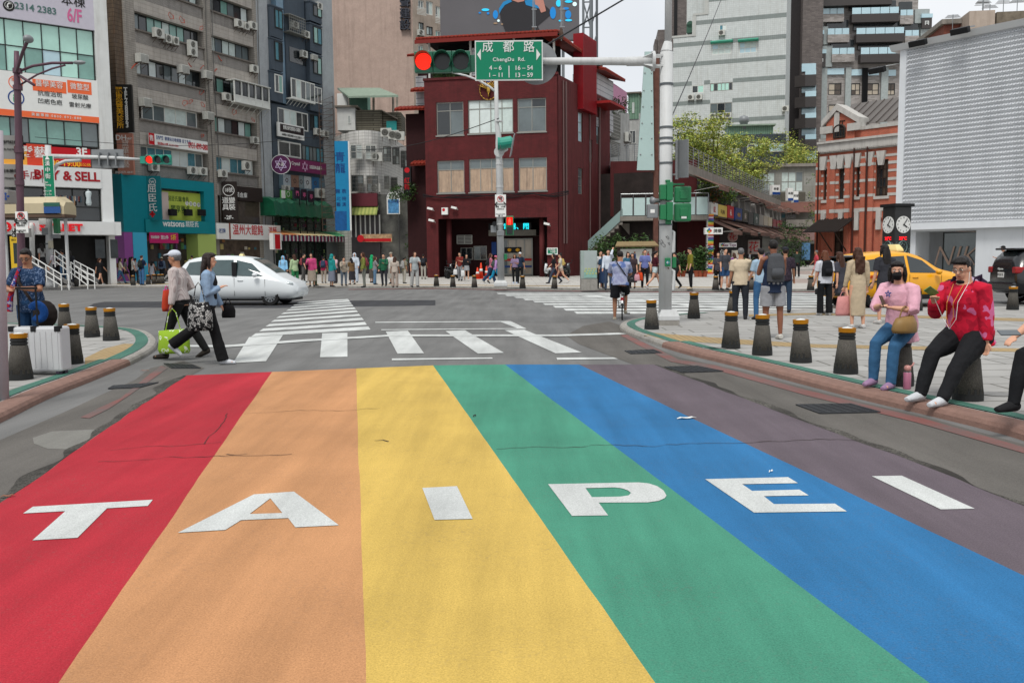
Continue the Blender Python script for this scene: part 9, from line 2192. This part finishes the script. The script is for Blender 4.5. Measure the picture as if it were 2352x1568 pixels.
crowd('woman in maroon top and pale denim shorts striding right',1504,664,1.72,-80,('#41161f','s',.1),('#a7b4b6','hot'),'walk',('pony','black'),'f',shoes='#b5b3b0')
crowd('woman in black half hidden by the mast',1551,663,1.62,120,('#1d2420','s'),('#17181a','pants'),'walk',('pony','dark'),'f',None,('white tote bag of the woman half hidden by the mast','R',.3,.34,'#b5b2a8'))
crowd('young man in white shirt and tie raising his arm to his face',1397,666,1.75,175,('#b7bfc9','l'),('#35435a','pants'),'up',('short','black'),'f')
crowd('man in white and blue T-shirt beside the utility cabinet',1379,662,1.7,190,('#b3b5b5','s'),('#17181a','pants'),'stand',('short','black'),'f')
crowd('girl in blue top half hidden between the two men',1386,664,1.58,180,('#2d4560','s'),('#2f4262','skirt'),'stand',('long','black'),'f',shoes='#b5b3b0')
crowd('woman in teal top behind the cyclist',1442,662,1.62,185,('#2c5a72','s'),('#20242a','pants'),'stand',('long','black'),'f');crowd('woman with pink bag behind the shoulder of the cyclist',1453,662,1.58,160,('#3a2f33','s'),('#26262a','skirt'),'stand',('long','black'),'f',None,('pink shopper hanging behind the cyclist','L',.24,.3,'#b58791'))
crowd('young man in rust red T-shirt and grey trousers with white bag',1057,645,1.76,165,('#6b2621','s'),('#85878b','pants'),'hold',('short','black'),'f',None,('white plastic bag hanging from the hand of the man in rust red','R',.26,.34,'#bfc0c0'));crowd('woman in black top and grey pleated skirt with white bag',1072,645,1.64,190,('#19191c','l',.05),('#8b8d90','mini'),'hold',('long','black'),'f',None,('white plastic bag hanging from the hand of the woman in the pleated skirt','R',.24,.4,'#bfc0c0'),shoes='#b5b3b0')
crowd('woman in pink striped shirt and jeans walking right by the centre pole',1126,650,1.72,-75,('#b0677a','l'),('#22344f','wide'),'walk',('bob','brown'),'f',('black backpack on the woman in the pink striped shirt','#1d1d20'),shoes='#b5b3b0');crowd('woman in pink hat, lilac top and turquoise trousers by the centre pole',1138,651,1.58,-70,('#a07cae','l'),('#147a9e','crop'),'walk2',('cap','#c2627f'),'m',('flower patterned small backpack on the woman in lilac','#3d4a44',.12,.16))
crowd('woman in mauve T-shirt and black trousers eating ice cream',1183,651,1.6,170,('#7b6a86','s',.0),('#141517','pants'),'hold',('long','black'),'m',shoes='#a9b6c9');crowd('man in white cap and navy T-shirt behind the woman with ice cream',1195,650,1.7,185,('#1a2b40','s'),('#17181a','pants'),'stand',('cap','#b9bcc0'),'m',('black backpack of the man in the white cap','#1d1e21'))
crowd('woman in black top and blue trousers walking left at the red corner',1273,651,1.66,95,('#1b1b1e','s'),('#333a4a','pants'),'walk',('bob','dark'),'f');crowd('woman in white T-shirt and beige shorts walking left at the red corner',1288,651,1.66,95,('#b7b2a6','s',-.05,2),('#a18a7d','hot'),'walk2',('bun','black'),'f',('pale yellow backpack on the woman in beige shorts','#b59c5a',.13,.18),shoes='#b5b3b0')
crowd('young woman in black T-shirt and shorts before the shop',231,654,1.68,-20,('#16171a','s',-.15),('#16171a','hot'),'walk',('pony','brown'),'f',shoes='#b5b3b0');crowd('man with black and green backpack before the shop',240,652,1.74,-20,('#4f565b','s'),('#1a1c22','pants'),'walk2',('short','black'),'f',('black backpack with bright trim on the man before the shop','#17191c'));crowd('man in beige cap and white shirt with mask facing us',253,650,1.7,170,('#b3b0a8','e'),('#a5967e','shorts'),'hold',('cap','#a89d84'),'m')
crowd('woman with black hair in cream top and blue jeans walking right',277,652,1.68,-60,('#b3ab98','e'),('#3b6084','pants'),'walk',('long','black'),'f',('small brown leather backpack on the woman in jeans','#5b3a24',.11,.14));crowd('woman in grey top walking behind the brown backpack',289,651,1.64,-60,('#7e7d7d','s'),('#2f2a2b','mini'),'walk2',('long','black'),'f',shoes='#b5b3b0');crowd('man in white T-shirt with black instrument case',304,651,1.68,-30,('#b7b5b0','s',-.1,2),('#17181a','pants'),'stand',('short','black'),'f',('tall black instrument case on the back of the man in white','#131315',.11,.42));crowd('person in striped top behind the man in white',313,650,1.66,20,('#8d8f96','s'),('#22252d','pants'),'walk',('short','black'))
crowd('woman in navy T-shirt and jeans with dark backpack standing',327,655,1.74,-20,('#17223a','s'),('#3a5f86','pants'),'phone',('short','brown'),'f',('dark green backpack on the woman in navy','#1f2624'));crowd('girl in white sleeveless dress walking away',350,646,1.5,5,('#b3b6bd','n',-.05),('#b3b6bd','dress'),'walk',('long','black'),'f');crowd('person in cap and denim shirt with navy backpack near the drugstore',373,646,1.65,0,('#5c6c82','l'),('#1d2026','pants'),'stand',('cap','#a9a18c'),'m',('navy backpack near the drugstore','#1a2136'));crowd('man in navy top and white trousers walking right',392,646,1.7,-70,('#1b2436','s'),('#b5b3b0','pants'),'walk',('short','black'));crowd('man in white shirt partly behind the old man',443,646,1.75,20,('#aeb0ae','l'),('#3a3a3c','pants'),'stand',('short','black'))
for a in(('person in black and white striped top on the station stairs',99,628,1.7,60,('#8a8a88','s'),('#1b1b1d','skirt'),'walk',('long','black')),('man in white shirt with black backpack on the station stairs',130,644,1.7,50,('#b0a9b0','s'),('#1d1e22','pants'),'walk2',('short','black'),'m',('black backpack on the man on the station stairs','#17181a')),('man in grey T-shirt and jeans leaving the station stairs',147,646,1.72,70,('#757d82','s',-.1,2),('#2f4a66','pants'),'phone',('short','black')),('person in dark loose clothes with backpack by the station stairs',163,650,1.76,20,('#212328','s',-.15,2),('#24262c','pants'),'stand',('long','black'),'m',('black backpack on the person in dark loose clothes','#141518')),('person with dark backpack and pale trousers in the shade left of the arcade',973,641,1.68,0,('#1b1c20','s'),('#9a968e','pants'),'stand',('short','black'),'m',('dark grey backpack in the shade left of the arcade','#25282e')),('man in black cap and white T-shirt looking at his phone by the black car',2303,655,1.74,60,('#bcbcbc','s'),('#2a2a2e','pants'),'hold',('cap','#17181a'))):crowd(*a,**({'Y':51.6}if a[1]<170 else{}))
cl=[('light blue raincoat','#7fb2d6','l','#3b4552'),('pale green jacket','#9fb68f','l','#2e7a4d'),('grey hooded top','#6d6c70','l','#9d9a94'),('black top','#232326','s','#4b4a48'),('bright green top','#2f9a5c','s','#3d4a34'),('magenta jacket','#b0406f','l','#8f8478'),('crimson top','#8e2344','s','#8f8478'),('pale pink shirt','#b59aa2','s','#2d2b2e'),('teal raincoat','#1d7d7c','l','#6a6f7c'),('beige jacket','#9a8f80','l','#56606c'),('white raincoat','#b3bcc6','l','#aab4c2'),('brown jacket','#6a5236','l','#2b2b30'),('olive coat with yellow stripe','#6d7436','l','#6c6f68'),('grey cap and shirt','#77787a','s','#557089'),('green poncho','#16935f','l','#4b453f'),('dark green jacket','#22583f','l','#33353a'),('off-white blouse','#a89d92','s','#9a8d83'),('white blouse and hat','#b9b8b4','s','#8d8b85'),('khaki vest','#7d7663','s','#98948a'),('pale grey shirt','#9aa2a4','s','#a6a7a5')]
for i,(nm,c,sl,c2)in enumerate(cl):
 x=652+i*15.3+13*math.sin(i*2.1);crowd('person in '+nm+' in the crowd waiting under the striped awning',x,653.3+5.5*math.sin(i*1.7)+.1*i,1.63+.15*math.sin(i*2.7),(180,20,130,-60,240)[i%5]+30*math.sin(i*1.9),(c,sl,-.12,2),(c2,('pants','wide','skirt')[i%3]),('stand','one','stand2','hold')[i%4],(('short','black'),('hood',c)if 'raincoat' in nm or 'hood' in nm or 'poncho' in nm else('bob','brown'),('cap','#8b8578')if 'cap' in nm or 'hat' in nm else('long','black'))[i%3 if 'coat' not in nm and 'poncho' not in nm else 1],'mf'[i%2],('backpack or bundle in '+('pale grey','dusty red','dark blue')[i//3%3]+' carried by the person in '+nm,('#8d8d8b','#7d3a40','#2b3a52')[i//3%3])if i%3==0 else None,group='crowd under the striped awning',w=1.1)
 # ================================================================ lettering becomes plain meshes
bpy.context.view_layer.update()
dg=bpy.context.evaluated_depsgraph_get()
fonts=[o for o in C.objects if o.type=='FONT']
made=[(o,bpy.data.meshes.new_from_object(o.evaluated_get(dg)))for o in fonts]
for o,me in made:
 nm,par,loc,rot,scl=o.name,o.parent,o.location.copy(),o.rotation_euler.copy(),o.scale.copy()
 bpy.data.objects.remove(o)
 n=bpy.data.objects.new(nm,me);C.objects.link(n)
 n.parent=par;n.location=loc;n.rotation_euler=rot;n.scale=scl
